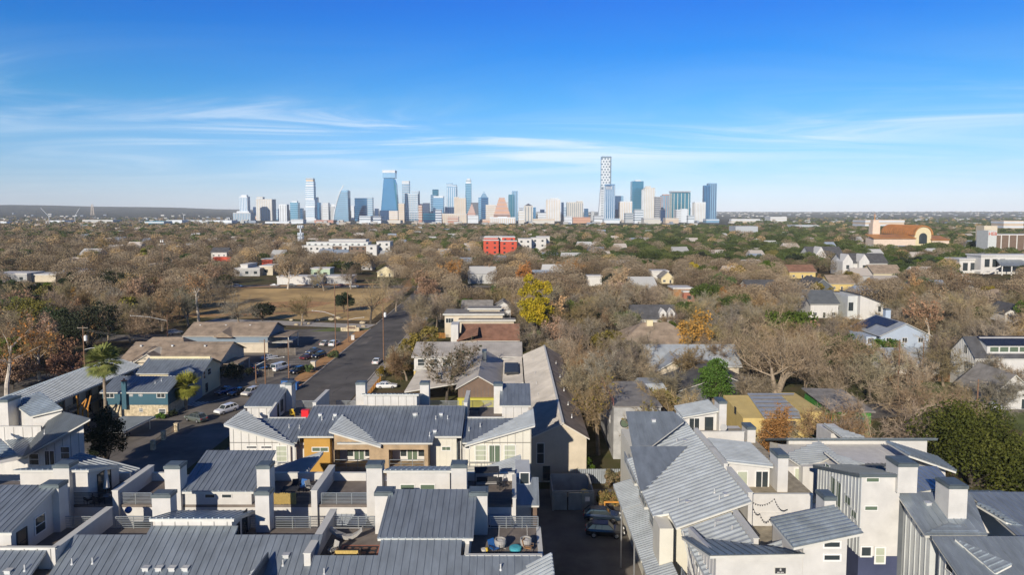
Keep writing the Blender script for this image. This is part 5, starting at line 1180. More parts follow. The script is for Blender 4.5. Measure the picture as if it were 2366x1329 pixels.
gable('porch_house', 'white cottage with grey metal roof and porch posts above the wooden fence', 'house', XY(2060, 865, 166), XY(2170, 865, 166), 166, 176, 3.0, 5.6, 'x', 'white_lap', 'galv_pale', wins=4)
keep(2055, 815, 2170, 868, 160)
n6 = gable('slate_house', 'dark slate gabled house beyond the bare trees at right', 'house', XY(1874, 690, 300), XY(1926, 690, 300), 300, 316, 6.5, 10.5, 'y', 'slate_wall', 'shingle_dark', wins=2)
gable('navy_roof_house', 'white house with navy metal roof and timber deck below the slate house', 'house', XY(1872, 735, 256), XY(1936, 735, 256), 256, 270, 5.6, 9.8, 'x', 'white_panel', 'slate_wall', wins=3)
keep(1860, 655, 1940, 730, 255)
gable('white_house', 'white house with dark low roof peeking over the bare trees left of the slate house', 'house', XY(1728, 668, 310), XY(1796, 668, 310), 310, 322, 5.5, 8.5, 'x', 'white_lap', 'shingle_dark', wins=3)
gable('hip_roof_house', 'brown hip-roofed bungalow at the right edge', 'house', XY(2290, 712, 268), XY(2370, 712, 268), 268, 284, 4.0, 8.6, 'x', 'beige_wall', 'shingle_brown', hip=6, wins=4)
gable('white_shed_house', 'small white board house with dark roof at the right edge', 'house', XY(2322, 742, 246), XY(2380, 742, 246), 246, 256, 3.6, 6.4, 'y', 'white_lap', 'shingle_dark', wins=2)
keep(2290, 676, 2366, 742, 245)
r1 = gable('row_house', 'white row house with dark steep roof and three sharp gables', 'house', XY(1946, 633, 430), XY(2050, 633, 430), 430, 446, 8.0, 13.5, 'x', 'white_panel', 'shingle_dark', wins=6)
for px in (1958, 1996):
    x = XY(px, 610, 428); mb = MB(); mb.loft([(x - 3.2, 427.5, 0), (x + 3.2, 427.5, 0), (x + 3.2, 427.5, 9), (x, 427.5, 13.6), (x - 3.2, 427.5, 9)], [(x - 3.2, 437, 0), (x + 3.2, 437, 0), (x + 3.2, 437, 9), (x, 437, 13.6), (x - 3.2, 437, 9)]); gg = mb.build('front_gable', 'white_panel', r1); window(gg, (x, 427.5, 5.5), 2.0, 2.4, '-y')
r2 = gable('row_house', 'white row house half hidden by bare trees with a dark steep roof', 'house', XY(1870, 612, 505), XY(1948, 612, 505), 505, 522, 8.0, 14.0, 'x', 'white_panel', 'shingle_dark', wins=5)
x = XY(1896, 590, 502); mb = MB(); mb.loft([(x - 3.4, 501.5, 0), (x + 3.4, 501.5, 0), (x + 3.4, 501.5, 9), (x, 501.5, 14.5), (x - 3.4, 501.5, 9)], [(x - 3.4, 512, 0), (x + 3.4, 512, 0), (x + 3.4, 512, 9), (x, 512, 14.5), (x - 3.4, 512, 9)]); mb.build('front_gable', 'white_panel', r2)
keep(1865, 572, 2055, 630, 428)
gable('cream_bungalow', 'cream bungalow with olive roof below the white row houses', 'house', XY(2018, 645, 400), XY(2084, 645, 400), 400, 414, 4.2, 8.5, 'x', 'cream', 'shingle_brown', wins=4); keep(2018, 622, 2086, 643, 400)
gable('cream_bungalow', 'yellow bungalow in a clearing left of the white row houses', 'house', XY(1824, 640, 410), XY(1884, 640, 410), 410, 422, 4.2, 7.8, 'x', 'yellow_wall', 'shingle_red', wins=3); keep(1824, 620, 1884, 640, 410)
gable('cream_bungalow', 'yellow-walled house with brown roof above the slate house', 'house', XY(1918, 668, 345), XY(1972, 668, 345), 345, 357, 4.0, 7.5, 'x', 'yellow_wall', 'shingle_brown', wins=3); keep(1920, 645, 1972, 665, 345)
# white commercial building with terrace (right edge) and the store behind
wb = thing('white_building', 'white flat-roofed commercial building with external stair at the right edge', 'building', (XY(2300, 640, 430), 430, 0)); FOOT.append((280, 340, 425, 460))
x0 = XY(2290, 640, 430)
for x_, x__, y_, z in ((x0, x0 + 45, 440, 11.5), (x0 - 10, x0 + 8, 446, 8.6)):
    mb = MB(); mb.box(x_, x__, y_, y_ + 14, 0, z); w_ = mb.build('wall', 'white_panel', wb); mb = MB(); mb.box(x_ - .6, x__ + .6, y_ - .8, y_ + 14.6, z + .01, z + .9); mb.build('cornice', 'white_panel', w_)
    for i in range(3): window(w_, (x_ + 4 + i * 5, y_, z - 4.4), 3, 5, '-y', 'dframe')
mb = MB(); mb.slab([(x0 + 6, 430, 6.4), (x0 + 28, 430, 6.4), (x0 + 25, 439, 9.4), (x0 + 9, 439, 9.4)], .5); mb.build('porch_roof', 'galv', wb)
mb = MB(); [mb.box(x0 + 7 + i * 6, x0 + 7.5 + i * 6, 430.5, 431, 0, 5.9) for i in range(4)]; mb.build('porch_column', 'wframe', wb)
mb = MB(); mb.bar((x0 - 6, 429, 1), (x0 + 5, 429, 6), .4, .9); mb.bar((x0 - 14, 428, 3.2), (x0 + 3, 428, 3.2), .4, .9); mb.build('stair_wall', 'white_panel', wb)
keep(2235, 585, 2366, 645, 428)
hb = thing('store_building', 'dark-panelled store building with red lettering on its pale corner tower', 'building', (XY(2320, 580, 640), 640, 0)); FOOT.append((440, 490, 636, 670))
hx0 = XY(2282, 570, 640)
mb = MB(); mb.box(hx0, hx0 + 8, 640, 656, 0, ZY(533, 640)); tw_ = mb.build('tower', 'grey_panel', hb)
mb = MB(); mb.box(hx0 + 8.01, hx0 + 60, 644, 668, 0, ZY(542, 640)); mb.build('wall', 'white_panel', hb)
mb = MB(); [mb.box(hx0 + 8.5 + i * 7.4, hx0 + 14.4 + i * 7.4, 643.4, 643.98, 3, ZY(544, 640)) for i in range(6)]; mb.build('dark_panel', 'brown_panel', hb)
hm = text_mesh('lettering', 'HEB', 4.4, (hx0 + 4.1, 639.8, ZY(540.5, 640)), 'red_paint', tw_, ext=.1)
mb = MB(); mb.box(hx0 + 18, hx0 + 31, 672, 684, 0, ZY(522, 670)); mb.build('upper_block', 'beige_wall', hb)
keep(2280, 532, 2366, 576, 636)
# church
ch = thing('church', 'church with copper barrel-vault roof, round-arched front and tall pale bell tower', 'church', (XY(2105, 560, 700), 700, 0)); FOOT.append((360, 470, 690, 760))
cx0, cx1 = XY(2113, 560, 700), XY(2151, 560, 700); rC = (cx1 - cx0) / 2; cxm = (cx0 + cx1) / 2; zbase = ZY(558, 700); zsp = ZY(524, 700) - rC
def arch(y, r, n=14): return [(cxm + r * math.cos(math.pi * i / n), y, zsp + r * math.sin(math.pi * i / n)) for i in range(n + 1)]
mb = MB(); A, B = arch(700, rC), arch(762, rC); 
mb.loft([(cx1, 700, 0)] + A + [(cx0, 700, 0)], [(cx1, 762, 0)] + B + [(cx0, 762, 0)]); mb.build('nave', 'cream', ch)
mat('copper', (0.50, 0.225, 0.07), rough=.5, metal=.3, var=.12, scale=.2); mat('church_stone', (.62, .50, .40), rough=.85, var=.06)
mb = MB(); A, B, A2, B2 = arch(698.5, rC + .2), arch(763, rC + .2), arch(698.5, rC + 1.3), arch(763, rC + 1.3)
for i in range(14): mb.loft([A[i], A[i+1], A2[i+1], A2[i]], [B[i], B[i+1], B2[i+1], B2[i]])
for k in range(1, 16):
    y = 699 + k * 4; P1, P2 = arch(y, rC + 1.32), arch(y + .6, rC + 1.32); Q1, Q2 = arch(y, rC + 1.6), arch(y + .6, rC + 1.6)
    for i in range(14): mb.loft([P1[i], P1[i+1], Q1[i+1], Q1[i]], [P2[i], P2[i+1], Q2[i+1], Q2[i]])
mb.build('barrel_roof', 'copper', ch)
mb = MB(); rw_ = rC * .48; mb.extr([(cxm + rw_, 699.9, zsp - 9), ] + [(cxm + rw_ * math.cos(math.pi * i / 10), 699.9, zsp - 2 + rw_ * math.sin(math.pi * i / 10)) for i in range(11)] + [(cxm - rw_, 699.9, zsp - 9)], (0, -.3, 0)); mb.build('arched_window', 'glass', ch)
xl_, xr_ = XY(2016, 563, 700), XY(2190, 563, 700); ze_ = ZY(551, 700)
for a_, b_, z in ((xl_, cx0 - .1, ze_), (cx1 + .1, xr_, ze_ - 1.5)):
    mb = MB(); mb.box(a_, b_, 698, 714, 0, z); w_ = mb.build('aisle', 'church_stone', ch)
    mb = MB(); mb.slab([(a_ - 1, 696.5, z + .4), (b_, 696.5, z + .4), (b_, 714, z + 4), (a_ - 1, 714, z + 4)], .6); mb.build('aisle_roof', 'copper', w_)
tx0_, tx1_ = XY(2016, 540, 715), XY(2033, 540, 715); zt_ = ZY(516, 715); mb = MB(); mb.box(tx0_, tx1_, 715, 723, 0, zt_); mb.box(tx0_ + 1, tx1_ - 1, 716, 722, zt_, zt_ + 3.5); mb.build('bell_tower', 'church_stone', ch)
mb = MB(); mb.tube(((tx0_ + tx1_) / 2, 719, zt_ + 3.5), ((tx0_ + tx1_) / 2, 719, ZY(491, 715)), .5, .15); mb.bar(((tx0_ + tx1_) / 2 - 1.5, 719, ZY(497, 715)), ((tx0_ + tx1_) / 2 + 1.5, 719, ZY(497, 715)), .3, .3); mb.build('spire_cross', 'copper', ch)
keep(2012, 515, 2190, 562, 695)
# red and white apartments, white/brown apartments
def flat_block(nm, label, cat, boxes, Y, dep, mats, win='glass', rows=None, keeps=None):
    b = thing(nm, label, cat, (XY((boxes[0][0] + boxes[0][2]) / 2, 580, Y), Y, 0))
    xsA = []
    for (a, t, c_, bt, m_, dy) in boxes:
        y = Y + dy; x0, x1 = XY(a, t, y), XY(c_, t, y); z1 = ZY(t, y); z0 = max(0, ZY(bt, y)) if bt else 0
        xsA += [x0, x1]
        mb = MB(); mb.box(x0, x1, y, y + dep, z0, z1); w_ = mb.build('block', m_, b)
        mb = MB(); mb.box(x0 - .3, x1 + .3, y - .3, y + dep + .3, z1 + .01, z1 + .6); mb.build('parapet', 'white_panel', w_)
        if win and (z1 - z0) > 4:
            nf = max(1, int((z1 - z0) / 3.8)); n = max(1, int((x1 - x0) / 5.2))
            for k in range(nf):
                for i in range(n):
                    xx = x0 + (x1 - x0) * (i + .5) / n; zz_ = z0 + (k + .5) * (z1 - z0) / nf
                    g = MB(); g.box(xx - 1, xx + 1, y - .08, y - .02, zz_ - .85, zz_ + .85); g.build('window', win, w_)
    FOOT.append((min(xsA) - 4, max(xsA) + 4, Y - 5, Y + dep + 20))
    if keeps: keep(*keeps, Y)
    return b
flat_block('red_apartments', 'bright red and white cubic apartment block above the bare trees', 'apartment block', [(1117, 556, 1152, 0, 'red_paint', 0), (1156, 558, 1194, 0, 'red_paint', 0), (1118, 550, 1150, 0, 'red_paint', 18), (1160, 549, 1190, 0, 'red_paint', 18), (1120, 547.5, 1188, 0, 'white_panel', 34)], 640, 15, None, keeps=(1116, 547, 1196, 583))
flat_block('white_apartments', 'long white flat-roofed block right of the red apartments', 'apartment block', [(1197, 553, 1228, 0, 'white_panel', 0), (1228, 551, 1262, 0, 'white_panel', 12), (1240, 548, 1270, 0, 'white_panel', 30)], 660, 18, None, keeps=(1197, 548, 1270, 575))
flat_block('long_apartments', 'long white apartment block with brown panels and grey glassy top floor', 'apartment block', [(698, 569, 768, 0, 'white_panel', 0), (768, 569, 790, 0, 'brown_panel', 1), (790, 569, 806, 0, 'white_panel', 0), (806, 569, 846, 0, 'brown_panel', 1), (846, 568, 870, 0, 'white_panel', -3), (870, 560, 901, 0, 'white_panel', 6), (708, 561, 850, 0, 'grey_panel', 8), (760, 555, 845, 0, 'white_panel', 30)], 620, 16, None, keeps=(698, 553, 901, 584))
# strip malls and shops on the left
flat_block('strip_mall', 'long low white strip mall at the left edge behind the bare trees', 'shop building', [(-20, 634, 62, 0, 'grey_wall', 0), (58, 636, 128, 0, 'beige_wall', 4)], 385, 14, None)
flat_block('grey_shop', 'grey flat-roofed shop with stone side wall behind the park', 'shop building', [(540, 622, 600, 0, 'grey_wall', 0), (556, 613, 572, 0, 'white_panel', 2), (600, 616, 630, 0, 'beige_wall', 6)], 425, 16, None)
flat_block('red_shop', 'small bright red shop building left of the orange trees', 'shop building', [(604, 600, 629, 0, 'red_paint', 0)], 500, 10, None, win=None, keeps=(603, 599, 629, 609))
flat_block('white_hall', 'long plain white hall behind the park lawn', 'building', [(640, 641, 745, 0, 'white_panel', 0)], 375, 10, None, win=None, keeps=(650, 641, 740, 660))
flat_block('mint_shop', 'pale mint shop with white roof parapet above the white hall', 'shop building', [(718, 622, 762, 0, 'mint', 0)], 410, 10, None)
flat_block('dark_warehouse', 'low dark-fronted warehouse with grey roof right of the white hall', 'building', [(752, 641, 812, 0, 'grey_wall', 0)], 379, 12, None, win='glass')
flat_block('blue_shop', 'low dark shop with blue corner sign left of the cafe street', 'shop building', [(146, 627, 196, 0, 'slate_wall', 0), (146, 625, 158, 0, 'blue_plastic', -1)], 398, 12, None)
wh = gable('white_villa', 'white two-storey villa above a red awning among grey bare trees', 'house', XY(488, 600, 560), XY(524, 600, 560), 560, 572, 7.2, 10.6, 'x', 'white_panel', 'shingle_dark', wins=3); keep(488, 580, 524, 602, 560)
mb = MB(); mb.box(XY(492, 605, 552), XY(534, 605, 552), 552, 558, 0, 3.6); mb.build('red_awning', 'red_paint', wh)
gable('cottage', 'cream cottage with tan roof at the far end of the street', 'house', XY(872, 650, 420), XY(910, 650, 420), 420, 430, 3.4, 6.6, 'y', 'cream', 'shingle_brown', wins=2); keep(872, 630, 910, 650, 420)
gable('cottage', 'small white cottage with grey gable left of the street end', 'house', XY(835, 635, 470), XY(860, 635, 470), 470, 480, 3.4, 6.6, 'y', 'white_lap', 'shingle_grey', wins=2); keep(834, 622, 862, 634, 470)
gable('grey_roof_house', 'white house with dark grey roof below the orange sycamores in the centre', 'house', XY(1082, 655, 395), XY(1126, 655, 395), 395, 410, 4.0, 8.2, 'x', 'white_panel', 'shingle_dark', wins=3); keep(1082, 640, 1126, 655, 395)
flat_block('white_garage', 'plain white flat garage among bare trees right of the yellow-green tree', 'garage', [(1358, 640, 1391, 0, 'white_panel', 0)], 368, 8, None, win=None, keeps=(1360, 640, 1390, 652))
flat_block('timber_house', 'unfinished reddish timber house with terraces among trees', 'house', [(1556, 668, 1600, 0, 'wood', 0), (1580, 676, 1606, 0, 'brick_red', -4)], 303, 10, None, keeps=(1556, 660, 1605, 680))
gable('cottage', 'pale yellow cottage by the road bend with white gable', 'house', XY(1528, 648, 380), XY(1556, 648, 380), 380, 390, 3.6, 6.6, 'y', 'cream', 'shingle_grey', wins=2); keep(1528, 632, 1556, 648, 380)
flat_block('white_bungalow', 'white flat house beside the utility poles at the road bend', 'house', [(1506, 628, 1545, 0, 'white_panel', 0)], 398, 10, None, keeps=(1508, 624, 1545, 640))
keep(0, 632, 130, 648, 384); keep(540, 613, 630, 634, 424); keep(752, 641, 812, 655, 378); keep(718, 622, 762, 634, 409)
TOWN = []; hp = random.Random(8)
for _ in range(230):
    yy = 300 * (1700 / 300) ** hp.random(); xx = hp.uniform(-.76, .76) * yy
    if any(a - 8 < xx < b_ + 8 and c_ - 8 < yy < d_ + 8 for a, b_, c_, d_ in FOOT) or (-215 < xx < -28 and yy < 480): continue
    w, d, h = hp.uniform(9, 16), hp.uniform(8, 12), hp.uniform(5.5, 8.5); TOWN.append((xx, yy, w, d, h)); FOOT.append((xx - 1, xx + w + 1, yy - (8 if yy < 700 else 14), yy + d + 1))
# fences
def fence(label, pts, h, m, name='fence', picket=.16):
    o = thing(name, label, 'fence', (pts[0][0], pts[0][1], 0)); mb = MB(); ps = MB()
    for (a, b_) in zip(pts, pts[1:]):
        a, b_ = Vector((*a, 0)), Vector((*b_, 0)); L_ = (b_ - a).length; n = max(1, int(L_ / picket))
        for i in range(n):
            p = a + (b_ - a) * ((i + .5) / n); q = a + (b_ - a) * ((i + .94) / n); hh = h + random.uniform(-.03, .03)
            mb.bar(p + Vector((0, 0, hh / 2)), q + Vector((0, 0, hh / 2)), .03, hh)
        for i in range(int(L_ / 2.4) + 1):
            p = a + (b_ - a) * min(1, i * 2.4 / L_); ps.box(p.x - .06, p.x + .06, p.y + .03, p.y + .15, 0, h + .05)
    mb.build('boards', m, o); ps.build('post', m, o); return o
fence('weathered grey board fence behind the parked blue and black cars', [(-76, 163), (-58, 163.5)], 1.8, 'wood_grey')
fence('orange-brown timber fence by the white barn-like house', [(XY(2043, 890, 160), 160), (XY(2120, 890, 160), 158), (XY(2120, 890, 160), 161), (XY(2205, 890, 158), 158)], 1.9, 'wood')
fence('short orange fence beside the street end among shrubs', [(XY(966, 755, 215), 215), (XY(1030, 755, 215), 214)], 1.8, 'wood_orange')
fence('low orange picket fence along the pavement', [(-31.2, 139), (-31.2, 160)], 1.1, 'wood_orange', picket=.3)
fence('tall grey board fence beside the apartment car park', [(-68, 188.5), (-60.5, 188.5)], 2.0, 'wood_grey')
# dumpster enclosure
de = thing('dumpster_enclosure', 'grey corrugated metal bin enclosure with open top in the shaded court', 'enclosure', (7, 90, 0)); FOOT.append((2, 12, 86, 97))
ex0, ex1 = XY(1276, 1190, 89), XY(1372, 1190, 89)
mb = MB(); mb.box(ex0, ex0 + .15, 89, 95, 0, 2.5); mb.box(ex1 - .15, ex1, 89, 95, 0, 2.5); mb.box(ex0 + .151, ex1 - .151, 94.85, 95, 0, 2.7); mb.build('wall', 'grey_wall', de)
mb = MB(); mb.box(ex0, ex0 + .2, 88.8, 88.99, 0, 2.6); mb.box(ex1 - .2, ex1, 88.8, 88.99, 0, 2.6); mb.box(ex0, ex1, 88.82, 88.98, 2.601, 2.75); mb.box(ex0 + 4.0, ex0 + 4.2, 88.8, 88.99, 0, 2.6); mb.build('frame', 'rail', de)
for a, b_ in ((.25, 1.95), (2.15, 3.95)):
    mb = MB(); mb.box(ex0 + a, ex0 + b_, 88.85, 88.95, .1, 2.45)
    for i in range(9): mb.box(ex0 + a + .05 + i * .19, ex0 + a + .12 + i * .19, 88.8, 88.848, .12, 2.43)
    mb.build('door', 'galv', de)
mb = MB(); mb.box(ex0 + 4.25, ex1 - .22, 88.86, 88.94, .1, 2.45); pn = mb.build('panel', 'galv', de); mb = MB(); mb.box(ex0 + 4.4, ex0 + 5.0, 88.8, 88.85, 1.3, 1.9); mb.build('notice', 'paint_white', pn)
mb = MB(); mb.loft([(ex0 + 2.2, 90.5, 0), (ex0 + 4.0, 90.5, 0), (ex0 + 4.0, 92, 0), (ex0 + 2.2, 92, 0)], [(ex0 + 2.0, 90.2, 1.3), (ex0 + 4.1, 90.2, 1.3), (ex0 + 4.1, 92.2, 1.3), (ex0 + 2.0, 92.2, 1.3)]); o = mb.build('skip', 'rail_dark', None, loc=(ex0 + 3, 91, 0)); tag(o, 'dark waste skip inside the corrugated bin enclosure', 'skip')
bn = thing('wheelie_bin', 'yellow-lidded green recycling bin inside the bin enclosure', 'bin', (ex1 - 1.1, 91, 0))
mb = MB(); X_ = ex1 - 1.1; mb.loft([(X_ - .4, 90.6, .1), (X_ + .4, 90.6, .1), (X_ + .4, 91.3, .1), (X_ - .4, 91.3, .1)], [(X_ - .5, 90.5, 1.6), (X_ + .5, 90.5, 1.6), (X_ + .5, 91.4, 1.6), (X_ - .5, 91.4, 1.6)]); mb.build('body', 'green_plastic', bn)
mb = MB(); mb.lathe([(.1, .0), (.62, .0), (.6, .2), (.3, .42)], (X_, 90.95, 1.61), 12); mb.build('lid', 'yellow_plastic', bn)
# ================================================================ vehicles
def paint(name, col, rough=.22, metal=.25):
    m, nt, b = nodes(name); b.inputs['Base Color'].default_value = list(col) + [1]; b.inputs['Roughness'].default_value = rough; b.inputs['Metallic'].default_value = metal
    b.inputs['Coat Weight'].default_value = .5; b.inputs['Coat Roughness'].default_value = .06
paint('car_white', (.70, .70, .68), metal=0); paint('car_black', (.012, .012, .014)); paint('car_blue', (.012, .06, .19)); paint('car_silver', (.42, .43, .44), metal=.6)
paint('car_sage', (.17, .195, .17), metal=.4); paint('car_maroon', (.10, .03, .035)); paint('car_grey', (.13, .135, .14), metal=.4); paint('car_cream', (.52, .50, .45), metal=0); paint('car_navy', (.02, .035, .06))
mat('lamp_red', (.35, .02, .02), rough=.3); mat('lamp_clear', (.7, .7, .68), rough=.2); mat('rim_metal', (.4, .4, .41), rough=.35, metal=.7)
SPEC = {  # length, half width, [(y, zlow, zbelt)], [(y, z) cabin profile base-front, top-front, top-rear, base-rear], wheel r
 'sedan': (4.7, .90, [(-2.35, .45, .62), (-2.2, .28, .78), (-1.2, .22, .90), (-.6, .2, .95), (1.1, .2, .98), (1.9, .24, .98), (2.25, .3, .90), (2.35, .45, .72)], [(-.95, .93), (-.25, 1.42), (.95, 1.43), (1.75, .98)], .33),
 'suv': (4.7, .94, [(-2.35, .5, .70), (-2.2, .32, .95), (-1.2, .28, 1.05), (-.6, .26, 1.08), (1.1, .26, 1.10), (2.0, .28, 1.12), (2.3, .34, 1.08), (2.35, .5, .9)], [(-1.15, 1.05), (-.5, 1.66), (1.6, 1.68), (2.22, 1.1)], .38),
 'van': (5.5, 1.0, [(-2.75, .5, .75), (-2.6, .34, 1.05), (-1.7, .3, 1.22), (-1.2, .3, 1.25), (1.1, .3, 1.27), (2.3, .3, 1.27), (2.7, .34, 1.25), (2.75, .45, 1.2)], [(-1.85, 1.2), (-1.15, 2.02), (2.55, 2.05), (2.72, 1.26)], .38)}
def make_car(kind, col, name):
    Lc, hw, st, cab, wr = SPEC[kind]
    root = thing(name, None, None, (0, 0, 0))
    def sec(y, zl, zt, k=1.0):
        w = hw * k; return [(-w * .86, y, zl), (w * .86, y, zl), (w, y, zl + (zt - zl) * .35), (w * .985, y, zl + (zt - zl) * .72), (w * .88, y, zt), (-w * .88, y, zt), (-w * .985, y, zl + (zt - zl) * .72), (-w, y, zl + (zt - zl) * .35)]
    mb = MB(); n = len(st); ks = [.86, .95] + [1.0] * (n - 4) + [.96, .88]
    S = [sec(y, a, b_, k) for (y, a, b_), k in zip(st, ks)]
    for i in range(n - 1): mb.loft(S[i], S[i + 1], caps=False)
    mb.face(S[0]); mb.face(S[-1][::-1])
    mb.build('body', col, root, smooth=False)
    # glasshouse and roof
    (y0, z0), (y1, z1), (y2, z2), (y3, z3) = cab; wb, wt = hw * .86, hw * .70
    g = MB(); a = [(-wb, y0, z0 - .06), (wb, y0, z0 - .06), (wb, y3, z3 - .06), (-wb, y3, z3 - .06)]; b_ = [(-wt, y1, z1 - .05), (wt, y1, z1 - .05), (wt, y2, z2 - .05), (-wt, y2, z2 - .05)]
    g.loft(a, b_); g.build('glass', 'glass', root)
    r = MB(); r.loft([(-wt - .02, y1 - .03, z1 - .048), (wt + .02, y1 - .03, z1 - .048), (wt + .02, y2 + .05, z2 - .048), (-wt - .02, y2 + .05, z2 - .048)], [(-wt + .06, y1 + .1, z1 + .02), (wt - .06, y1 + .1, z1 + .02), (wt - .06, y2 - .06, z2 + .02), (-wt + .06, y2 - .06, z2 + .02)])
    for sx in (-1, 1):
        for ya, za, yb, zb in ((y0, z0, y1, z1), (y3, z3, y2, z2)):
            r.bar((sx * (wb + .008), ya, za - .02), (sx * (wt + .012), yb, zb - .03), .07, .07)
        for t in (.42, .75):
            yy = y1 + (y2 - y1) * t; yb2 = y0 + (y3 - y0) * (t * .8 + .12); zb2 = z0 + (z3 - z0) * t
            r.bar((sx * (wb + .006), yb2, zb2 - .03), (sx * (wt + .01), yy, z1 - .04), .06, .05)
    if kind == 'van':
        for sx in (-1, 1): r.loft([(sx * (wb + .012), .5, 1.22), (sx * (wb + .02), .5, 1.22), (sx * (wb + .02), 2.6, 1.22), (sx * (wb + .012), 2.6, 1.22)], [(sx * (wt + .012), .5, 2.0), (sx * (wt + .02), .5, 2.0), (sx * (wt + .02), 2.5, 2.0), (sx * (wt + .012), 2.5, 2.0)])
    r.build('roof_panel', col, root)
    for sy in (-1, 1):
        for sx in (-1, 1):
            yy = sy * Lc * .295; x = sx * (hw - .11)
            w = MB(); w.tube((x - .11, yy, wr), (x + .11, yy, wr), wr, wr, 14); wo = w.build('wheel', 'rubber', root)
            q = MB(); q.tube((x + sx * .1, yy, wr), (x + sx * .125, yy, wr), wr * .62, wr * .58, 10); q.build('rim', 'rim_metal', wo)
            z = (st[1][2] + st[1][1]) / 2 + .12 if sy < 0 else (st[-2][2] * .75 + st[-2][1] * .25)
            h = MB(); yl = -Lc / 2 - .0 if sy < 0 else Lc / 2 - .02
            h.box(sx * hw * .48, sx * hw * .84, yl - .03, yl + .12, z - .08, z + .08); h.build('headlight' if sy < 0 else 'tail_light', 'lamp_clear' if sy < 0 else 'lamp_red', root)
    bp = MB(); bp.box(-hw * .8, hw * .8, -Lc / 2 - .04, -Lc / 2 + .1, .34, .52); bp.build('bumper', 'rubber', root)
    return root
PROTO = {}
def car(kind, col, px, py, head, label, cat='car', name='parked_car', z=0.02, pos=None, group="cars parked and driving around the block"):
    key = (kind, col)
    if key not in PROTO: PROTO[key] = c_ = make_car(kind, col, name)
    else: c_ = copy_tree(PROTO[key])
    p = Vector(pos) if pos else atZ(px, py, 0)
    c_.location = (p.x, p.y, z); c_.rotation_euler = (0, 0, R(head)); tag(c_, label, cat, group); return c_
# heading: 0 = nose towards the camera (-Y)
car('sedan', 'car_blue', 521, 909, -25, 'bright blue car parked before the grey board fence')
car('sedan', 'car_black', 550, 912, -25, 'black sedan parked between the blue car and the cream off-roader')
car('suv', 'car_cream', 580, 913, -18, 'boxy cream off-roader parked beside the black sedan')
car('suv', 'car_white', 523, 954, -28, 'white crossover driving towards the camera over the white stop bar')
car('suv', 'car_sage', 453, 974, -118, 'sage grey-green estate car beside the teal house')
car('sedan', 'car_white', 622, 831, 150, 'white sedan beside the wooden stair of the apartment house')
car('van', 'car_white', 648, 856, 158, 'white van seen from its rear doors in the car park', 'van', 'parked_van')
car('suv', 'car_black', 688, 863, -22, 'black off-roader parked behind the round shrub')
car('sedan', 'car_navy', 600, 852, 150, 'dark blue car in the shade of the hedge by the car park')
car('suv', 'car_black', 606, 866, -22, 'black car in deep shade beside the hedge, left of the white van')
car('sedan', 'car_grey', 724, 816, -25, 'dark grey sedan, rear one of three dark cars in the middle of the car park')
car('sedan', 'car_maroon', 711, 830, 155, 'maroon sedan parked with two dark cars in the car park')
car('suv', 'car_black', 737, 827, -20, 'black car nearest the road among three dark cars in the car park')
car('sedan', 'car_cream', 752, 798, 165, 'beige sedan parked by the small lawn')
car('suv', 'car_white', 772, 799, 172, 'white off-roader beside the beige sedan near the lawn')
car('suv', 'car_silver', 404, 773, 130, 'silver estate car on the side street below the park')
car('sedan', 'car_white', 871, 840, 178, 'white hatchback driving away along the road')
car('sedan', 'car_white', 893, 897, 98, 'white sedan, middle of three cars in the driveway by the orange pickets')
car('sedan', 'car_grey', 893, 889, 98, 'dark grey sedan, rear of three cars in the driveway', pos=(-26.0, 137.6, 0))
car('sedan', 'car_silver', 893, 905, 98, 'silver sedan, front of three cars in the driveway', pos=(-26.4, 132.6, 0))
car('sedan', 'car_black', 2228, 919, 72, 'black coupe parked before the white barn-like house')
car('suv', 'car_silver', 2244, 944, 84, 'silver crossover on the shaded street beside the utility pole')
car('suv', 'car_navy', 1425, 1214, 84, 'dark blue car, rear of two parked beside the ribbed awning', pos=(11.7, 86.0, 0))
car('suv', 'car_black', 1425, 1256, 84, 'black car, nearer of two parked beside the ribbed awning', pos=(11.5, 81.8, 0))
car('sedan', 'car_silver', 640, 658, 90, 'silver car on the street behind the park', pos=(-128, 366, 0))
for i, x in enumerate((-146, -119, -104, -92, -84)):
    car('sedan' if i % 2 else 'suv', ('car_white', 'car_grey', 'car_black', 'car_maroon', 'car_white')[i], 0, 0, 90 + i * 3, 'small car parked along the street before the white hall', pos=(x, 361 + i % 2 * 6, 0), group='cars in front of the white hall')
# ================================================================ street furniture
def pole(label, px, py, h, arms=1, trans=0, w=2.4, m='pole_wood', group='wooden utility poles', pos=None, rz=0.0, Y=None):
    p = Vector(pos) if pos else (atZ(px, py, 0) if Y is None else Vector((XY(px, py, Y), Y, 0)))
    o = thing('utility_pole', label, 'utility pole', (p.x, p.y, 0), group); o.rotation_euler = (0, 0, rz)
    mb = MB(); mb.tube((p.x, p.y, 0), (p.x, p.y, h), .17, .11, 8); mb.build('pole', m, o)
    for k in range(arms):
        z = h - .5 - k * 1.1; mb = MB(); mb.box(p.x - w / 2, p.x + w / 2, p.y - .2, p.y - .09, z - .07, z + .07)
        for i in range(4): x = p.x - w / 2 + .15 + i * (w - .3) / 3; mb.tube((x, p.y - .14, z + .07), (x, p.y - .14, z + .25), .05)
        mb.build('crossarm', 'wood_grey', o)
    for k in range(trans):
        mb = MB(); x = p.x + .55 * (1 if k == 0 else -1); mb.tube((x, p.y - .1, h - 3.4), (x, p.y - .1, h - 2.3), .34, .34, 12); mb.tube((x, p.y - .1, h - 2.3), (x, p.y - .1, h - 2.15), .3, .1, 12); mb.bar((p.x, p.y, h - 2.8), (x, p.y, h - 2.8), .08, .1); mb.build('transformer', 'lamp_head', o)
    return o, p
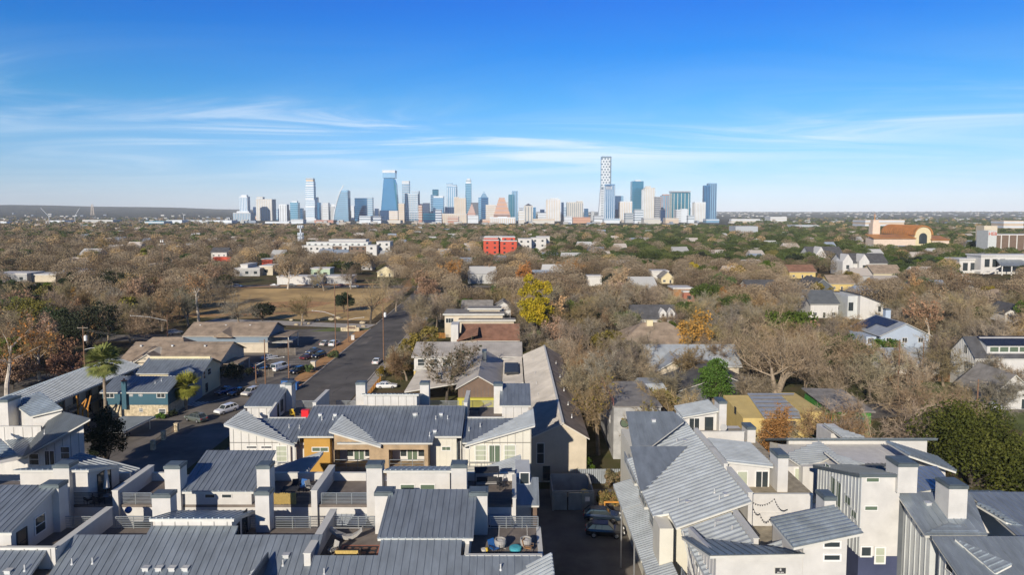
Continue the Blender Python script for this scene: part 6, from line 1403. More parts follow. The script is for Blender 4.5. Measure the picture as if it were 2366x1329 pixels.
def lamp_arm(o, p, z, dx, dy=0, rise=.8):
    mb = MB(); q = Vector((p.x + dx, p.y + dy, z + rise)); mb.path([(p.x, p.y, z), ((p.x + q.x) / 2, (p.y + q.y) / 2, z + rise * .75), q], .05); a = mb.build('lamp_arm', 'lamp_head', o)
    s = 1 if dx > 0 else -1; mb = MB(); mb.lathe([(.05, 0), (.22, .05), (.26, .14), (.1, .22)], (q.x + s * .3, q.y, q.z - .1), 8, sy=.7); mb.build('lamp', 'lamp_head', a)
PO = {}
PO['a'] = pole('tall wooden pole in the car park, nearer the road of two standing before the van', 668, 890, 10.6, 1)
PO['b'] = pole('tall wooden pole in the car park left of the white van', 613.5, 888, 10.6, 1)
PO['c'] = pole('short wooden lamp pole with long arm beside the cream off-roader', 592, 886, 4.6, 0); lamp_arm(PO['c'][0], PO['c'][1], 4.2, 6.6, -1, 2.2)
PO['d'] = pole('wooden pole with street lamp at the park corner', 776, 819, 20.5, 1); lamp_arm(PO['d'][0], PO['d'][1], 11.0, -6, 0, 1.4)
PO['e'] = pole('wooden pole with lamp arm beside the park entrance sign', 805, 792, 16.0, 0); lamp_arm(PO['e'][0], PO['e'][1], 7.0, 4.5, 0, .8)
PO['f'] = pole('wooden pole with pale transformer on the house side of the road', 886.6, 832, 15.2, 0, 1)
PO['g'] = pole('wooden pole with transformer and lamp rising behind the fan palm', 215, 870, 14.5, 1, 1, pos=(-96.5, 152, 0)); lamp_arm(PO['g'][0], PO['g'][1], 9, 3, 0, .5)
PO['h'] = pole('wooden street-lamp pole beside the silver estate car', 388, 787, 8.2, 0); lamp_arm(PO['h'][0], PO['h'][1], 6.2, -11, 0, 1.6)
PO['i'] = pole('tall wooden pole with crossarm before the silver crossover', 2255, 990, 9.2, 1, 0, 3.4)
PO['j'] = pole('wooden pole before the timber fence and porch cottage', 2074, 912, 12.2, 0)
PO['k'] = pole('dark wooden pole beside the porch cottage', 2131, 872, 9.0, 0)
for i, (px, py, h) in enumerate(((1430, 608, 13), (1463, 650, 14), (1496, 650, 13.5), (1640, 585, 14), (1508, 645, 12), (1345, 585, 12), (1675, 572, 15))):
    pole('slim utility pole in the distant streets right of centre', px, py, h, 1, 0, 2.8, group='slim distant utility poles')
pole('tall utility pole with three transformers beside the strip mall', 378, 660, 27, 2, 2, 3.2)
def wire(label, a, b_, sag=1.0, r=.02, n=10, group='overhead power lines'):
    a, b_ = Vector(a), Vector(b_); pts = [a.lerp(b_, i / n) - Vector((0, 0, sag * 4 * (i / n) * (1 - i / n))) for i in range(n + 1)]
    mb = MB(); mb.path(pts, r, 3); o = mb.build('power_line', 'wire', None, loc=a); tag(o, label, 'power line', group); return o
def top(k, dz=-.3, dx=0): p = PO[k][1]; return Vector((p.x + dx, p.y, dz))
for dx in (-.9, .9):
    wire('overhead wire running between the two tall poles in the car park', top('a', 10.2, dx), top('b', 10.2, dx), .3)
    wire('overhead wire from the car park poles to the park corner pole', top('a', 10.2, dx), top('d', 19.6, dx), 1.5)
    wire('overhead wire from the left car park pole towards the palm', top('b', 9.6, dx), top('g', 13.6, dx), 1.2)
    wire('overhead wire leaving the pole by the silver crossover towards the corner', top('i', 8.9, dx * 1.5), (120 + dx, 96, 9.5), .6)
    wire('overhead wire from the crossover pole back to the fence pole', top('i', 8.9, dx * 1.5), top('j', 11.5, dx * .4), .8)
wire('long sagging cable crossing the middle distance', atZ(600, 604, 11), atZ(1000, 592, 13), 3, .10, group='distant cables'); wire('long sagging cable over the oak canopy right of centre', atZ(1380, 574, 13), atZ(1640, 562, 15), 2, .09, group='distant cables'); wire('far cable strung right past the oak canopy', atZ(1640, 562, 15), atZ(1900, 548, 16), 3, .09, group='distant cables')
# low things near the road
def boxy(name, label, cat, m, px, py, w, d, h, z=0, cap=None):
    p = atZ(px, py, 0); o = thing(name, label, cat, (p.x, p.y, 0)); mb = MB(); mb.loft([(p.x - w/2, p.y, 0), (p.x + w/2, p.y, 0), (p.x + w/2, p.y + d, 0), (p.x - w/2, p.y + d, 0)], [(p.x - w/2 + .04, p.y + .04, h), (p.x + w/2 - .04, p.y + .04, h), (p.x + w/2 - .04, p.y + d - .04, h), (p.x - w/2 + .04, p.y + d - .04, h)])
    mb.build('body', m, o)
    if cap: mb = MB(); mb.box(p.x - w/2 - .03, p.x + w/2 + .03, p.y - .03, p.y + d + .03, h + .002, h + .12); mb.build('lid', cap, o)
    return o
boxy('skip', 'large blue waste skip at the edge of the road', 'skip', 'blue_plastic', 662, 896, 2.6, 1.8, 1.6, cap='rail_dark'); boxy('skip', 'second blue waste skip against the white chimney', 'skip', 'blue_plastic', 678, 903, 1.6, 1.6, 1.5, cap='blue_plastic')
boxy('utility_cabinet', 'tall beige utility cabinet behind the round shrub', 'cabinet', 'beige_wall', 723, 855, 1.2, .8, 2.0, cap='trim'); boxy('utility_cabinet', 'small white utility cabinet on the lawn by the road', 'cabinet', 'white_panel', 815, 786, 1.0, .7, 1.4, cap='trim')
si2 = thing('park_sign', 'low pale stone park entrance sign wall', 'sign', atZ(812, 766, 0)); p = atZ(812, 766, 0); mb = MB(); mb.box(p.x - 3.6, p.x + 2.6, p.y, p.y + .7, 0, 1.3); mb.box(p.x - 1.6, p.x + 1.6, p.y, p.y + .7, 1.302, 1.9); mb.build('wall', 'stone', si2); mb = MB(); mb.box(p.x - 1.3, p.x + 1.3, p.y - .06, p.y - .005, .9, 1.6); mb.build('panel', 'brown_panel', si2)
def boulder(px, py, r, label):
    p = atZ(px, py, 0); rnd = random.Random(int(px)); mb = MB(); k = 9
    prof = [(r * .8, 0), (r, r * .25), (r * .85, r * .55), (r * .4, r * .75)]
    mb.lathe(prof, (p.x, p.y, 0), k); mb.v = [(x + rnd.uniform(-.15, .15) * r, y + rnd.uniform(-.15, .15) * r, z + rnd.uniform(0, .1) * r) for x, y, z in mb.v]
    o = mb.build('boulder', 'stone', None, loc=(p.x, p.y, 0)); tag(o, label, 'boulder', 'boulders along the park edge')
for i, (px, py) in enumerate(((685, 752), (713, 749), (735, 742), (766, 740), (781, 737), (838, 748), (840, 756), (673, 741), (700, 742))): boulder(px, py, random.uniform(.7, 1.3), 'pale boulder lying along the park edge by the path')
# pillars and rusty fence by the drive
pf = thing('pillar_fence', 'stone pillars joined by rusty rails beside the shaded drive', 'fence', atZ(380, 1012, 0))
pts = [atZ(354, 1040, 0), atZ(378, 1017, 0), atZ(408, 998, 0)]
for p in pts: mb = MB(); mb.box(p.x - .3, p.x + .3, p.y - .3, p.y + .3, 0, 1.5); mb.box(p.x - .36, p.x + .36, p.y - .36, p.y + .36, 1.502, 1.62); mb.build('pillar', 'stone', pf)
for a, b_ in zip(pts, pts[1:]):
    mb = MB(); [mb.bar(a + Vector((0, 0, z)), b_ + Vector((0, 0, z)), .06, .06) for z in (.35, 1.25)]; [mb.bar(a.lerp(b_, t / 10) + Vector((0, 0, .35)), a.lerp(b_, t / 10) + Vector((0, 0, 1.25)), .03, .03) for t in range(1, 10)]; mb.build('rail', 'wood', pf)
sc_ = thing('steel_sculpture', 'angular orange steel sculpture before the motel block', 'sculpture', atZ(195, 985, 0)); b0 = atZ(195, 985, 0)
mb = MB()
for a, b_ in (((177, 915), (180, 948)), ((180, 945), (200, 922)), ((200, 924), (191, 951)), ((191, 950), (203, 943)), ((203, 942), (210, 915)), ((178, 943), (190, 938)), ((180, 948), (182, 985)), ((203, 943), (204, 985)), ((191, 950), (191, 985))): mb.bar(atY(*a, b0.y), atY(*b_, b0.y), .2, .2)
mb.build('frame', 'wood_orange', sc_)
rb = thing('timber_barrier', 'orange timber barrier behind the parked dark cars', 'barrier', atZ(1400, 1195, 0)); p0, p1 = Vector((12.3, 88.6, 0)), Vector((15.8, 88.6, 0))
mb = MB(); mb.bar(p0 + Vector((0, 0, 1.3)), p1 + Vector((0, 0, 1.3)), .15, .2); mb.build('rail', 'wood_orange', rb); [(lambda m_: (m_.box(x, x + .15, 88.53, 88.68, 0, 1.2), m_.build('post', 'wood_orange', rb)))(MB()) for x in (12.3, 15.7)]
cf = thing('corrugated_fence', 'tall pale corrugated metal fence behind the bin enclosure', 'fence', (15, 97, 0)); mb = MB(); [mb.box(8.5 + i * .3, 8.72 + i * .3, 98 + (i % 2) * .05, 98.06 + (i % 2) * .05, 0, 2.2) for i in range(28)]; mb.build('sheet', 'galv_pale', cf)
# ================================================================ things on the roof decks
def put(name, label, cat, px, py, z, build, rz=0, group=None, mats=None, Y=None):
    p = atZ(px, py, z); o = thing(name, label, cat, (0, 0, 0), group); build(o); o.location = (p.x, p.y, z + .002); o.rotation_euler = (0, 0, R(rz)); return o
def egg_chair(o):
    mb = MB(); mb.lathe([(.2, .0), (.4, .12), (.48, .4), (.46, .66), (.38, .67), (.42, .45)], (0, 0, .28), 16); mb.build('basket', 'wicker', o)
    mb = MB(); mb.lathe([(.34, .0), (.36, .1), (.16, .16)], (0, 0, .72), 14); mb.build('cushion', 'fabric_white', o)
    mb = MB(); mb.path([(.0, .55, 0), (0, .75, .9), (0, .55, 1.75), (0, .15, 1.95)], .035); mb.path([(-.5, .1, .02), (0, .6, .04), (.5, .1, .02)], .03)
    mb.build('frame', 'wicker', o)
def deck_chair(o, seat='fabric_dark', fr='fabric_dark'):
    mb = MB(); mb.box(-.3, .3, -.3, .3, .4, .46); mb.build('seat', seat, o); mb = MB(); mb.loft([(-.3, .3, .44), (.3, .3, .44), (.3, .35, .44), (-.3, .35, .44)], [(-.3, .46, 1.0), (.3, .46, 1.0), (.3, .51, 1.0), (-.3, .51, 1.0)]); mb.build('backrest', seat, o)
    for sx in (-1, 1):
        for sy in (-1, 1): mb = MB(); mb.box(sx * .3 - .02, sx * .3 + .02, sy * .28 - .02, sy * .28 + .02, 0, .62); mb.build('leg', fr, o)
        mb = MB(); mb.box(sx * .3 - .03, sx * .3 + .03, -.32, .32, .621, .66); mb.build('armrest', fr, o)
put('egg_chair', 'wicker egg chair with black wire stand on the end deck', 'chair', 1156, 1273, 12.8, egg_chair, 10); put('egg_chair', 'pale wicker egg chair with cushion beside the brown chair', 'chair', 1215, 1271, 12.8, egg_chair, -10)
put('deck_chair', 'brown wicker chair beside the teal pouf', 'chair', 1222, 1277, 12.8, lambda o: deck_chair(o, 'wood', 'brown_panel'), 70)
def pouf(o): mb = MB(); mb.lathe([(.42, 0), (.5, .12), (.48, .3), (.3, .36)], (0, 0, 0), 16); mb.build('cushion', 'teal_cushion', o)
put('pouf', 'round teal pouf on the end deck', 'pouf', 1191, 1273, 12.8, pouf)
def basket(o): mb = MB(); mb.lathe([(.16, 0), (.24, .35), (.22, .36)], (0, 0, 0), 10); mb.build('basket', 'fabric_white', o); mb = MB(); mb.lathe([(.02, .3), (.14, .4), (.1, .62)], (.22, 0, -.2), 8); mb.build('toy', 'yellow_plastic', o)
put('toy_basket', 'white basket with lime toy on the end deck floor', 'basket', 1118, 1279, 12.8, basket); put('folding_chair', 'crumpled blue folding chair on the end deck', 'chair', 1142, 1279, 12.8, lambda o: deck_chair(o, 'blue_plastic'), 40)
rg = thing('outdoor_rug', 'dark patterned rug with red and orange border on the deck', 'rug', atZ(832, 1280, 12.8)); p = atZ(832, 1279, 12.8)
mb = MB(); mb.box(p.x - 1.7, p.x + 1.5, p.y - 1.3, p.y + 1.3, 12.803, 12.815); mb.build('weave', 'brick_red', rg)
mb = MB(); mb.box(p.x - 1.5, p.x + 1.3, p.y - 1.1, p.y + 1.1, 12.817, 12.823); mb.build('field', 'fabric_dark', rg); mb = MB()
for i in range(4):
    for j in range(3): mb.lathe([(.26, 0), (.2, .003)], (p.x - 1.1 + i * .68, p.y - .7 + j * .7, 12.825), 6)
mb.build('motif', 'shingle_red', rg)
def sofa(o):
    mb = MB(); mb.box(-.9, .9, -.35, .35, .25, .42); mb.build('seat', 'wicker', o); mb = MB(); mb.box(-.9, .9, -.45, -.36, .25, .8); mb.build('backrest', 'straw', o)
    for sx in (-1, 1): mb = MB(); mb.box(sx * .9 - .06, sx * .9 + .06, -.45, .4, 0, .6); mb.build('armrest', 'brown_panel', o); mb = MB(); mb.box(sx * .45 - .4, sx * .45 + .4, -.3, .3, .421, .54); mb.build('cushion', 'fabric_dark', o)
put('loveseat', 'slatted loveseat with dark cushions on the patterned rug', 'sofa', 804, 1290, 12.8, sofa)
put('deck_chair', 'grey canvas chair at the corner of the patterned rug deck', 'chair', 768, 1283, 12.8, lambda o: deck_chair(o, 'wicker'), -40)
def hammock(o):
    mb = MB(); pts = [(-1.5, 0, 1.0), (-.9, 0, .55), (-.2, 0, .28), (.3, 0, .3), (.75, 0, .55), (1.2, 0, 1.0)]
    for a, b_ in zip(pts, pts[1:]): mb.loft([(a[0], -.25, a[2] + .1), (a[0], .25, a[2] + .1), (a[0], .22, a[2] - .2), (a[0], -.22, a[2] - .2)], [(b_[0], -.25, b_[2] + .1), (b_[0], .25, b_[2] + .1), (b_[0], .22, b_[2] - .2), (b_[0], -.22, b_[2] - .2)])
    mb.build('cloth', 'wicker', o); mb = MB(); mb.bar((-1.5, 0, 1), (1.2, 0, 1), .03, .03); mb.build('rope', 'trim', o)
put('hammock', 'grey cloth hammock slung along the deck railing', 'hammock', 805, 1248, 12.8, hammock)
def parasol(o):
    mb = MB(); mb.tube((0, 0, 0), (0, 0, 2.6), .03); mb.tube((0, 0, 0), (0, 0, .08), .35, .3, 12); mb.build('pole', 'steel', o)
    mb = MB(); mb.lathe([(.03, 2.55), (.14, 2.3), (.2, 1.5), (.3, .75), (.12, .72)], (0, 0, 0), 9); mb.build('canopy', 'fabric_white', o)
put('parasol', 'folded cream parasol on the deck with dark furniture', 'parasol', 247, 1146, 13.1, parasol)
for px, py, rz, lb_ in ((206, 1165, 60, 'dark lounge chair by the glazed door on the parasol deck'), (230, 1168, 160, 'dark chair between the lounge chair and the folded parasol')): put('deck_chair', lb_, 'chair', px, py, 13.1, deck_chair, rz)
def ball(o):
    mb = MB(); mb.lathe([(.3 * math.sin(math.pi * i / 8) + .005, .3 - .3 * math.cos(math.pi * i / 8)) for i in range(9)], (0, 0, 0), 12); mb.build('skin', 'blue_plastic', o, smooth=True)
put('exercise_ball', 'blue ball behind the deck railing', 'ball', 297, 1187, 13.1, ball)
bs = thing('bamboo_screen', 'yellow bamboo screen tied to the dark deck railing', 'screen', (XY(657, 1160, 60.9), 60.95, 13.1)); mb = MB(); x0, x1 = XY(632, 1160, 60.95), XY(685, 1160, 60.95); n = 40
for i in range(n): x = x0 + (x1 - x0) * i / n; mb.tube((x, 60.98, 13.1 + random.uniform(.02, .1)), (x, 60.98, 14.2 + random.uniform(-.05, .08)), .022, k=5)
mb.build('canes', 'straw', bs)
for px, py, rz, mt, lb_ in ((682, 1135, 10, 'fabric_dark', 'black mesh chair against the shaded parapet behind the bamboo screen'), (698, 1135, -15, 'blue_plastic', 'blue chair beside the black mesh chair'), (718, 1136, 60, 'wicker', 'pale wicker armchair beside the blue chair')): put('deck_chair', lb_, 'chair', px, py, 13.1, lambda o, mt=mt: deck_chair(o, mt), rz)
def table(o):
    mb = MB(); mb.box(-.8, .8, -.5, .5, .68, .73); mb.build('tabletop', 'fabric_dark', o)
    for sx in (-1, 1):
        for sy in (-1, 1): mb = MB(); mb.box(sx * .7 - .03, sx * .7 + .03, sy * .4 - .03, sy * .4 + .03, 0, .679); mb.build('leg', 'fabric_dark', o)
put('patio_table', 'dark low table behind the bamboo screen', 'table', 672, 1146, 13.1, table)
def swing(o):
    mb = MB(); mb.slab([(-1.2, -.6, 1.75), (1.2, -.6, 1.75), (1.2, .5, 1.95), (-1.2, .5, 1.95)], .05); mb.build('canopy', 'fabric_dark', o); mb = MB(); mb.box(-1, 1, -.25, .25, .45, .52); mb.build('seat', 'wicker', o); mb = MB(); mb.box(-1, 1, .251, .3, .5, 1.0); mb.build('backrest', 'fabric_dark', o)
    for sx in (-1, 1): mb = MB(); mb.bar((sx * 1.15, -.6, 0), (sx * 1.15, 0, 1.8), .05, .05); mb.bar((sx * 1.15, .6, 0), (sx * 1.15, .02, 1.8), .05, .05); mb.build('leg', 'fabric_dark', o)
put('swing_seat', 'black canopied swing seat against the white parapet', 'swing seat', 1125, 1128, 13.1, swing, 5)
put('deck_chair', 'small dark chair on the deck beside the swing seat', 'chair', 1158, 1131, 13.1, deck_chair, 30)
put('deck_chair', 'yellow chair on the middle row roof deck', 'chair', 675, 964, 11.5, lambda o: deck_chair(o, 'yellow_plastic', 'yellow_plastic'), 30)
put('storage_box', 'bright red storage box behind the middle row parapet', 'box', 706, 964, 11.5, lambda o: (lambda m_: (m_.box(-.5, .5, -.3, .3, 0, .95), m_.build('body', 'red_plastic', o), (lambda q: (q.box(-.53, .53, -.33, .33, .952, 1.02), q.build('lid', 'red_plastic', o)))(MB())))(MB()))
put('patio_table', 'dark table before the lime-yellow wall on the far deck', 'table', 1095, 957, 11.5, table)
# string lights over the right-hand deck
def string_lights(label, pts, n):
    o = thing('string_lights', label, 'string lights', pts[0]); mb = MB(); bl = MB(); P = [Vector(p) for p in pts]
    for a, b_ in zip(P, P[1:]):
        q = [a.lerp(b_, i / n) - Vector((0, 0, .5 * 4 * (i / n) * (1 - i / n))) for i in range(n + 1)]; mb.path(q, .012, 3)
        for v in q: bl.lathe([(.02, 0), (.055, -.06), (.02, -.13)], v, 6)
    mb.build('cable', 'wire', o); bl.build('bulbs', 'fabric_dark', o)
string_lights('string of dark bulbs sagging across the white deck wall', [atY(*R6(1050, 822), 60.4), atY(*R6(1212, 808), 61.6), atY(*R6(1300, 880), 59)], 10)
string_lights('string of bulbs dropping from the ribbed roof corner to the pit deck', [atY(*R6(1052, 825), 60.2), atY(*R6(1110, 910), 58.5), atY(*R6(1180, 950), 56.5)], 7)
# ================================================================ trees
import numpy as np
mat_leaf('twig', [(.12, .086, .05), (.265, .20, .116), (.44, .34, .21)], scale=.25)
mat_leaf('twig_grey', [(.125, .098, .066), (.265, .215, .145), (.41, .34, .235)], scale=.25)
mat_leaf('twig_rust', [(.17, .085, .045), (.29, .155, .085), (.38, .23, .13)], scale=.3)
mat_leaf('leaf_oak', [(.032, .052, .012), (.068, .098, .022), (.13, .16, .042)], scale=.3)
mat_leaf('leaf_dark', [(.013, .020, .009), (.024, .036, .014), (.042, .056, .02)], scale=.4)
mat_leaf('leaf_fern', [(.026, .036, .011), (.075, .088, .026), (.17, .175, .06)], scale=.3)
mat_leaf('leaf_fresh', [(.035, .07, .012), (.075, .13, .022), (.13, .19, .035)], scale=.5)
mat_leaf('leaf_olive', [(.085, .075, .02), (.16, .13, .035), (.26, .20, .05)], scale=.5)
mat_leaf('leaf_tan', [(.25, .125, .05), (.38, .21, .09), (.50, .31, .15)], scale=.3)
mat_leaf('leaf_gold', [(.13, .13, .012), (.36, .275, .015), (.52, .345, .02)], scale=.22, vary=False)
mat_leaf('frond', [(.10, .115, .03), (.18, .19, .05), (.30, .27, .09)], scale=.6)
mat_leaf('shrub_red', [(.06, .08, .02), (.16, .12, .03), (.30, .10, .04)], scale=1.2)

def rv(r): return Vector((r.gauss(0, 1), r.gauss(0, 1), r.gauss(0, 1))).normalized()
def skeleton(r, H, R, trunk_h=.24, limbs=5, lean=0.0, levels=3, up=.35, multi=1, kids_=(5, 5), thick=.026):
    """returns wood segments [(p, q, r0, r1, level)] and tip points [(p, dir)] of a branching tree"""
    segs, tips = [], []
    def grow(p, d, L_, rad, lev):
        n = 4 if lev < 2 else 3
        for i in range(n):
            d2 = (d + rv(r) * (.16 + .07 * lev) + Vector((0, 0, up * (.22 if lev else .1)))).normalized()
            q = p + d2 * (L_ / n); ra, rb = rad * (1 - .16 * i), rad * (1 - .16 * (i + 1))
            segs.append((p, q, ra, rb, lev))
            if lev < levels:
                nk = (limbs if lev == 0 else kids_[min(lev - 1, 1)]) / n
                if lev == 0 and i < n - 2: nk = 0
                elif lev == 0: nk = limbs / 2
                c = int(nk) + (1 if r.random() < nk - int(nk) else 0)
                for _ in range(c):
                    s = rv(r); s -= d2 * s.dot(d2); s.normalize(); a = r.uniform(.55, 1.0) if lev else r.uniform(.5, 1.05)
                    dk = (d2 * math.cos(a) + s * math.sin(a)).normalized()
                    Lk = {0: R * .95, 1: R * .55, 2: R * .34}.get(lev, R * .2) * r.uniform(.7, 1.15)
                    grow(p.lerp(q, r.random()), dk, Lk, rb * r.uniform(.45, .7), lev + 1)
            else: tips.append((p.lerp(q, .6), d2))
            p, d = q, d2
        if lev < levels: tips.append((p, d))
    for k in range(multi):
        a = 2 * math.pi * k / multi + r.random(); d0 = Vector((math.cos(a) * .28 * (multi > 1) + lean, math.sin(a) * .28 * (multi > 1), 1)).normalized()
        grow(Vector((math.cos(a) * .3 * (multi > 1), math.sin(a) * .3 * (multi > 1), -.1)), d0, H * trunk_h * 2.0, H * thick, 0)
    return segs, tips
def fit(segs, tips, H, R):
    zs = [q.z for _, q, *_ in segs]; rs = sorted(math.hypot(q.x, q.y) for _, q, *_ in segs)
    kz = H * .93 / max(zs); kr = R * .92 / max(rs[int(len(rs) * .97)], .1)
    f = lambda p: Vector((p.x * kr, p.y * kr, p.z * kz))
    return [(f(p), f(q), a, b_, l) for p, q, a, b_, l in segs], [(f(p), d) for p, d in tips]
def wood(segs, name, m, root, lv):
    mb = MB()
    for p, q, a, b_, l in segs:
        if l in lv: mb.tube(p, q, a, b_, 7 if l == 0 else (5 if l == 1 else 3), caps=False)
    return mb.build(name, m, root)
def bare(seed, H=12, R=6, tw='twig', bk='bark', n_tw=2600, tl=1.0, tww=.05, leaf=None, n_leaf=0, ls=.22, jit=.12, **kw):
    r = random.Random(seed); root = thing('tree', None, None, (0, 0, 0))
    segs, tips = fit(*skeleton(r, H, R, **kw), H, R)
    wood(segs, 'trunk', bk, root, (0, 1))
    mb = MB(); kk = max(1, round(n_tw / max(1, len(tips))))
    for p, q, a, b_, l in segs:
        if l >= 2: mb.tube(p, q, max(a, .025), max(b_, .018), 3, caps=False)
    for p, d in tips:
        for _ in range(kk):
            t = (d * .7 + rv(r) * .85 + Vector((0, 0, .15))).normalized(); s = t.cross(rv(r)).normalized() * (tww * .5 * r.uniform(.6, 1.4)); L_ = tl * r.uniform(.5, 1.5); b0 = p + rv(r) * (jit * r.random() ** .5)
            mb.face([b0 - s, b0 + s, b0 + t * L_])
            if r.random() < .5:
                t2 = (t + rv(r) * .8).normalized(); b1 = b0 + t * L_ * .5; mb.face([b1 - s * .8, b1 + s * .8, b1 + t2 * L_ * .6])
    mats = [tw]
    if leaf:
        mats.append(leaf)
        for _ in range(n_leaf):
            p, d = tips[r.randrange(len(tips))]; c = p + rv(r) * r.uniform(.1, .9); u = rv(r); v = u.cross(rv(r)).normalized(); s = ls * r.uniform(.6, 1.5)
            mb.face([c - u * s, c + v * s * .7, c + u * s * .8, c - v * s * .6], 1)
    mb.build('crown', mats, root); return root
def leafy(seed, H=9, R=6, leaf='leaf_oak', bk='bark_dark', n=4200, ls=.30, clumps=34, base=.22, flat=.62, cone=0.0, gap=.55, lobes=None, trunk=True, droop=0.0):
    r = random.Random(seed); root = thing('tree', None, None, (0, 0, 0)); mb = MB()
    cz, rz_ = H * (1 + base) / 2, H * (1 - base) / 2
    cs = []
    while len(cs) < clumps:
        v = rv(r) * (r.random() ** .33)
        if v.z < -.55: continue
        h = (v.z + 1) / 2; k = 1 - cone * h
        c = Vector((v.x * R * .82 * k, v.y * R * .82 * k, cz + v.z * rz_ * .82))
        if lobes: o = lobes[r.randrange(len(lobes))]; c = Vector((o[0] + v.x * o[3], o[1] + v.y * o[3], o[2] + v.z * o[4]))
        cs.append((c, r.uniform(.55, 1.15) * R * (.27 + .1 * (1 - h)) * (k * .6 + .4)))
    per = max(6, n // clumps)
    for c, cr in cs:
        for _ in range(per):
            v = rv(r); d = r.random() ** .4; p = c + Vector((v.x * cr, v.y * cr, v.z * cr * flat)) * d
            if droop: p.z -= droop * r.random()
            u = (rv(r) + v * .5).normalized(); w_ = u.cross(rv(r)).normalized(); s = ls * r.uniform(.55, 1.5)
            mb.face([p - u * s * .9, p + w_ * s * .55, p + u * s, p - w_ * s * .5])
    if trunk:
        tb = MB(); tb.tube((0, 0, -.1), (.1, .1, cz), H * .028, H * .014, 7, caps=False)
        for c, _ in cs[:9]: tb.tube((0, 0, H * base * .8), c, H * .013, .03, 4, caps=False)
        tb.build('trunk', bk, root)
    mb.build('crown', leaf, root); return root
def palm(seed, H, R=2.6, skirt=True):
    r = random.Random(seed); root = thing('palm_tree', None, None, (0, 0, 0)); mb = MB()
    pts = [Vector((math.sin(i * .5) * .12, 0, H * i / 8 * .86)) for i in range(9)]
    for i in range(8): mb.tube(pts[i], pts[i+1], .30 - .008 * i, .30 - .008 * (i + 1), 8, caps=False)
    mb.build('trunk', 'bark', root); top_ = pts[-1]; f = MB()
    for i in range(100):
        a = r.uniform(0, 6.283); e = r.uniform(-.9, 1.35); L_ = R * r.uniform(.42, .62); d = Vector((math.cos(a) * math.cos(e), math.sin(a) * math.cos(e), math.sin(e)))
        hub = top_ + d * L_; f.bar(top_, hub, .05, .04)
        s = d.cross(Vector((0, 0, 1))).normalized(); u = s.cross(d).normalized()
        for k in range(11):
            t = (k - 5) / 5 * 1.25; v = (d * math.cos(t) + s * math.sin(t)).normalized() + Vector((0, 0, -.28)); v.normalize(); w_ = (s * math.cos(t) - d * math.sin(t)) * .17; l2 = R * .55 * r.uniform(.8, 1.1)
            f.face([hub - w_, hub + w_, hub + v * l2 + w_ * .2, hub + v * l2 - w_ * .2])
    f.build('crown', 'frond', root); return root
TREEPOS = []
def place(proto, used, x, y, s=1.0, label='', group=None, cat='tree', name=None, sz=None, rz=None):
    o = proto if not used else copy_tree(proto)
    o.location = (x, y, 0); o.rotation_euler = (0, 0, random.uniform(0, 6.28) if rz is None else rz); o.scale = (s, s, sz or s); tag(o, label, cat, group)
    if name: o.name = name
    TREEPOS.append((x, y)); return o
def solo(proto, px, py, label, s=1.0, pos=None, cat='tree', name=None, group=None, rz=None, sz=None):
    p = Vector(pos) if pos else atZ(px, py, 0); return place(proto, False, p.x, p.y, s, label, group, cat, name, rz=rz, sz=sz)
# ---- single trees one can point to
solo(bare(11, 21, 12.5, 'twig_grey', 'bark', 6500, 1.2, .055, multi=3, limbs=5, trunk_h=.2, levels=3, kids_=(6, 6), thick=.034), 1795, 912, 'huge spreading bare tree with several pale trunks behind the yellow house')
solo(bare(12, 15, 10, 'twig_grey', 'bark_dark', 5200, 1.0, .055, limbs=6, trunk_h=.2, levels=3, leaf='leaf_dark', n_leaf=700), 1031, 931, 'gnarled dark bare oak with clumps of mistletoe before the metal-roofed house')
solo(bare(13, 13, 7, 'twig_grey', 'bark', 3000, 1.0, .05, lean=-.3), 943, 818, 'leaning bare tree beside the road near the pole with transformer')
solo(leafy(14, 21, 5.4, 'leaf_gold', 'bark', 13000, .26, 70, .28, .8, lobes=[(-1.2, 0, 16.8, 4.4, 4.6), (2.6, 0, 12.2, 4.2, 3.2), (4.6, -.5, 9.6, 2.4, 1.8), (.2, .5, 13.0, 4.6, 3.6)]), 1236, 802, 'tall bright yellow-green tree standing alone above the bare trees')
solo(bare(15, 16, 5.5, 'twig', 'bark', 3600, .9, .045, limbs=7, trunk_h=.26, leaf='leaf_olive', n_leaf=260), 0, 0, 'tall bare tree with tan trunk against the long shingled building', pos=(14.2, 110, 0))
solo(bare(16, 12, 6, 'twig_grey', 'bark', 3400, .9, .045, leaf='leaf_olive', n_leaf=200), 0, 0, 'bare tree with sparse lime leaves beside the porthole building', pos=(19.5, 104.5, 0))
solo(bare(17, 12.5, 10, 'twig', 'bark', 5200, 1.1, .055, lean=-.35, limbs=6, thick=.034), 0, 0, 'wide leaning bare tree spreading before the green-sheathed house', pos=(58, 107, 0), rz=.5)
solo(bare(18, 15.5, 4.0, 'twig_rust', 'bark', 4200, .7, .045, trunk_h=.42, limbs=16, up=.05, levels=2, kids_=(7, 6), leaf='twig_rust', n_leaf=2600, ls=.13), 0, 0, 'slender russet cypress between the ribbed roof row and the yellow house', pos=(34.8, 90.5, 0))
solo(leafy(19, 11.5, 5.6, 'leaf_fresh', 'bark', 9000, .20, 60, .05, .8, cone=.55), 1652, 946, 'bright green conical juniper before the dark-roofed bungalow')
solo(leafy(20, 11.5, 8.5, 'leaf_fern', 'bark_dark', 26000, .2, 170, .02, .8, droop=1.0, lobes=[(-4, -2, 6.5, 3.8, 3.2), (3, -3, 8, 3.6, 3), (0, 3, 9, 4, 2.6), (5, 2, 5, 3.5, 3), (-5, 3, 5.5, 3.5, 3), (0, -5, 4, 4, 3), (-2, -5, 2, 4, 2)]), 0, 0, 'big feathery dark green tree filling the corner beside the white rows', pos=(67, 97, 0), s=1.05)
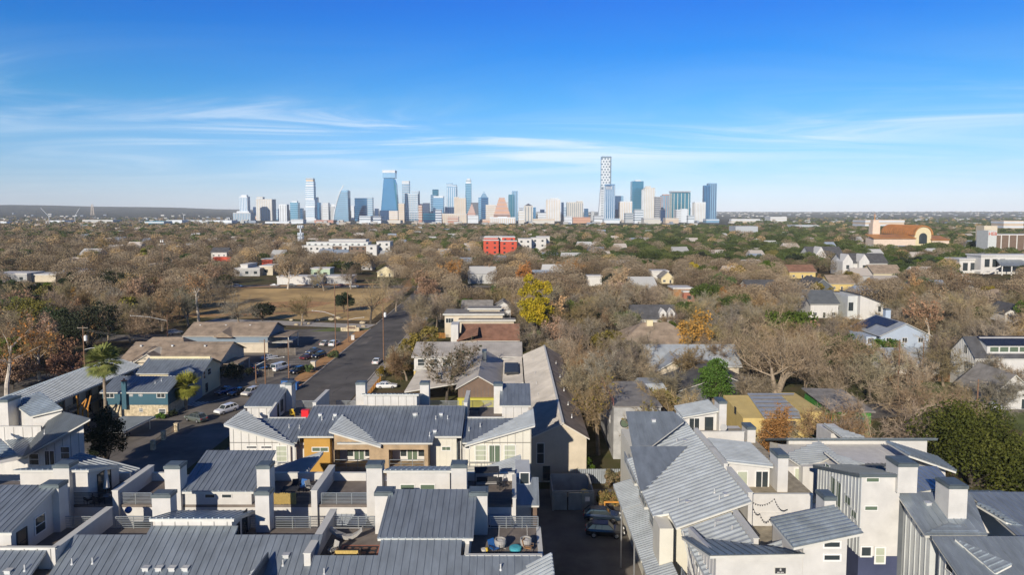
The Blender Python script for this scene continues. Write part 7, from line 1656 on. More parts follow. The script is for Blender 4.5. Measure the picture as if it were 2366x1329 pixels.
solo(leafy(21, 10.2, 4.2, 'leaf_dark', 'bark_dark', 7000, .17, 60, .0, .9, cone=.35), 0, 0, 'dark juniper in shade beside the tall white gable wall', pos=(-63.5, 104, 0))
solo(palm(22, 13.6, 3.5), 0, 0, 'tall fan palm before the walk-up block', pos=(-77.4, 127.5, 0), cat='palm tree'); solo(palm(23, 5.6, 2.9), 431, 948, 'short fan palm beside the teal house', cat='palm tree'); solo(palm(24, 13, 2.8), 334, 618, 'distant thin palm rising over the grey bare trees', cat='palm tree')
sy = dict(tw='twig', bk='bark_pale', trunk_h=.32, limbs=7, n_tw=2200, tl=1.1)
for i, (px, py, H, R_, lf, lb_) in enumerate(((16, 916, 20, 7, 300, 'white-barked sycamore at the edge behind the motel block'), (92, 880, 15, 5, 300, 'white-barked sycamore with bare forked crown left of the fan palm'), (130, 873, 18, 5.5, 1200, 'white-barked sycamore with rusty leaves nearest the fan palm'),
        (459, 745, 21, 7, 700, 'tall pale sycamore beside the park above the blue-grey apartment house'), (481, 674, 17, 7.5, 3000, 'orange-tan sycamore at the far corner of the park lawn'), (312, 722, 16, 9, 3000, 'orange-tan sycamore left of the park among grey bare trees'),
        (665, 668, 20, 9, 2800, 'golden-orange sycamore beside the white hall'), (1050, 668, 17, 8, 2400, 'orange-tan sycamore in the centre above the road'), (1138, 652, 13, 7, 1800, 'orange sycamore beside the dark-roofed white house'), (1322, 655, 16, 10, 2400, 'broad pale sycamore with whitish limbs right of the yellow-green tree'),
        (630, 600, 18, 8, 2600, 'round tan-leaved tree left of the cell tower'), (245, 592, 17, 8, 2000, 'orange-tinged sycamore among the far grey trees'))):
    solo(bare(40 + i, H, R_, leaf='leaf_tan', n_leaf=lf, ls=.26, **sy), px, py, lb_)
for i, (px, py, H, R_, tw, lb_) in enumerate(((375, 765, 15, 7, 'twig', 'dark bare tree standing by the side street below the park'), (300, 790, 10, 10, 'twig_grey', 'low dense grey bare tree filling the space behind the tan apartment house'), (552, 746, 12, 9.5, 'twig_grey', 'wide sprawling bare tree right behind the blue-grey apartment house'),
        (697, 752, 12, 8, 'twig', 'bare spreading tree standing alone on the park grass'), (857, 747, 16.5, 8.5, 'twig', 'large dark bare oak where the footpath meets the road'), (748, 672, 14, 7, 'twig_grey', 'bare tree on the far edge of the park lawn'), (811, 669, 13, 7, 'twig', 'second bare tree on the far edge of the park lawn, nearer the road'),
        (1420, 750, 16, 7, 'twig_grey', 'pale upright bare tree left of the hip-roofed houses'), (2180, 893, 11, 7, 'twig', 'bare tree by the timber fence with curved trunk'), (2300, 915, 10, 6, 'twig_grey', 'bare tree before the small white gabled house'), (2352, 940, 10, 6.5, 'twig', 'bare tree at the edge beyond the silver crossover'),
        (1345, 905, 13, 6, 'twig', 'bare tree close to the brown shingle slope of the long building'), (1440, 905, 12, 7, 'twig_grey', 'grey bare tree over the silver-topped shed'), (1268, 1075, 7, 2.2, 'twig', 'small dark bare tree in the shaded gap before the long building'), (1232, 830, 11, 6, 'twig', 'brownish bare tree at the foot of the yellow-green tree'),
        (1905, 960, 12, 7, 'twig', 'bare tree right behind the yellow house under construction'), (2075, 960, 9, 7, 'twig_grey', 'low bare tree beside the fence pole in the garden'), ((49.5, 104), 0, 11, 7, 'twig', 'bare tree hanging over the corner of the green-sheathed house'), ((68, 108), 0, 11, 8, 'twig_grey', 'bare tree between the green-sheathed house and the big feathery tree'), ((41.5, 103), 0, 8, 4, 'twig', 'small bare tree right in front of the yellow house window'), ((27, 112), 0, 12, 6.5, 'twig', 'bare tree between the porthole building and the yellow house'), (1562, 907, 14, 6.5, 'twig', 'bare tree behind the conical juniper, before the cream front gable'), (1638, 872, 13, 6, 'twig_grey', 'bare tree before the pale metal roof of the cream-gabled house'), (2012, 932, 12, 8, 'twig', 'bare tree in the garden left of the timber fence'), (2096, 906, 12, 6.5, 'twig_grey', 'bare tree hanging over the porch cottage'), (2232, 978, 8, 5, 'twig', 'small bare tree beside the pole with crossarm'), (2316, 962, 9, 5.5, 'twig_grey', 'bare tree before the small white gabled house, nearer the street'), (1726, 958, 9, 5, 'twig', 'bare tree before the dark-roofed bungalow porch'), (1480, 868, 13, 6, 'twig', 'bare tree left of the cream front gable'), ((16.8, 128), 0, 15, 6, 'twig_grey', 'bare tree behind the porthole building, overhanging its roof'), ((13.6, 124), 0, 15, 5.5, 'twig_grey', 'bare tree halfway along the shingled long building'), ((14.5, 142), 0, 14, 6, 'twig', 'bare tree beside the far half of the long building'), (2125, 985, 9, 7, 'twig', 'low spreading bare tree on the lawn before the timber fence'), (1490, 925, 12, 6, 'twig_grey', 'bare tree right before the silver-topped shed'), (1372, 960, 13, 5, 'twig', 'bare tree in the narrow strip beside the long building, before the tan-trunked one'), (1330, 840, 13, 6.5, 'twig', 'bare tree at the far corner of the long building'), (1545, 950, 9, 5, 'twig_grey', 'small bare tree between the shed and the conical juniper'), (1850, 880, 13, 7, 'twig_grey', 'bare tree beside the huge pale-trunked one, towards the solar house'), (520, 705, 13, 8, 'twig_grey', 'bare tree at the open end of the park lawn'), (915, 720, 14, 7, 'twig', 'bare tree leaning over the far part of the straight road'), (955, 760, 13, 7, 'twig_grey', 'bare tree by the short orange fence at the street end'), (900, 690, 14, 7, 'twig', 'bare tree over the road beyond the park corner'), (60, 820, 15, 8, 'twig_grey', 'grey bare tree between the edge sycamore and the olive-brown tree'), (1690, 800, 14, 9, 'twig_grey', 'broad bare tree behind the pale metal roof house'), (940, 880, 9, 5, 'twig', 'small bare tree in the yard beside the driveway cars'))):
    solo(bare(70 + i, H, R_, tw, 'bark_dark' if i in (4, 13) else 'bark', 3800, 1.0, .052, limbs=6, multi=1, thick=.03), px, py, lb_, pos=(*px, 0) if isinstance(px, tuple) else None)
for i, (px, py, H, R_, lf, lb_) in enumerate(((607, 742, 7, 5, 'leaf_dark', 'dark evergreen on the park grass left of the lone bare tree'), (795, 722, 8, 4.5, 'leaf_dark', 'dark pine-like evergreen beside the park path'), (15, 722, 13, 9, 'leaf_dark', 'dark evergreen oak at the edge among grey trees'), (262, 700, 15, 10, 'leaf_dark', 'dark green oak left of the orange sycamore'), (205, 830, 17, 9, 'leaf_dark', 'tall dark evergreen behind the fan palm'), (70, 790, 14, 9, 'leaf_olive', 'olive-brown leafy tree above the white-barked sycamores'),
        (1950, 880, 11, 8, 'leaf_oak', 'dense olive-green tree left of the solar house'), (2046, 822, 5, 4.2, 'leaf_fresh', 'round green shrub tree under the pale blue house'), (1430, 650, 9, 5.5, 'leaf_oak', 'compact round green tree beside the road bend'), (1665, 690, 13, 8, 'leaf_fresh', 'green bushy tree above the bare trees right of the timber house'), (985, 705, 13, 6.5, 'leaf_tan', 'rust-leaved tree beside the straight road'), (1600, 660, 14, 4, 'leaf_gold', 'thin yellow-green tree behind the timber house'),
        (1410, 830, 8, 6, 'leaf_olive', 'yellow-olive thicket tree left of the pale metal roof'), (1452, 850, 7, 5, 'leaf_olive', 'yellow-olive tree beside the front gable house'), (1785, 610, 11, 8, 'leaf_olive', 'yellowish oak left of the white row houses'), (100, 850, 8, 8, 'twig_rust', 'rusty-brown leafy thicket behind the motel roof'), (160, 880, 7, 6, 'twig_rust', 'rusty-brown thicket beside the motel roof ridge'), (30, 900, 8, 6, 'twig_rust', 'rusty thicket at the foot of the edge sycamore'), (128, 828, 15, 8, 'leaf_dark', 'dark evergreen right behind the white-barked sycamores'), (45, 775, 13, 8, 'leaf_oak', 'green oak in the grey thicket at the edge, behind the olive-brown tree'), (1700, 745, 11, 7, 'leaf_oak', 'green oak in the gardens behind the huge pale-trunked bare tree'), (2125, 700, 12, 8, 'leaf_fresh', 'green tree beyond the white single-pitch house'), (1580, 755, 9, 6, 'leaf_oak', 'green tree at the corner of the wide brown hip roof'))):
    solo(leafy(100 + i, H, R_, lf, 'bark_dark', 5200, .26, 46, .16, .7), px, py, lb_)
# shrubs
def bush(seed, R_, H, lf, n=1500, ls=.16):
    o = leafy(seed, H, R_, lf, 'bark_dark', n, ls, 14, .0, .9, trunk=False); o.name = 'shrub'; return o
for i, (px, py, R_, H, lf, lb_) in enumerate(((714, 861, 1.7, 1.9, 'leaf_fresh', 'round clipped shrub beside the utility cabinet'), (773, 827, 2.2, 1.8, 'leaf_fresh', 'spreading green shrub on the verge beside the lamp pole'), (1328, 1088, 2.6, 5.2, 'leaf_olive', 'yellow-green leafy shrub against the long building wall'), (1345, 1105, 2.0, 3.6, 'leaf_oak', 'green shrub in the shade behind the bin enclosure'),
        (1405, 1175, 1.8, 2.6, 'shrub_red', 'red and green shrub between the bin enclosure and the awning'), (1418, 1130, 1.7, 3.0, 'shrub_red', 'reddish shrub before the corrugated fence'), (372, 968, 1.1, 1.2, 'leaf_fresh', 'small green shrub under the stone wall of the teal house'), (398, 962, 1.0, 1.5, 'leaf_dark', 'dark clipped shrub at the corner of the teal house'),
        (893, 872, 3.0, 3.4, 'leaf_olive', 'brownish shrub on the bank above the orange pickets'), (915, 850, 3.4, 3.6, 'shrub_red', 'tangled brown shrub between the road and the metal-roofed house'), (930, 830, 2.8, 4.2, 'leaf_dark', 'dark green bush behind the leaning bare tree'), (540, 884, 3.2, 4.6, 'leaf_dark', 'dark hedge in shade at the end of the car park'), (556, 880, 3.0, 4.4, 'leaf_dark', 'dark hedge beside the board fence, nearer the white van'), (522, 886, 3.0, 4.4, 'leaf_dark', 'dark hedge right behind the cream house'), (950, 862, 2.6, 2.6, 'leaf_olive', 'olive shrub at the left wall of the metal-roofed house'),
        (1243, 790, 3.0, 4.0, 'leaf_fresh', 'bright green bush at the end of the long building'), (1585, 890, 2.0, 2.6, 'leaf_oak', 'green bush left of the conical juniper'))):
    solo(bush(200 + i, R_, H, lf), px, py, lb_, cat='shrub', name='shrub')
# ---- woods: individual trees around the neighbourhood
BP = [bare(300 + i, 12, 6.2, ('twig', 'twig_grey')[i % 2], ('bark', 'bark_dark')[i % 3 == 2], 2700, 1.05, .058, limbs=5 + i % 3, multi=1 + (i == 3)) for i in range(7)]
OP = [leafy(320 + i, 9.5, 6.3, ('leaf_oak', 'leaf_oak', 'leaf_dark', 'leaf_oak')[i], 'bark_dark', 3600, .36, 40, .15, .65) for i in range(4)]
SP = [bare(330 + i, 14, 6.2, leaf=('leaf_tan', 'twig_rust')[i % 2], n_leaf=2200, ls=.3, **sy) for i in range(3)]
LP = [leafy(340 + i, 9, 5, 'leaf_olive', 'bark_dark', 2600, .34, 30, .15, .7) for i in range(2)]
USED = set()
def blocked(x, y):
    for a, b_, c_, d in FOOT:
        if a < x < b_ and c_ < y < d: return True
    if -54 < x < -30 and y < 330: return True
    if -120 < x < -48 and y < 236: return True
    if -112 - (y - 240) * .42 < x < -52 and 236 <= y < 368: return True
    if -60 < x < 15 and y < 132: return True
    if x > 0 and y < 128: return True
    if 2 < x < 13 and y < 160: return True
    if -35 < x < -10 and y < 160: return True
    if 38 < x < 160 and 128 < y < 150: return True
    return False
rs_ = random.Random(99)
cand = []
def greenness(px, py):
    g_ = .07
    if px > 1230 and py < 610: g_ = .70 + .16 * (px > 1400)
    elif px > 2000 and py < 640: g_ = .75
    elif 900 < px <= 1230 and py < 575: g_ = .55
    elif py < 550: g_ = .45 if px < 450 else .35
    elif px < 120 and py > 560: g_ = .2
    return g_
y = 128.0
while y < 1250:
    sp = 8.6 + max(0, (y - 330)) * .016
    x = -(.80 * y + 14) + rs_.random() * sp
    while x < .80 * y + 14:
        xx, yy = x + rs_.uniform(-.45, .45) * sp, y + rs_.uniform(-.45, .45) * sp
        x += sp
        if blocked(xx, yy) or any((xx - a) ** 2 + (yy - b_) ** 2 < 30 for a, b_ in TREEPOS[:90]): continue
        px = 1183 + xx / yy * FPX; py = 490 + 40 / yy * FPX
        gr = greenness(px, 490 + 34 / yy * FPX); t = rs_.random()
        kind = 'oak' if t < gr else ('bare' if t < gr + (1 - gr) * .90 else ('syc' if t < gr + (1 - gr) * .955 else 'olive'))
        H = {'oak': 9.5, 'bare': 12, 'syc': 14, 'olive': 9}[kind] * (s_ := rs_.uniform(.6, 1.22)); Rr = 6.2 * s_
        hw = Rr * FPX / yy; t0 = 490 + (40 - H) / yy * FPX; t1 = 490 + (40 - H * .2) / yy * FPX
        bad = False
        for (a, b_, c_, d, D) in KEEP:
            if yy < D and px + hw * .8 > a and px - hw * .8 < c_ and t0 + (t1 - t0) * .12 < d and t1 > b_:
                ow = (min(px + hw, c_) - max(px - hw, a)) * (min(t1, d) - max(t0, b_))
                if ow > (.13 if c_ < 1240 else .26) * (c_ - a) * (d - b_) or ow > .6 * hw * (t1 - t0): bad = True; break
        if not bad and yy < 300 and -200 < xx < -48 and t0 < 800 and 500 < px < 890 and t1 > 745: bad = True
        if not bad: cand.append((yy, xx, kind, s_, px, py))
    y += sp * .92
cand.sort()
LIM = {'bare': 255, 'oak': 250, 'syc': 40, 'olive': 45}; CNT = {k: 0 for k in LIM}; REST = []
def zone(px, yy, kind):
    where = ('behind the motel block and the park' if yy < 420 else 'beyond the strip mall') if px < 480 else (('around the park edge and the straight road' if yy < 420 else 'in the woods before the long white apartments') if px < 950 else (('in the gardens around the yellow-green tree' if yy < 420 else 'in the woods before the red apartments') if px < 1400 else (('in the gardens around the hip-roofed and metal-roofed houses' if yy < 300 else 'in the streets below the oak canopy') if px < 1800 else ('in the gardens around the solar house' if yy < 330 else 'around the white row houses and the church'))))
    k = {'bare': 'leafless brown-grey tree standing ', 'oak': 'dark green evergreen oak ', 'syc': 'tan-leaved tree among bare ones ', 'olive': 'olive-yellow leafy tree '}[kind]
    return k + where, {'bare': 'bare trees ', 'oak': 'evergreen oaks ', 'syc': 'tan-leaved trees ', 'olive': 'olive trees '}[kind] + where
for yy, xx, kind, s_, px, py in cand:
    if CNT[kind] >= LIM[kind] or yy > 900: REST.append((yy, xx, kind, s_)); continue
    P_ = {'bare': BP, 'oak': OP, 'syc': SP, 'olive': LP}[kind]; i = CNT[kind] % len(P_); CNT[kind] += 1
    lb_, gp_ = zone(px, yy, kind); nm = {'bare': 'bare_tree', 'oak': 'oak_tree', 'syc': 'sycamore_tree', 'olive': 'olive_tree'}[kind]
    pr = P_[i]; ky = (kind, i); used = ky in USED; USED.add(ky)
    place(pr, used, xx, yy, s_, lb_, gp_, name=nm, sz=s_ * rs_.uniform(.85, 1.15))
# ---- the far woodland nobody could count: one mesh
npr = np.random.default_rng(5)
def tpl(nf, green):
    d = npr.normal(size=(nf, 3)); d /= np.linalg.norm(d, axis=1)[:, None]; d[:, 2] = np.where(d[:, 2] < -.5, -d[:, 2], d[:, 2])
    c = d * (npr.random(nf) ** (.25 if green else .3))[:, None]; c[:, 2] = (c[:, 2] + 1) / 2
    u = npr.normal(size=(nf, 3)); u /= np.linalg.norm(u, axis=1)[:, None]; v = np.cross(u, npr.normal(size=(nf, 3))); v /= np.linalg.norm(v, axis=1)[:, None]
    k = (2.6 if green else 2.1) / math.sqrt(nf); s = k * npr.uniform(.6, 1.4, (nf, 1))
    if not green: v = v * .8
    return c, np.stack([-u * s * .6 - v * s * .5, u * s * .8, v * s * .7 - u * s * .2], axis=1)
def far_mesh(name, trees, nf_fn, label):
    V, M = [], []
    T = {}
    for (yy, xx, kind, s_) in trees:
        nf = nf_fn(yy); g_ = kind in ('oak', 'olive'); key = (nf, g_, npr.integers(6))
        if key not in T: T[key] = tpl(nf, g_)
        R_ = 6.4 * s_ * (1.0 if yy < 1000 else 1.15); H = {'oak': 9.5, 'bare': 11.5, 'syc': 13, 'olive': 9}[kind] * s_
        c_, o_ = T[key]; V.append((c_ * np.array([R_, R_, H]))[:, None, :] + o_ * R_ + np.array([xx, yy, terrain_z(xx, yy) - .3])); M.append(np.full(nf, {'bare': npr.integers(3), 'oak': 3 + npr.integers(2), 'syc': 5, 'olive': 6}[kind]))
    A = np.concatenate(V).reshape(-1, 3); mi = np.concatenate(M).astype(np.int32); nfa = len(mi)
    me = bpy.data.meshes.new(name); me.vertices.add(len(A)); me.vertices.foreach_set('co', A.astype(np.float32).ravel())
    me.loops.add(nfa * 3); me.loops.foreach_set('vertex_index', np.arange(nfa * 3, dtype=np.int32)); me.polygons.add(nfa); me.polygons.foreach_set('loop_start', np.arange(0, nfa * 3, 3, dtype=np.int32))
    me.polygons.foreach_set('material_index', mi)
    for m in ('far_twig', 'far_twig_b', 'far_twig_c', 'far_oak', 'far_oak_b', 'leaf_tan', 'leaf_olive'): me.materials.append(MATS[m])
    me.update(); me.validate(); o = bpy.data.objects.new(name, me); COL.objects.link(o); tag(o, kind='stuff'); return o
mat('far_twig', (.245, .187, .118), rough=1, var=.25, scale=.02, spec=.05); mat('far_twig_b', (.295, .232, .158), rough=1, var=.25, scale=.02, spec=.05); mat('far_twig_c', (.165, .12, .078), rough=1, var=.25, scale=.02, spec=.05)
mat('far_oak', (.060, .082, .024), rough=1, var=.35, scale=.02, spec=.05); mat('far_oak_b', (.092, .11, .034), rough=1, var=.35, scale=.02, spec=.05)
y = 1250.0; FAR = list(REST)
while y < 4300:
    sp = 15 + (y - 1250) * .008
    for x in np.arange(-(.78 * y + 30), .78 * y + 30, sp):
        xx, yy = x + npr.uniform(-.5, .5) * sp, y + npr.uniform(-.5, .5) * sp; px = 1183 + xx / yy * FPX; py = 490 + 34 / yy * FPX
        gr = greenness(px, py); t = npr.random()
        if npr.random() < .12 + .5 * (yy > 2000) or (yy > 1780 and 515 < px < 1700): continue
        FAR.append((yy, xx, 'oak' if t < gr else ('bare' if t < .96 else 'syc'), npr.uniform(.7, 1.15)))
    y += sp * (1.15 + (y - 1250) * .0005)
far_mesh('distant_woodland', FAR, lambda yy: 1700 if yy < 450 else (950 if yy < 700 else (340 if yy < 1300 else 72)), '')
# ================================================================ skyline
def cmat(name, col, rough=.5, metal=0., var=.06, spec=.4): mat(name, col, rough=rough, metal=metal, var=var, scale=.03, spec=spec)
cmat('tower_white', (.56, .60, .64)); cmat('tower_cream', (.50, .475, .43)); cmat('tower_glass', (.07, .23, .42), .16, .45); cmat('tower_pale', (.24, .41, .57), .22, .35); cmat('tower_teal', (.03, .20, .29), .14, .4); cmat('tower_navy', (.015, .06, .16), .15, .4)
cmat('tower_pink', (.44, .30, .26)); cmat('tower_orange', (.50, .29, .19)); cmat('tower_tan', (.52, .42, .32)); cmat('tower_dark', (.09, .10, .13)); cmat('tower_brick', (.38, .20, .15)); cmat('tower_grey', (.38, .40, .42)); cmat('tower_slit', (.17, .23, .29), .25, .2)
NTW = 0
def tower(label, segs, body, band=None, D=None, nb=0, fins=None, nf=0, cat='skyscraper', name='tower_building', capm=None, wt=None, dep=None):
    """segs: (px0, px1, ytop, ybase or None[, body material]) stacked or side by side"""
    global NTW; NTW += 1
    D = D or 2900 + (NTW * 137) % 520
    xs_ = [a for s in segs for a in s[:2]]; c = XY((min(xs_) + max(xs_)) / 2, 500, D)
    o = thing(name, label, cat, (c, D, 0), 'downtown skyline buildings')
    for s in segs:
        a, b_, t, bt = s[:4]; m = s[4] if len(s) > 4 and s[4] else body; dy = s[5] if len(s) > 5 else 0
        y0 = D + dy; x0, x1 = XY(a, 500, y0), XY(b_, 500, y0); z1 = ZY(t, y0); z0 = ZY(bt, y0) if bt else -2
        d = dep or min(55, max(22, (x1 - x0) * .9))
        mb = MB()
        if wt: cxm = (x0 + x1) / 2; hw = (x1 - x0) / 2 * wt; mb.loft([(x0, y0, z0), (x1, y0, z0), (x1, y0 + d, z0), (x0, y0 + d, z0)], [(cxm - hw, y0 + d * .1, z1), (cxm + hw, y0 + d * .1, z1), (cxm + hw, y0 + d * .9, z1), (cxm - hw, y0 + d * .9, z1)])
        else: mb.box(x0, x1, y0, y0 + d, z0, z1)
        sh_ = mb.build('shaft', m, o)
        if band and not wt:
            g = MB(); st_ = 8.5; n = int((z1 - max(z0, 0) - 4) / st_)
            for i in range(n): z = z1 - 5 - i * st_; g.box(x0 - .5, x1 + .5, y0 - .6, y0 + d + .5, z, z + 3.2)
            if n > 0: g.build('floor_band', band, sh_)
        if fins and not wt:
            g = MB(); n = nf or max(2, int((x1 - x0) / 7))
            for i in range(n): xx = x0 + (x1 - x0) * (i + .5) / n; g.box(xx - 1.3, xx + 1.3, y0 - 1.0, y0 - .02, max(z0, 0), z1 - 4)
            for i in range(3): yy = y0 + d * (i + .5) / 3; sx = x1 if c < 0 else x0; g.box(min(sx, sx + (1 if c < 0 else -1)), max(sx, sx + (1 if c < 0 else -1)), yy - 2, yy + 2, max(z0, 0), z1 - 4)
            g.build('facade_fin', fins, sh_)
        if capm: g = MB(); g.box(x0 + (x1 - x0) * .15, x1 - (x1 - x0) * .15, y0 + d * .2, y0 + d * .8, z1 + .01, z1 + 7); g.build('roof_plant', capm, sh_)
    return o
W_, C_, G_, P_, T_, N_ = 'tower_white', 'tower_cream', 'tower_glass', 'tower_pale', 'tower_teal', 'tower_navy'
tower('slim white and glass tower rising from a striped podium, first of the skyline', [(554, 572.5, 454, None), (538.5, 579, 491.5, None, 'tower_grey', -30)], W_, None, fins=P_, capm=W_)
tower('broad cream tower with vertical stripes near the start of the skyline', [(592, 629, 460, None), (594, 608, 455, 460)], C_, None, fins=W_, nf=9)
tower('low orange office building at the foot of the broad cream tower', [(579, 593, 499.5, None)], 'tower_orange', C_, cat='office building', name='office_building')
tower('narrow white tower between the broad cream tower and the teal-glass tower', [(645, 663, 472, None)], W_, None, fins='tower_grey', nf=3)
tower('pale teal-glass tower with white cap left of the stacked tower', [(671, 688.5, 468, None)], P_, T_, capm=W_)
tower('tall white tower of stacked shifted boxes', [(708, 726, 419, 431.5), (706.5, 726, 431, 462), (706.5, 727.8, 462, 480), (706.5, 727, 480, 505), (706, 730, 505, None), (708.5, 725, 411.5, 419, 'tower_tan')], W_, P_, D=2950)
tower('dark blue tower tucked behind the stacked white tower', [(727, 734, 455.5, None), (734, 739.5, 468, None, G_)], N_, None, D=3060)
tower('short white block right of the stacked tower', [(746, 759, 468.5, None)], W_, 'tower_grey', D=3300)
tower('small pale block left of the sail-shaped tower', [(764, 775, 472, None), (763, 773, 477, None, 'tower_grey', -5)], W_, None, D=3320)
# sail tower
sD = 2880; so_ = thing('tower_building', 'sail-shaped glass tower with curved white edge', 'skyscraper', (XY(790, 500, sD), sD, 0), 'downtown skyline buildings')
prof = [(769.5, 523), (770.5, 505), (773, 488), (777, 470), (782, 453), (787, 440), (793.5, 428)]
mb = MB(); L_ = [atY(a, b_, sD) for a, b_ in prof[:-1]]; top_ = atY(803, 439, sD); rb_ = atY(806, 523, sD)
poly = L_ + [Vector((top_.x, sD, top_.z)), Vector((rb_.x, sD, rb_.z))]; mb.extr(poly, (0, 34, 0)); mb.build('shaft', P_, so_)
mb = MB()
for a, b_ in zip(prof, prof[1:]): mb.bar(atY(*a, sD - 1), atY(*b_, sD - 1), 3.2, 3.2)
mb.build('curved_edge', W_, so_); mb = MB()
for i in range(17):
    yb = 519 - i * 4.6; k = next(((a, b_) for a, b_ in zip(prof, prof[1:]) if b_[1] <= yb <= a[1]), None)
    if k: t_ = (k[0][1] - yb) / (k[0][1] - k[1][1]); xa_ = k[0][0] + (k[1][0] - k[0][0]) * t_; A = atY(xa_ + .5, yb, sD); B = atY(806 - (519 - yb) * .035, yb, sD); mb.box(A.x, B.x, sD - .8, sD - .02, A.z - 1.6, A.z + 1.6)
mb.build('floor_band', 'tower_slit', so_); mb = MB(); mb.box(rb_.x - 8, rb_.x, sD + 3, sD + 38, 0, top_.z - 3); mb.build('core', N_, so_)
tower('wide blue glass block right of the sail tower', [(820, 848, 457.5, None)], G_, N_, D=3050); tower('slim pale-framed slab beside the wide blue glass block', [(849.5, 861, 456, None)], P_, 'tower_grey', D=2950)
tower('low red-brick office building before the sail tower', [(726, 770, 508.5, None)], 'tower_brick', 'tower_tan', D=2500, cat='office building', name='office_building')
# tapering tower
bD = 3000; bo = thing('tower_building', 'tall tapering glass tower with square white crown', 'skyscraper', (XY(900, 500, bD), bD, 0), 'downtown skyline buildings')
q = lambda a, b_: atY(a, b_, bD)
mb = MB(); A = [q(880, 486), q(917, 486)]; B = [q(886.5, 412), q(909, 412)]; dep_ = 46
mb.loft([A[0], A[1], A[1] + Vector((0, dep_, 0)), A[0] + Vector((0, dep_, 0))], [B[0], B[1], B[1] + Vector((0, dep_, 0)), B[0] + Vector((0, dep_, 0))]); mb.build('shaft', G_, bo)
mb = MB(); mb.box(q(878.5, 500).x, q(919, 500).x, bD - 4, bD + 50, -2, q(900, 486).z); mb.build('podium', N_, bo)
mb = MB(); mb.box(q(884, 400).x, q(912.5, 400).x, bD - 2, bD + 48, q(900, 411).z, q(900, 399).z); mb.build('crown_glass', P_, bo); mb = MB(); mb.box(q(884, 400).x - .5, q(912.5, 400).x + .5, bD - 2.5, bD + 48.5, q(900, 399).z, q(900, 393).z); mb.build('crown', W_, bo)
mb = MB(); mb.loft([q(917.3, 486), q(918.5, 486), q(918.5, 486) + Vector((0, 46, 0)), q(917.3, 486) + Vector((0, 46, 0))], [q(909.5, 413), q(914, 425), q(914, 425) + Vector((0, 46, 0)), q(909.5, 413) + Vector((0, 46, 0))]); mb.build('side_fin', T_, bo)
tower('cream block with balconies at the foot of the tapering tower', [(899, 919, 487, None)], 'tower_tan', W_, D=2800, cat='apartment block'); tower('low yellow-framed parking block below the tapering tower', [(879, 925, 509, None)], C_, 'tower_slit', D=2400, cat='parking block', name='parking_building')
tower('slim pale tower with white top right of the tapering tower', [(929.5, 946, 424, None), (929.5, 946, 418, 424, W_)], P_, 'tower_grey', D=3350)
tower('wide pale glass tower with gridded front', [(936, 966, 447, None), (951, 968, 441, None, P_, 15), (934.5, 967, 489, None, G_, -4)], P_, W_, D=3100, fins='tower_grey')
tower('teal glass tower peeking above the mid skyline', [(999.6, 1013, 437.5, None), (995.5, 1008, 450, None, P_, -10)], T_, N_, D=3450)
tower('square grey glass block with striped crown', [(1001, 1024.5, 457, None), (1002, 1024.5, 453, 457, W_)], P_, G_, D=3150)
tower('curved-top pale tower with white ribs', [(1032.5, 1055, 431, None), (1032, 1046, 423, 431, P_), (1046, 1055, 426, 431, P_)], P_, None, D=3300, fins=W_, nf=5)
tower('cream apartment tower with stepped top right of the curved tower', [(1049.5, 1060, 455, None), (1060, 1076.5, 457.5, None)], C_, None, D=3020, fins='tower_tan', nf=4)
tower('slender rounded glass tower with white top', [(1075.7, 1089, 424, None, None), (1077, 1088, 416, 424, W_), (1079, 1087, 412.5, 416, W_)], P_, T_, D=3400, dep=40)
tower('dark blue glass cube in the middle of the skyline', [(977, 992, 469, None), (972, 980, 475, None, N_, 20)], N_, 'tower_dark', D=3080); tower('dark teal office block low in the skyline', [(978, 1007, 492.5, None)], 'tower_navy', T_, D=2450, cat='office building', name='office_building')
ow = tower('blue glass tower with pointed pale crown', [(1107, 1128, 456, None), (1105.5, 1112, 456, None, P_, -4)], N_, G_, D=3150)
x0, x1 = XY(1110, 455, 3150), XY(1126, 455, 3150); mb = MB(); mb.loft([(x0, 3152, ZY(456, 3150)), (x1, 3152, ZY(456, 3150)), (x1, 3180, ZY(456, 3150)), (x0, 3180, ZY(456, 3150))], [(x0 + 9, 3162, ZY(447, 3150)), (x1 - 9, 3162, ZY(447, 3150)), (x1 - 9, 3170, ZY(447, 3150)), (x0 + 9, 3170, ZY(447, 3150))]); mb.tube(((x0 * .6 + x1 * .4), 3166, ZY(450, 3150)), ((x0 * .6 + x1 * .4), 3166, ZY(441, 3150)), 2.2, .5); mb.tube(((x0 * .4 + x1 * .6), 3166, ZY(450, 3150)), ((x0 * .4 + x1 * .6), 3166, ZY(441, 3150)), 2.2, .5); mb.build('crown', P_, ow)
pk = tower('small pink stepped pyramid tower', [(1080, 1098.5, 492, None)], 'tower_pink', 'tower_brick', D=2900)
for i, (a, b_, t) in enumerate(((1081.5, 1097, 487), (1083.5, 1095.5, 482), (1085.5, 1093.5, 477), (1087.5, 1091.5, 472))): mb = MB(); mb.box(XY(a, t, 2900), XY(b_, t, 2900), 2900 + i * 3, 2935 - i * 3, ZY(492, 2900), ZY(t, 2900)); mb.build('step', 'tower_pink', pk)
tower('dark flat-topped block behind the pink pyramid tower', [(1088, 1105, 468, None)], 'tower_dark', None, D=3250)
st = tower('orange-pink stepped ziggurat tower', [(1140.5, 1179, 496, None)], 'tower_orange', 'tower_pink', D=2950)
for i in range(9): f_ = i / 8; a, b_, t = 1141 + 11.5 * f_, 1178.5 - 12.5 * f_, 493 - 36.5 * f_; mb = MB(); mb.box(XY(a, t, 2950), XY(b_, t, 2950), 2950 + i * 1.2, 2990 - i * 1.5, ZY(500, 2950), ZY(t, 2950)); mb.build('step', 'tower_orange' if i % 2 else 'tower_pink', st)
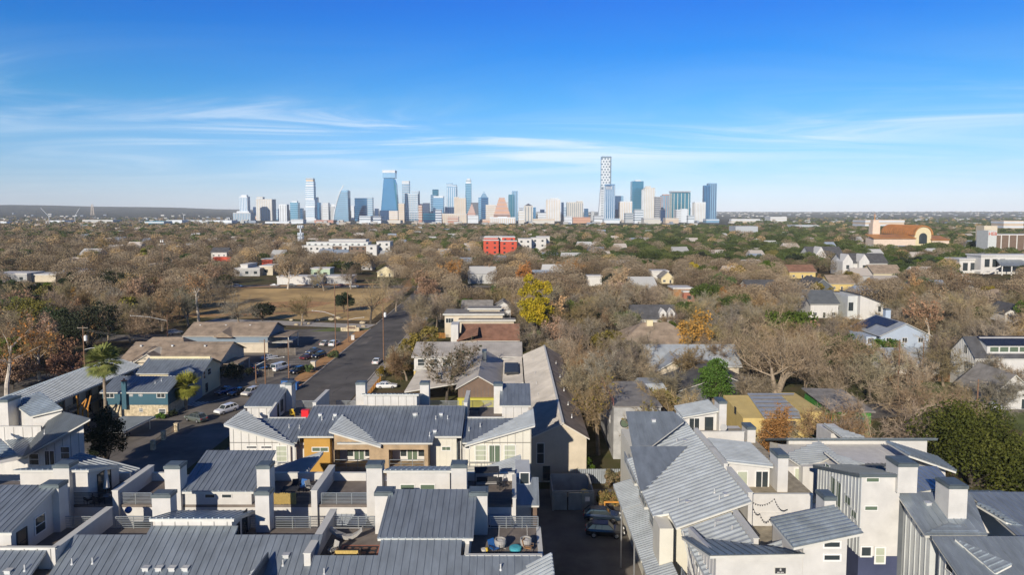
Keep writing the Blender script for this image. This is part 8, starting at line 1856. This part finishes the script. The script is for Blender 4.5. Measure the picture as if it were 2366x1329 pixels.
tower('tan gridded office block left of the orange ziggurat', [(1122.5, 1146, 473, None)], 'tower_tan', W_, D=3100, fins=C_)
tower('two-part tower of teal glass and pale frame', [(1175, 1188, 449.5, None, T_), (1183, 1196.5, 441, None, P_, 6)], P_, None, D=3200, fins='tower_slit', nf=2)
cr_ = tower('cream tower with dark pyramid roof', [(1211, 1231, 475.5, None)], C_, None, D=2700, fins='tower_slit', nf=3)
xa_, xb2 = XY(1211.5, 475, 2700), XY(1230.5, 475, 2700); mb = MB(); z_ = ZY(475.5, 2700); mb.loft([(xa_, 2701, z_), (xb2, 2701, z_), (xb2, 2730, z_), (xa_, 2730, z_)], [((xa_ + xb2) / 2 - .5, 2715, ZY(470, 2700)), ((xa_ + xb2) / 2 + .5, 2715, ZY(470, 2700)), ((xa_ + xb2) / 2 + .5, 2716, ZY(470, 2700)), ((xa_ + xb2) / 2 - .5, 2716, ZY(470, 2700))]); mb.build('pyramid_roof', 'tower_dark', cr_)
tower('long cream apartment block low in the middle of the skyline', [(1016, 1078, 493.5, None)], C_, None, D=2500, fins='tower_tan', cat='apartment block', name='apartment_building'); tower('brown banded office block before the long cream apartments', [(1034, 1059, 500.5, None)], 'tower_brick', C_, D=2350, cat='office building', name='office_building')
tower('square white office block with grey window panel', [(1080.5, 1105, 497.5, None)], W_, 'tower_grey', D=2480, cat='office building', name='office_building'); tower('long white low hotel before the orange ziggurat', [(1132, 1191, 502, None), (1150, 1172, 500.5, None, None, 4)], W_, None, D=2450, fins='tower_tan', cat='office building', name='office_building')
tower('small blue glass block right of the pyramid-roofed tower', [(1232, 1238, 479, None)], G_, None, D=3300)
tower('broad pale striped tower with twin-stepped top', [(1263.5, 1295, 460, None), (1271, 1290, 457.5, 460)], W_, None, D=3000, fins='tower_tan', nf=8); tower('dark blue sliver tower beside the broad striped tower', [(1297, 1302.5, 467.5, None)], N_, None, D=3200)
tower('wide cream tower with dark upper corners', [(1310.5, 1347.5, 467, None), (1332, 1346, 464.5, 467)], C_, None, D=3050, fins='tower_slit', nf=8)
jb = tower('tallest tower of the skyline, white chequered front with leaning base', [(1389, 1408.5, 430, None), (1389.5, 1411.5, 361, 432)], 'tower_slit', None, D=3050, dep=40)
mb = MB(); X0, X1 = XY(1389.3, 400, 3050), XY(1409.5, 400, 3050)
for i in range(11):
    z = ZY(432, 3050) + i * 11.6
    mb.box(X0, X1, 3048.6, 3049.95, z, z + 4.4)
    for k in range(3): xx = X0 + (X1 - X0) * (k + (.28 if i % 2 else .78)) / 3; mb.box(xx - 2.9, xx + 2.9, 3048.7, 3049.9, z + 4.41, z + 11.59)
for i in range(16):
    z = ZY(500, 3050) + i * 7.6; mb.box(X0 - 10 + i * .5, X1 + .5, 3048.6, 3049.95, z, z + 4.6)
mb.build('facade_grid', W_, jb)
mb = MB(); mb.loft([(X0 - 11, 3050.2, 0), (X0 + .3, 3050.2, 0), (X0 + .3, 3085, 0), (X0 - 11, 3085, 0)], [(X0 - .1, 3050.2, ZY(432, 3050)), (X0 + .3, 3050.2, ZY(432, 3050)), (X0 + .3, 3085, ZY(432, 3050)), (X0 - .1, 3085, ZY(432, 3050))]); mb.build('leaning_base', W_, jb); mb = MB(); mb.box(X1 + .2, XY(1412.2, 400, 3050), 3052, 3088, ZY(430, 3050), ZY(363, 3050)); mb.build('side_glass', G_, jb)
tower('blue-grey tower with vertical fins standing before the tallest tower', [(1397, 1420.5, 425.5, None), (1399, 1413, 428, 437, N_, -2)], G_, None, D=2900, fins=W_, nf=5)
tower('pale blue glass tower with clipped top right of the finned tower', [(1421, 1440, 452.5, None), (1421, 1439, 484, None, N_, -6)], P_, None, D=3250); tower('white and tan apartment tower between two glass towers', [(1432.5, 1460.5, 465, None)], W_, None, D=2980, fins='tower_tan', nf=7)
tower('tall dark teal glass tower with small white top', [(1460, 1486, 418.5, None), (1467, 1480, 415.5, 418.5, W_)], T_, G_, D=3150); tower('white tower with ribbed balconies right of the dark teal tower', [(1489, 1513, 434, None), (1484, 1498, 437, None, 'tower_grey', 10), (1491, 1503, 430, 434)], C_, None, D=3020, fins=W_, nf=6)
tower('dark narrow balcony tower right of the ribbed white tower', [(1513.5, 1526, 454.5, None)], 'tower_dark', 'tower_grey', D=2960); tower('red-framed tower with pale glass front', [(1528, 1545.5, 451.5, None), (1531, 1545.5, 449, 451.5, 'tower_brick')], P_, None, D=3080, fins='tower_brick', nf=3); tower('navy block at the foot of the red-framed tower', [(1526, 1537, 486, None)], N_, None, D=2850)
tw_ = tower('wide tower with overhanging flat roof, cream shafts on teal glass', [(1552.5, 1594.5, 444.5, None)], T_, None, D=3000, fins=C_, nf=5); mb = MB(); mb.box(XY(1551, 442, 2996), XY(1596, 442, 2996), 2990, 3045, ZY(443.5, 3000), ZY(441.5, 3000)); mb.build('overhang_roof', 'tower_grey', tw_)
tower('grey hotel with white round-cornered front below the overhanging-roof tower', [(1563, 1590, 484, None), (1574, 1588, 482.5, None, W_, -4)], 'tower_grey', W_, D=2650); tower('white ribbed tower before the last glass tower', [(1605, 1630, 467, None)], W_, None, D=2800, fins=C_, nf=7)
tower('faceted blue glass tower closing the skyline', [(1626, 1640, 428, None, G_), (1636, 1655, 423, None, P_, 6)], P_, None, D=3050, fins=N_, nf=4)
for a, b_, t, m, bd, lb_ in ((1232, 1281, 505.5, C_, 'tower_tan', 'low cream classical block right of the pyramid-roofed tower'), (1324, 1364, 502, 'tower_orange', 'tower_brick', 'low orange-brick block under the wide cream tower'), (1304, 1322, 500, W_, 'tower_grey', 'low white block left of the orange-brick block'), (1373, 1394, 498, W_, 'tower_dark', 'dark-banded car park under the tallest tower'), (1396, 1432, 505, W_, P_, 'low white stepped block under the finned tower'), (1445, 1466, 492, 'tower_grey', 'tower_slit', 'grey windowed block left of the small white block'), (1466.5, 1486, 484, W_, 'tower_slit', 'small white block under the dark teal tower'), (1488, 1526, 504, C_, 'tower_grey', 'low cream podium under the ribbed white tower'), (1538, 1568, 504, 'tower_tan', C_, 'low tan block under the overhanging-roof tower'), (1590, 1604, 498, W_, 'tower_slit', 'small white block left of the last towers'), (1632, 1662, 506, P_, W_, 'low pale block at the foot of the last glass tower'),
        (1700, 1756, 506, C_, W_, 'row of cream apartment slabs right of the skyline'), (1690, 1700, 506, C_, W_, 'single cream slab just right of the last tower'), (1780, 1818, 501, C_, W_, 'pinkish low hospital block far right of the skyline'), (672, 700, 507, W_, 'tower_grey', 'low white block under the pale teal-glass tower'), (612, 668, 512, W_, C_, 'long low white block at the start of the skyline'), (700, 726, 512, 'tower_grey', W_, 'low grey block left of the red-brick offices'), (830, 856, 499, W_, 'tower_slit', 'low white car park under the wide blue glass block'), (862, 880, 500, W_, N_, 'small white block left of the tapering tower'), (921, 934, 470, 'tower_tan', C_, 'narrow tan block right of the tapering tower'), (967, 975, 474, 'tower_brick', C_, 'narrow brick block right of the gridded glass tower'), (1198, 1211, 487, C_, W_, 'cream block left of the pyramid-roofed tower'), (1243, 1262, 492, 'tower_grey', W_, 'low grey block between the pyramid roof and the striped tower'), (1006, 1020, 484, W_, N_, 'small white block right of the dark teal offices'), (1108, 1132, 507, 'tower_orange', C_, 'low orange roofed hall before the pointed-crown tower')):
    tower(lb_, [(a, b_, t, None)], m, bd, D=2300 + (int(a) * 7) % 260, cat='city block', name='city_block')
for i, (a, w, t) in enumerate(((585, 7, 478), (634, 8, 482), (690, 9, 481), (741, 5, 474), (812, 6, 476), (866, 8, 482), (922, 5, 476), (970, 6, 471), (1014, 6, 466), (1028, 6, 478), (1060, 8, 470), (1100, 6, 474), (1133, 8, 478), (1168, 6, 466), (1200, 8, 480), (1248, 10, 484), (1302, 8, 478), (1350, 9, 482), (1366, 7, 488), (1442, 6, 474), (1455, 8, 470), (1500, 9, 474), (1520, 6, 470), (1546, 6, 478), (1596, 7, 480))):
    tower('small distant mid-rise block tucked between the bigger skyline towers', [(a, a + w, t, None)], (N_, P_, G_, 'tower_grey', W_)[i % 5], (None, W_, N_)[i % 3], D=3420 + i * 17, cat='city block', name='mid_rise_block')['group'] = 'distant mid-rise blocks between the towers'
# left of the skyline: offices, cranes, masts
for a, b_, t, D, m, bd, lb_ in ((104, 148, 509.5, 2300, W_, None, 'white warehouse below the two tower cranes'), (190, 260, 508, 2300, C_, 'tower_grey', 'long cream and grey block right of the cranes'), (175, 275, 520, 1700, P_, 'tower_navy', 'long low blue-banded building left of the teal offices'), (335, 378, 511, 1800, T_, W_, 'teal glass office with white bands left of the skyline'), (378, 395, 517, 1750, N_, None, 'dark blue office wing beside the teal glass office'), (383, 420, 508.5, 2200, W_, None, 'white low block with grey roof left of the skyline'), (440, 535, 509, 2500, W_, 'tower_tan', 'long chain of low white and tan offices before the skyline'), (265, 300, 514, 2400, C_, None, 'small cream block in the far left flats'), (0, 14, 512, 2000, W_, None, 'small white block at the far left horizon'), (1838, 1890, 520, 1500, 'tower_grey', W_, 'flat grey-white hall in the oaks far right'), (2000, 2090, 508, 1500, 'tower_tan', W_, 'long tan school building beyond the church'), (2320, 2366, 510, 1300, 'tower_tan', W_, 'tan offices at the far right edge'), (1700, 1752, 523, 1100, 'tower_grey', None, 'grey-roofed hall among the far oaks')):
    tower(lb_, [(a, b_, t, None)], m, bd, D=D, cat='office building', name='office_building')
def crane(label, px, ybase, ytop, jx, jy, D):
    o = thing('tower_crane', label, 'crane', (XY(px, 500, D), D, 0), 'tower cranes'); mb = MB(); a, b_ = Vector((XY(px, 500, D), D, 0)), atY(px, ytop, D); mb.bar(a, b_, 1.5, 1.5); mb.build('mast', 'tower_grey', o); mb = MB(); mb.bar(b_, atY(jx, jy, D), 1.2, 1.2); mb.bar(b_, b_ + Vector((8, 0, 2)), 3, 3); mb.build('jib', 'tower_grey', o)
crane('luffing tower crane with raised jib, first at the left', 113, 524, 500, 94, 480, 2000); crane('second luffing tower crane left of the lattice mast', 173, 515, 499, 184, 481, 2100); crane('small red crane far left of the skyline', 424, 505, 497, 421, 492, 2600)
lm = thing('lattice_mast', 'lattice broadcast mast standing on the far left ridge', 'mast', (XY(214, 500, 5200), 5200, 40)); mb = MB(); b0 = Vector((XY(214, 500, 5200), 5200, terrain_z(-3200, 5200)))
for sx in (-1, 1): mb.bar(b0 + Vector((sx * 12, 0, 0)), Vector((b0.x + sx * 5, b0.y, ZY(472, 5200))), 3, 3)
for i in range(8): mb.bar(Vector((b0.x - 11 + i * .8, b0.y, b0.z + i * 11)), Vector((b0.x + 11 - i * .8, b0.y, b0.z + i * 11 + 5)), 2, 2)
mb.build('lattice', 'tower_tan', lm)
ct = thing('cell_tower', 'white monopole cell tower with stacked antennas above the long apartments', 'cell tower', (XY(695, 560, 700), 700, 0)); mb = MB(); cxx = XY(695, 560, 700); mb.tube((cxx, 700, 0), (cxx, 700, ZY(521, 700)), 1.0, .7, 8); mb.build('pole', W_, ct)
for y_ in (524, 541, 549, 557): mb = MB(); z = ZY(y_, 700); [mb.box(cxx + math.cos(t) * 2.6 - .4, cxx + math.cos(t) * 2.6 + .4, 700 + math.sin(t) * 2.6 - .4, 700 + math.sin(t) * 2.6 + .4, z - 1.5, z + 1.5) for t in [k * math.pi / 4 for k in range(8)]]; mb.tube((cxx, 700, z - .2), (cxx, 700, z + .2), 2.6, 2.6, 10); mb.build('antenna_ring', W_, ct)
mat('far_town', (.38, .38, .37), rough=.8, var=.2, scale=.004)
mat('far_town_b', (.40, .36, .32), rough=.8, var=.2, scale=.004); mat('far_town_c', (.22, .26, .32), rough=.6, var=.2, scale=.004)
mb = MB(); hp = random.Random(9)
for xx, yy, w, d, h in TOWN:
    m_ = hp.choice((0, 0, 1, 2)); mb.box(xx, xx + w, yy, yy + d, 0, h * .7, m_)
    mb.loft([(xx - .4, yy - .4, h * .7), (xx + w + .4, yy - .4, h * .7), (xx + w + .4, yy + d + .4, h * .7), (xx - .4, yy + d + .4, h * .7)], [(xx + .5, yy + d / 2, h * 1.2), (xx + w - .5, yy + d / 2, h * 1.2), (xx + w - .5, yy + d / 2 + .1, h * 1.2), (xx + .5, yy + d / 2 + .1, h * 1.2)], hp.choice((0, 1, 1, 2)))
for _ in range(800):
    yy = 1900 + 9000 * hp.random() ** 1.3; xx = hp.uniform(-.78 if yy < 5200 else -.1, .78) * yy; z = terrain_z(xx, yy)
    w, d, h = hp.uniform(8, 28), hp.uniform(10, 25), hp.uniform(5, 9)
    mb.box(xx, xx + w, yy, yy + d, z - 2, z + h, hp.choice((0, 0, 0, 1, 2)))
tag(mb.build('distant_town', ['far_town', 'far_town_b', 'far_town_c']), kind='stuff')
HAZE_D = 4.4e-5
mat_h = bpy.data.materials.new('haze_air'); mat_h.use_nodes = True
_nt = mat_h.node_tree; [_nt.nodes.remove(n) for n in list(_nt.nodes) if n.type != 'OUTPUT_MATERIAL']
_v = _nt.nodes.new('ShaderNodeVolumePrincipled'); _v.inputs['Color'].default_value = (.86, .93, 1.0, 1); _v.inputs['Density'].default_value = HAZE_D; _v.inputs['Anisotropy'].default_value = -.25
_nt.links.new(_v.outputs[0], [n for n in _nt.nodes if n.type == 'OUTPUT_MATERIAL'][0].inputs['Volume'])
MATS['haze_air'] = mat_h
mb = MB(); mb.box(-12500, 12500, -200, 14500, -4, 420); tag(mb.build('haze', 'haze_air'), kind='stuff')
SKY_TINT = [(0.0, (.86, 1.0, 1.66)), (0.044, (.62, .89, 1.42)), (0.089, (.46, .87, 1.36)), (0.15, (.20, .78, 1.28)), (0.223, (.008, .62, 1.38)), (0.30, (.001, .52, 1.5)), (0.40, (.08, .29, .74)), (0.62, (.09, .27, .62))]
CLOUD_OFF = (7.7, -1.3, 0)
CLOUD_RAMP = [(0.34, (0, 0, 0)), (0.80, (1, 1, 1))]
CLOUD_FADE = [(0.0, (.1, .1, .1)), (0.03, (.3, .3, .3)), (0.075, (.56, .56, .56)), (0.12, (.38, .38, .38)), (0.18, (.14, .14, .14)), (0.25, (.02, .02, .02)), (0.4, (0, 0, 0))]
CLOUD_COL = (9.2, 10.2, 11.2, 1)
# ================================================================ camera, sun, sky
cam = bpy.data.cameras.new('camera'); co = bpy.data.objects.new('camera', cam); COL.objects.link(co)
cam.sensor_fit = 'HORIZONTAL'; cam.sensor_width = 36.0; cam.lens = 36.0 * FPX / PW
cam.shift_y = -(PH / 2 - CY) / PW
cam.clip_start = 1.0; cam.clip_end = 60000
co.location = CAM; co.rotation_euler = (math.pi / 2 - PITCH, 0, 0)
SC.camera = co
AZ, EL = R(201), R(23)
sun = bpy.data.lights.new('sun', 'SUN'); so = bpy.data.objects.new('sun', sun); COL.objects.link(so)
sun.energy = 4.5; sun.angle = R(0.53); sun.color = (1.0, 0.905, 0.765)
sdir = Vector((math.sin(AZ) * math.cos(EL), math.cos(AZ) * math.cos(EL), math.sin(EL)))
so.rotation_euler = sdir.to_track_quat('Z', 'Y').to_euler()
so.location = (-300, -800, 600)
W = bpy.data.worlds.new('World'); SC.world = W; W.use_nodes = True
nt = W.node_tree; N, L = nt.nodes, nt.links
for n in list(N): N.remove(n)
out = N.new('ShaderNodeOutputWorld'); bg = N.new('ShaderNodeBackground'); L.new(bg.outputs[0], out.inputs[0])
sky = N.new('ShaderNodeTexSky'); sky.sky_type = 'NISHITA'; sky.sun_disc = False
sky.sun_elevation = EL; sky.sun_rotation = AZ; sky.altitude = 200; sky.air_density = 1.0; sky.dust_density = 0.3; sky.ozone_density = 2.0
bg.inputs['Strength'].default_value = 0.08
geo = N.new('ShaderNodeTexCoord')
sep = N.new('ShaderNodeSeparateXYZ'); L.new(geo.outputs['Generated'], sep.inputs[0])
# a polarised, saturated winter sky: deep blue overhead, pale near the skyline
def ramp(src, els, interp='LINEAR'):
    r = N.new('ShaderNodeValToRGB'); r.color_ramp.interpolation = interp
    e = r.color_ramp.elements
    while len(e) < len(els): e.new(0.5)
    for k, (p, col) in zip(e, els): k.position = p; k.color = col if len(col) == 4 else list(col) + [1]
    L.new(src, r.inputs[0]); return r
tint = ramp(sep.outputs['Z'], SKY_TINT)
mul = N.new('ShaderNodeMix'); mul.data_type = 'RGBA'; mul.blend_type = 'MULTIPLY'; mul.inputs[0].default_value = 1.0
L.new(sky.outputs[0], mul.inputs[6]); L.new(tint.outputs[0], mul.inputs[7])
# thin cirrus: stretched noise on a plane high above (direction divided by height)
mz = N.new('ShaderNodeMath'); mz.operation = 'MAXIMUM'; mz.inputs[1].default_value = 0.02; L.new(sep.outputs['Z'], mz.inputs[0])
add = N.new('ShaderNodeMath'); add.operation = 'ADD'; add.inputs[1].default_value = 0.06; L.new(mz.outputs[0], add.inputs[0])
dv = N.new('ShaderNodeVectorMath'); dv.operation = 'SCALE'; 
inv = N.new('ShaderNodeMath'); inv.operation = 'DIVIDE'; inv.inputs[0].default_value = 1.0; L.new(add.outputs[0], inv.inputs[1])
L.new(geo.outputs['Generated'], dv.inputs[0]); L.new(inv.outputs[0], dv.inputs['Scale'])
mp = N.new('ShaderNodeMapping'); mp.inputs['Rotation'].default_value = (0, 0, R(-16)); mp.inputs['Scale'].default_value = (0.40, 0.85, 1); mp.inputs['Location'].default_value = CLOUD_OFF
L.new(dv.outputs[0], mp.inputs['Vector'])
n1 = N.new('ShaderNodeTexNoise'); n1.noise_dimensions = '2D'; n1.inputs['Scale'].default_value = 0.75; n1.inputs['Detail'].default_value = 8; n1.inputs['Roughness'].default_value = 0.6; n1.inputs['Distortion'].default_value = 1.3
L.new(mp.outputs[0], n1.inputs['Vector'])
c1 = ramp(n1.outputs['Fac'], CLOUD_RAMP, 'EASE')
fade0 = ramp(sep.outputs['Z'], CLOUD_FADE)
# one long curved bank of cirrus across the middle of the view
s2 = N.new('ShaderNodeSeparateXYZ'); L.new(dv.outputs[0], s2.inputs[0])
def mth(op, a, b_):
    m = N.new('ShaderNodeMath'); m.operation = op
    for i, q in enumerate((a, b_)):
        if isinstance(q, (int, float)): m.inputs[i].default_value = q
        else: L.new(q, m.inputs[i])
    return m.outputs[0]
uu = mth('MULTIPLY', mth('MULTIPLY', s2.outputs['X'], s2.outputs['X']), .26)
tt = mth('ADD', mth('ADD', s2.outputs['Y'], uu), mth('MULTIPLY', mth('SUBTRACT', n1.outputs['Fac'], .5), 5.0))
bank = ramp(mth('DIVIDE', tt, 14.0), [(.36, (0, 0, 0)), (.47, (1, 1, 1)), (.55, (.85, .85, .85)), (.72, (0, 0, 0))], 'EASE')
fade = N.new('ShaderNodeMath'); fade.operation = 'MULTIPLY'; L.new(fade0.outputs[0], fade.inputs[0]); L.new(mth('ADD', mth('MULTIPLY', bank.outputs[0], 1.3), .5), fade.inputs[1])
m2 = N.new('ShaderNodeMath'); m2.operation = 'MULTIPLY'; L.new(c1.outputs[0], m2.inputs[0]); L.new(fade.outputs[0], m2.inputs[1])
cm = N.new('ShaderNodeMix'); cm.data_type = 'RGBA'; cm.inputs[7].default_value = CLOUD_COL
L.new(m2.outputs[0], cm.inputs[0]); L.new(mul.outputs[2], cm.inputs[6])
L.new(cm.outputs[2], bg.inputs['Color'])
SC.view_settings.view_transform = 'Standard'; SC.view_settings.look = 'None'
SC.view_settings.exposure = 0.30; SC.view_settings.gamma = 1.0
SC.render.engine = 'CYCLES'
cy = SC.cycles
cy.max_bounces = 5; cy.diffuse_bounces = 3; cy.glossy_bounces = 2; cy.transparent_max_bounces = 4; cy.volume_bounces = 1
cy.use_denoising = True
try: cy.denoiser = 'OPENIMAGEDENOISE'
except Exception: pass
cy.sample_clamp_indirect = 4.0
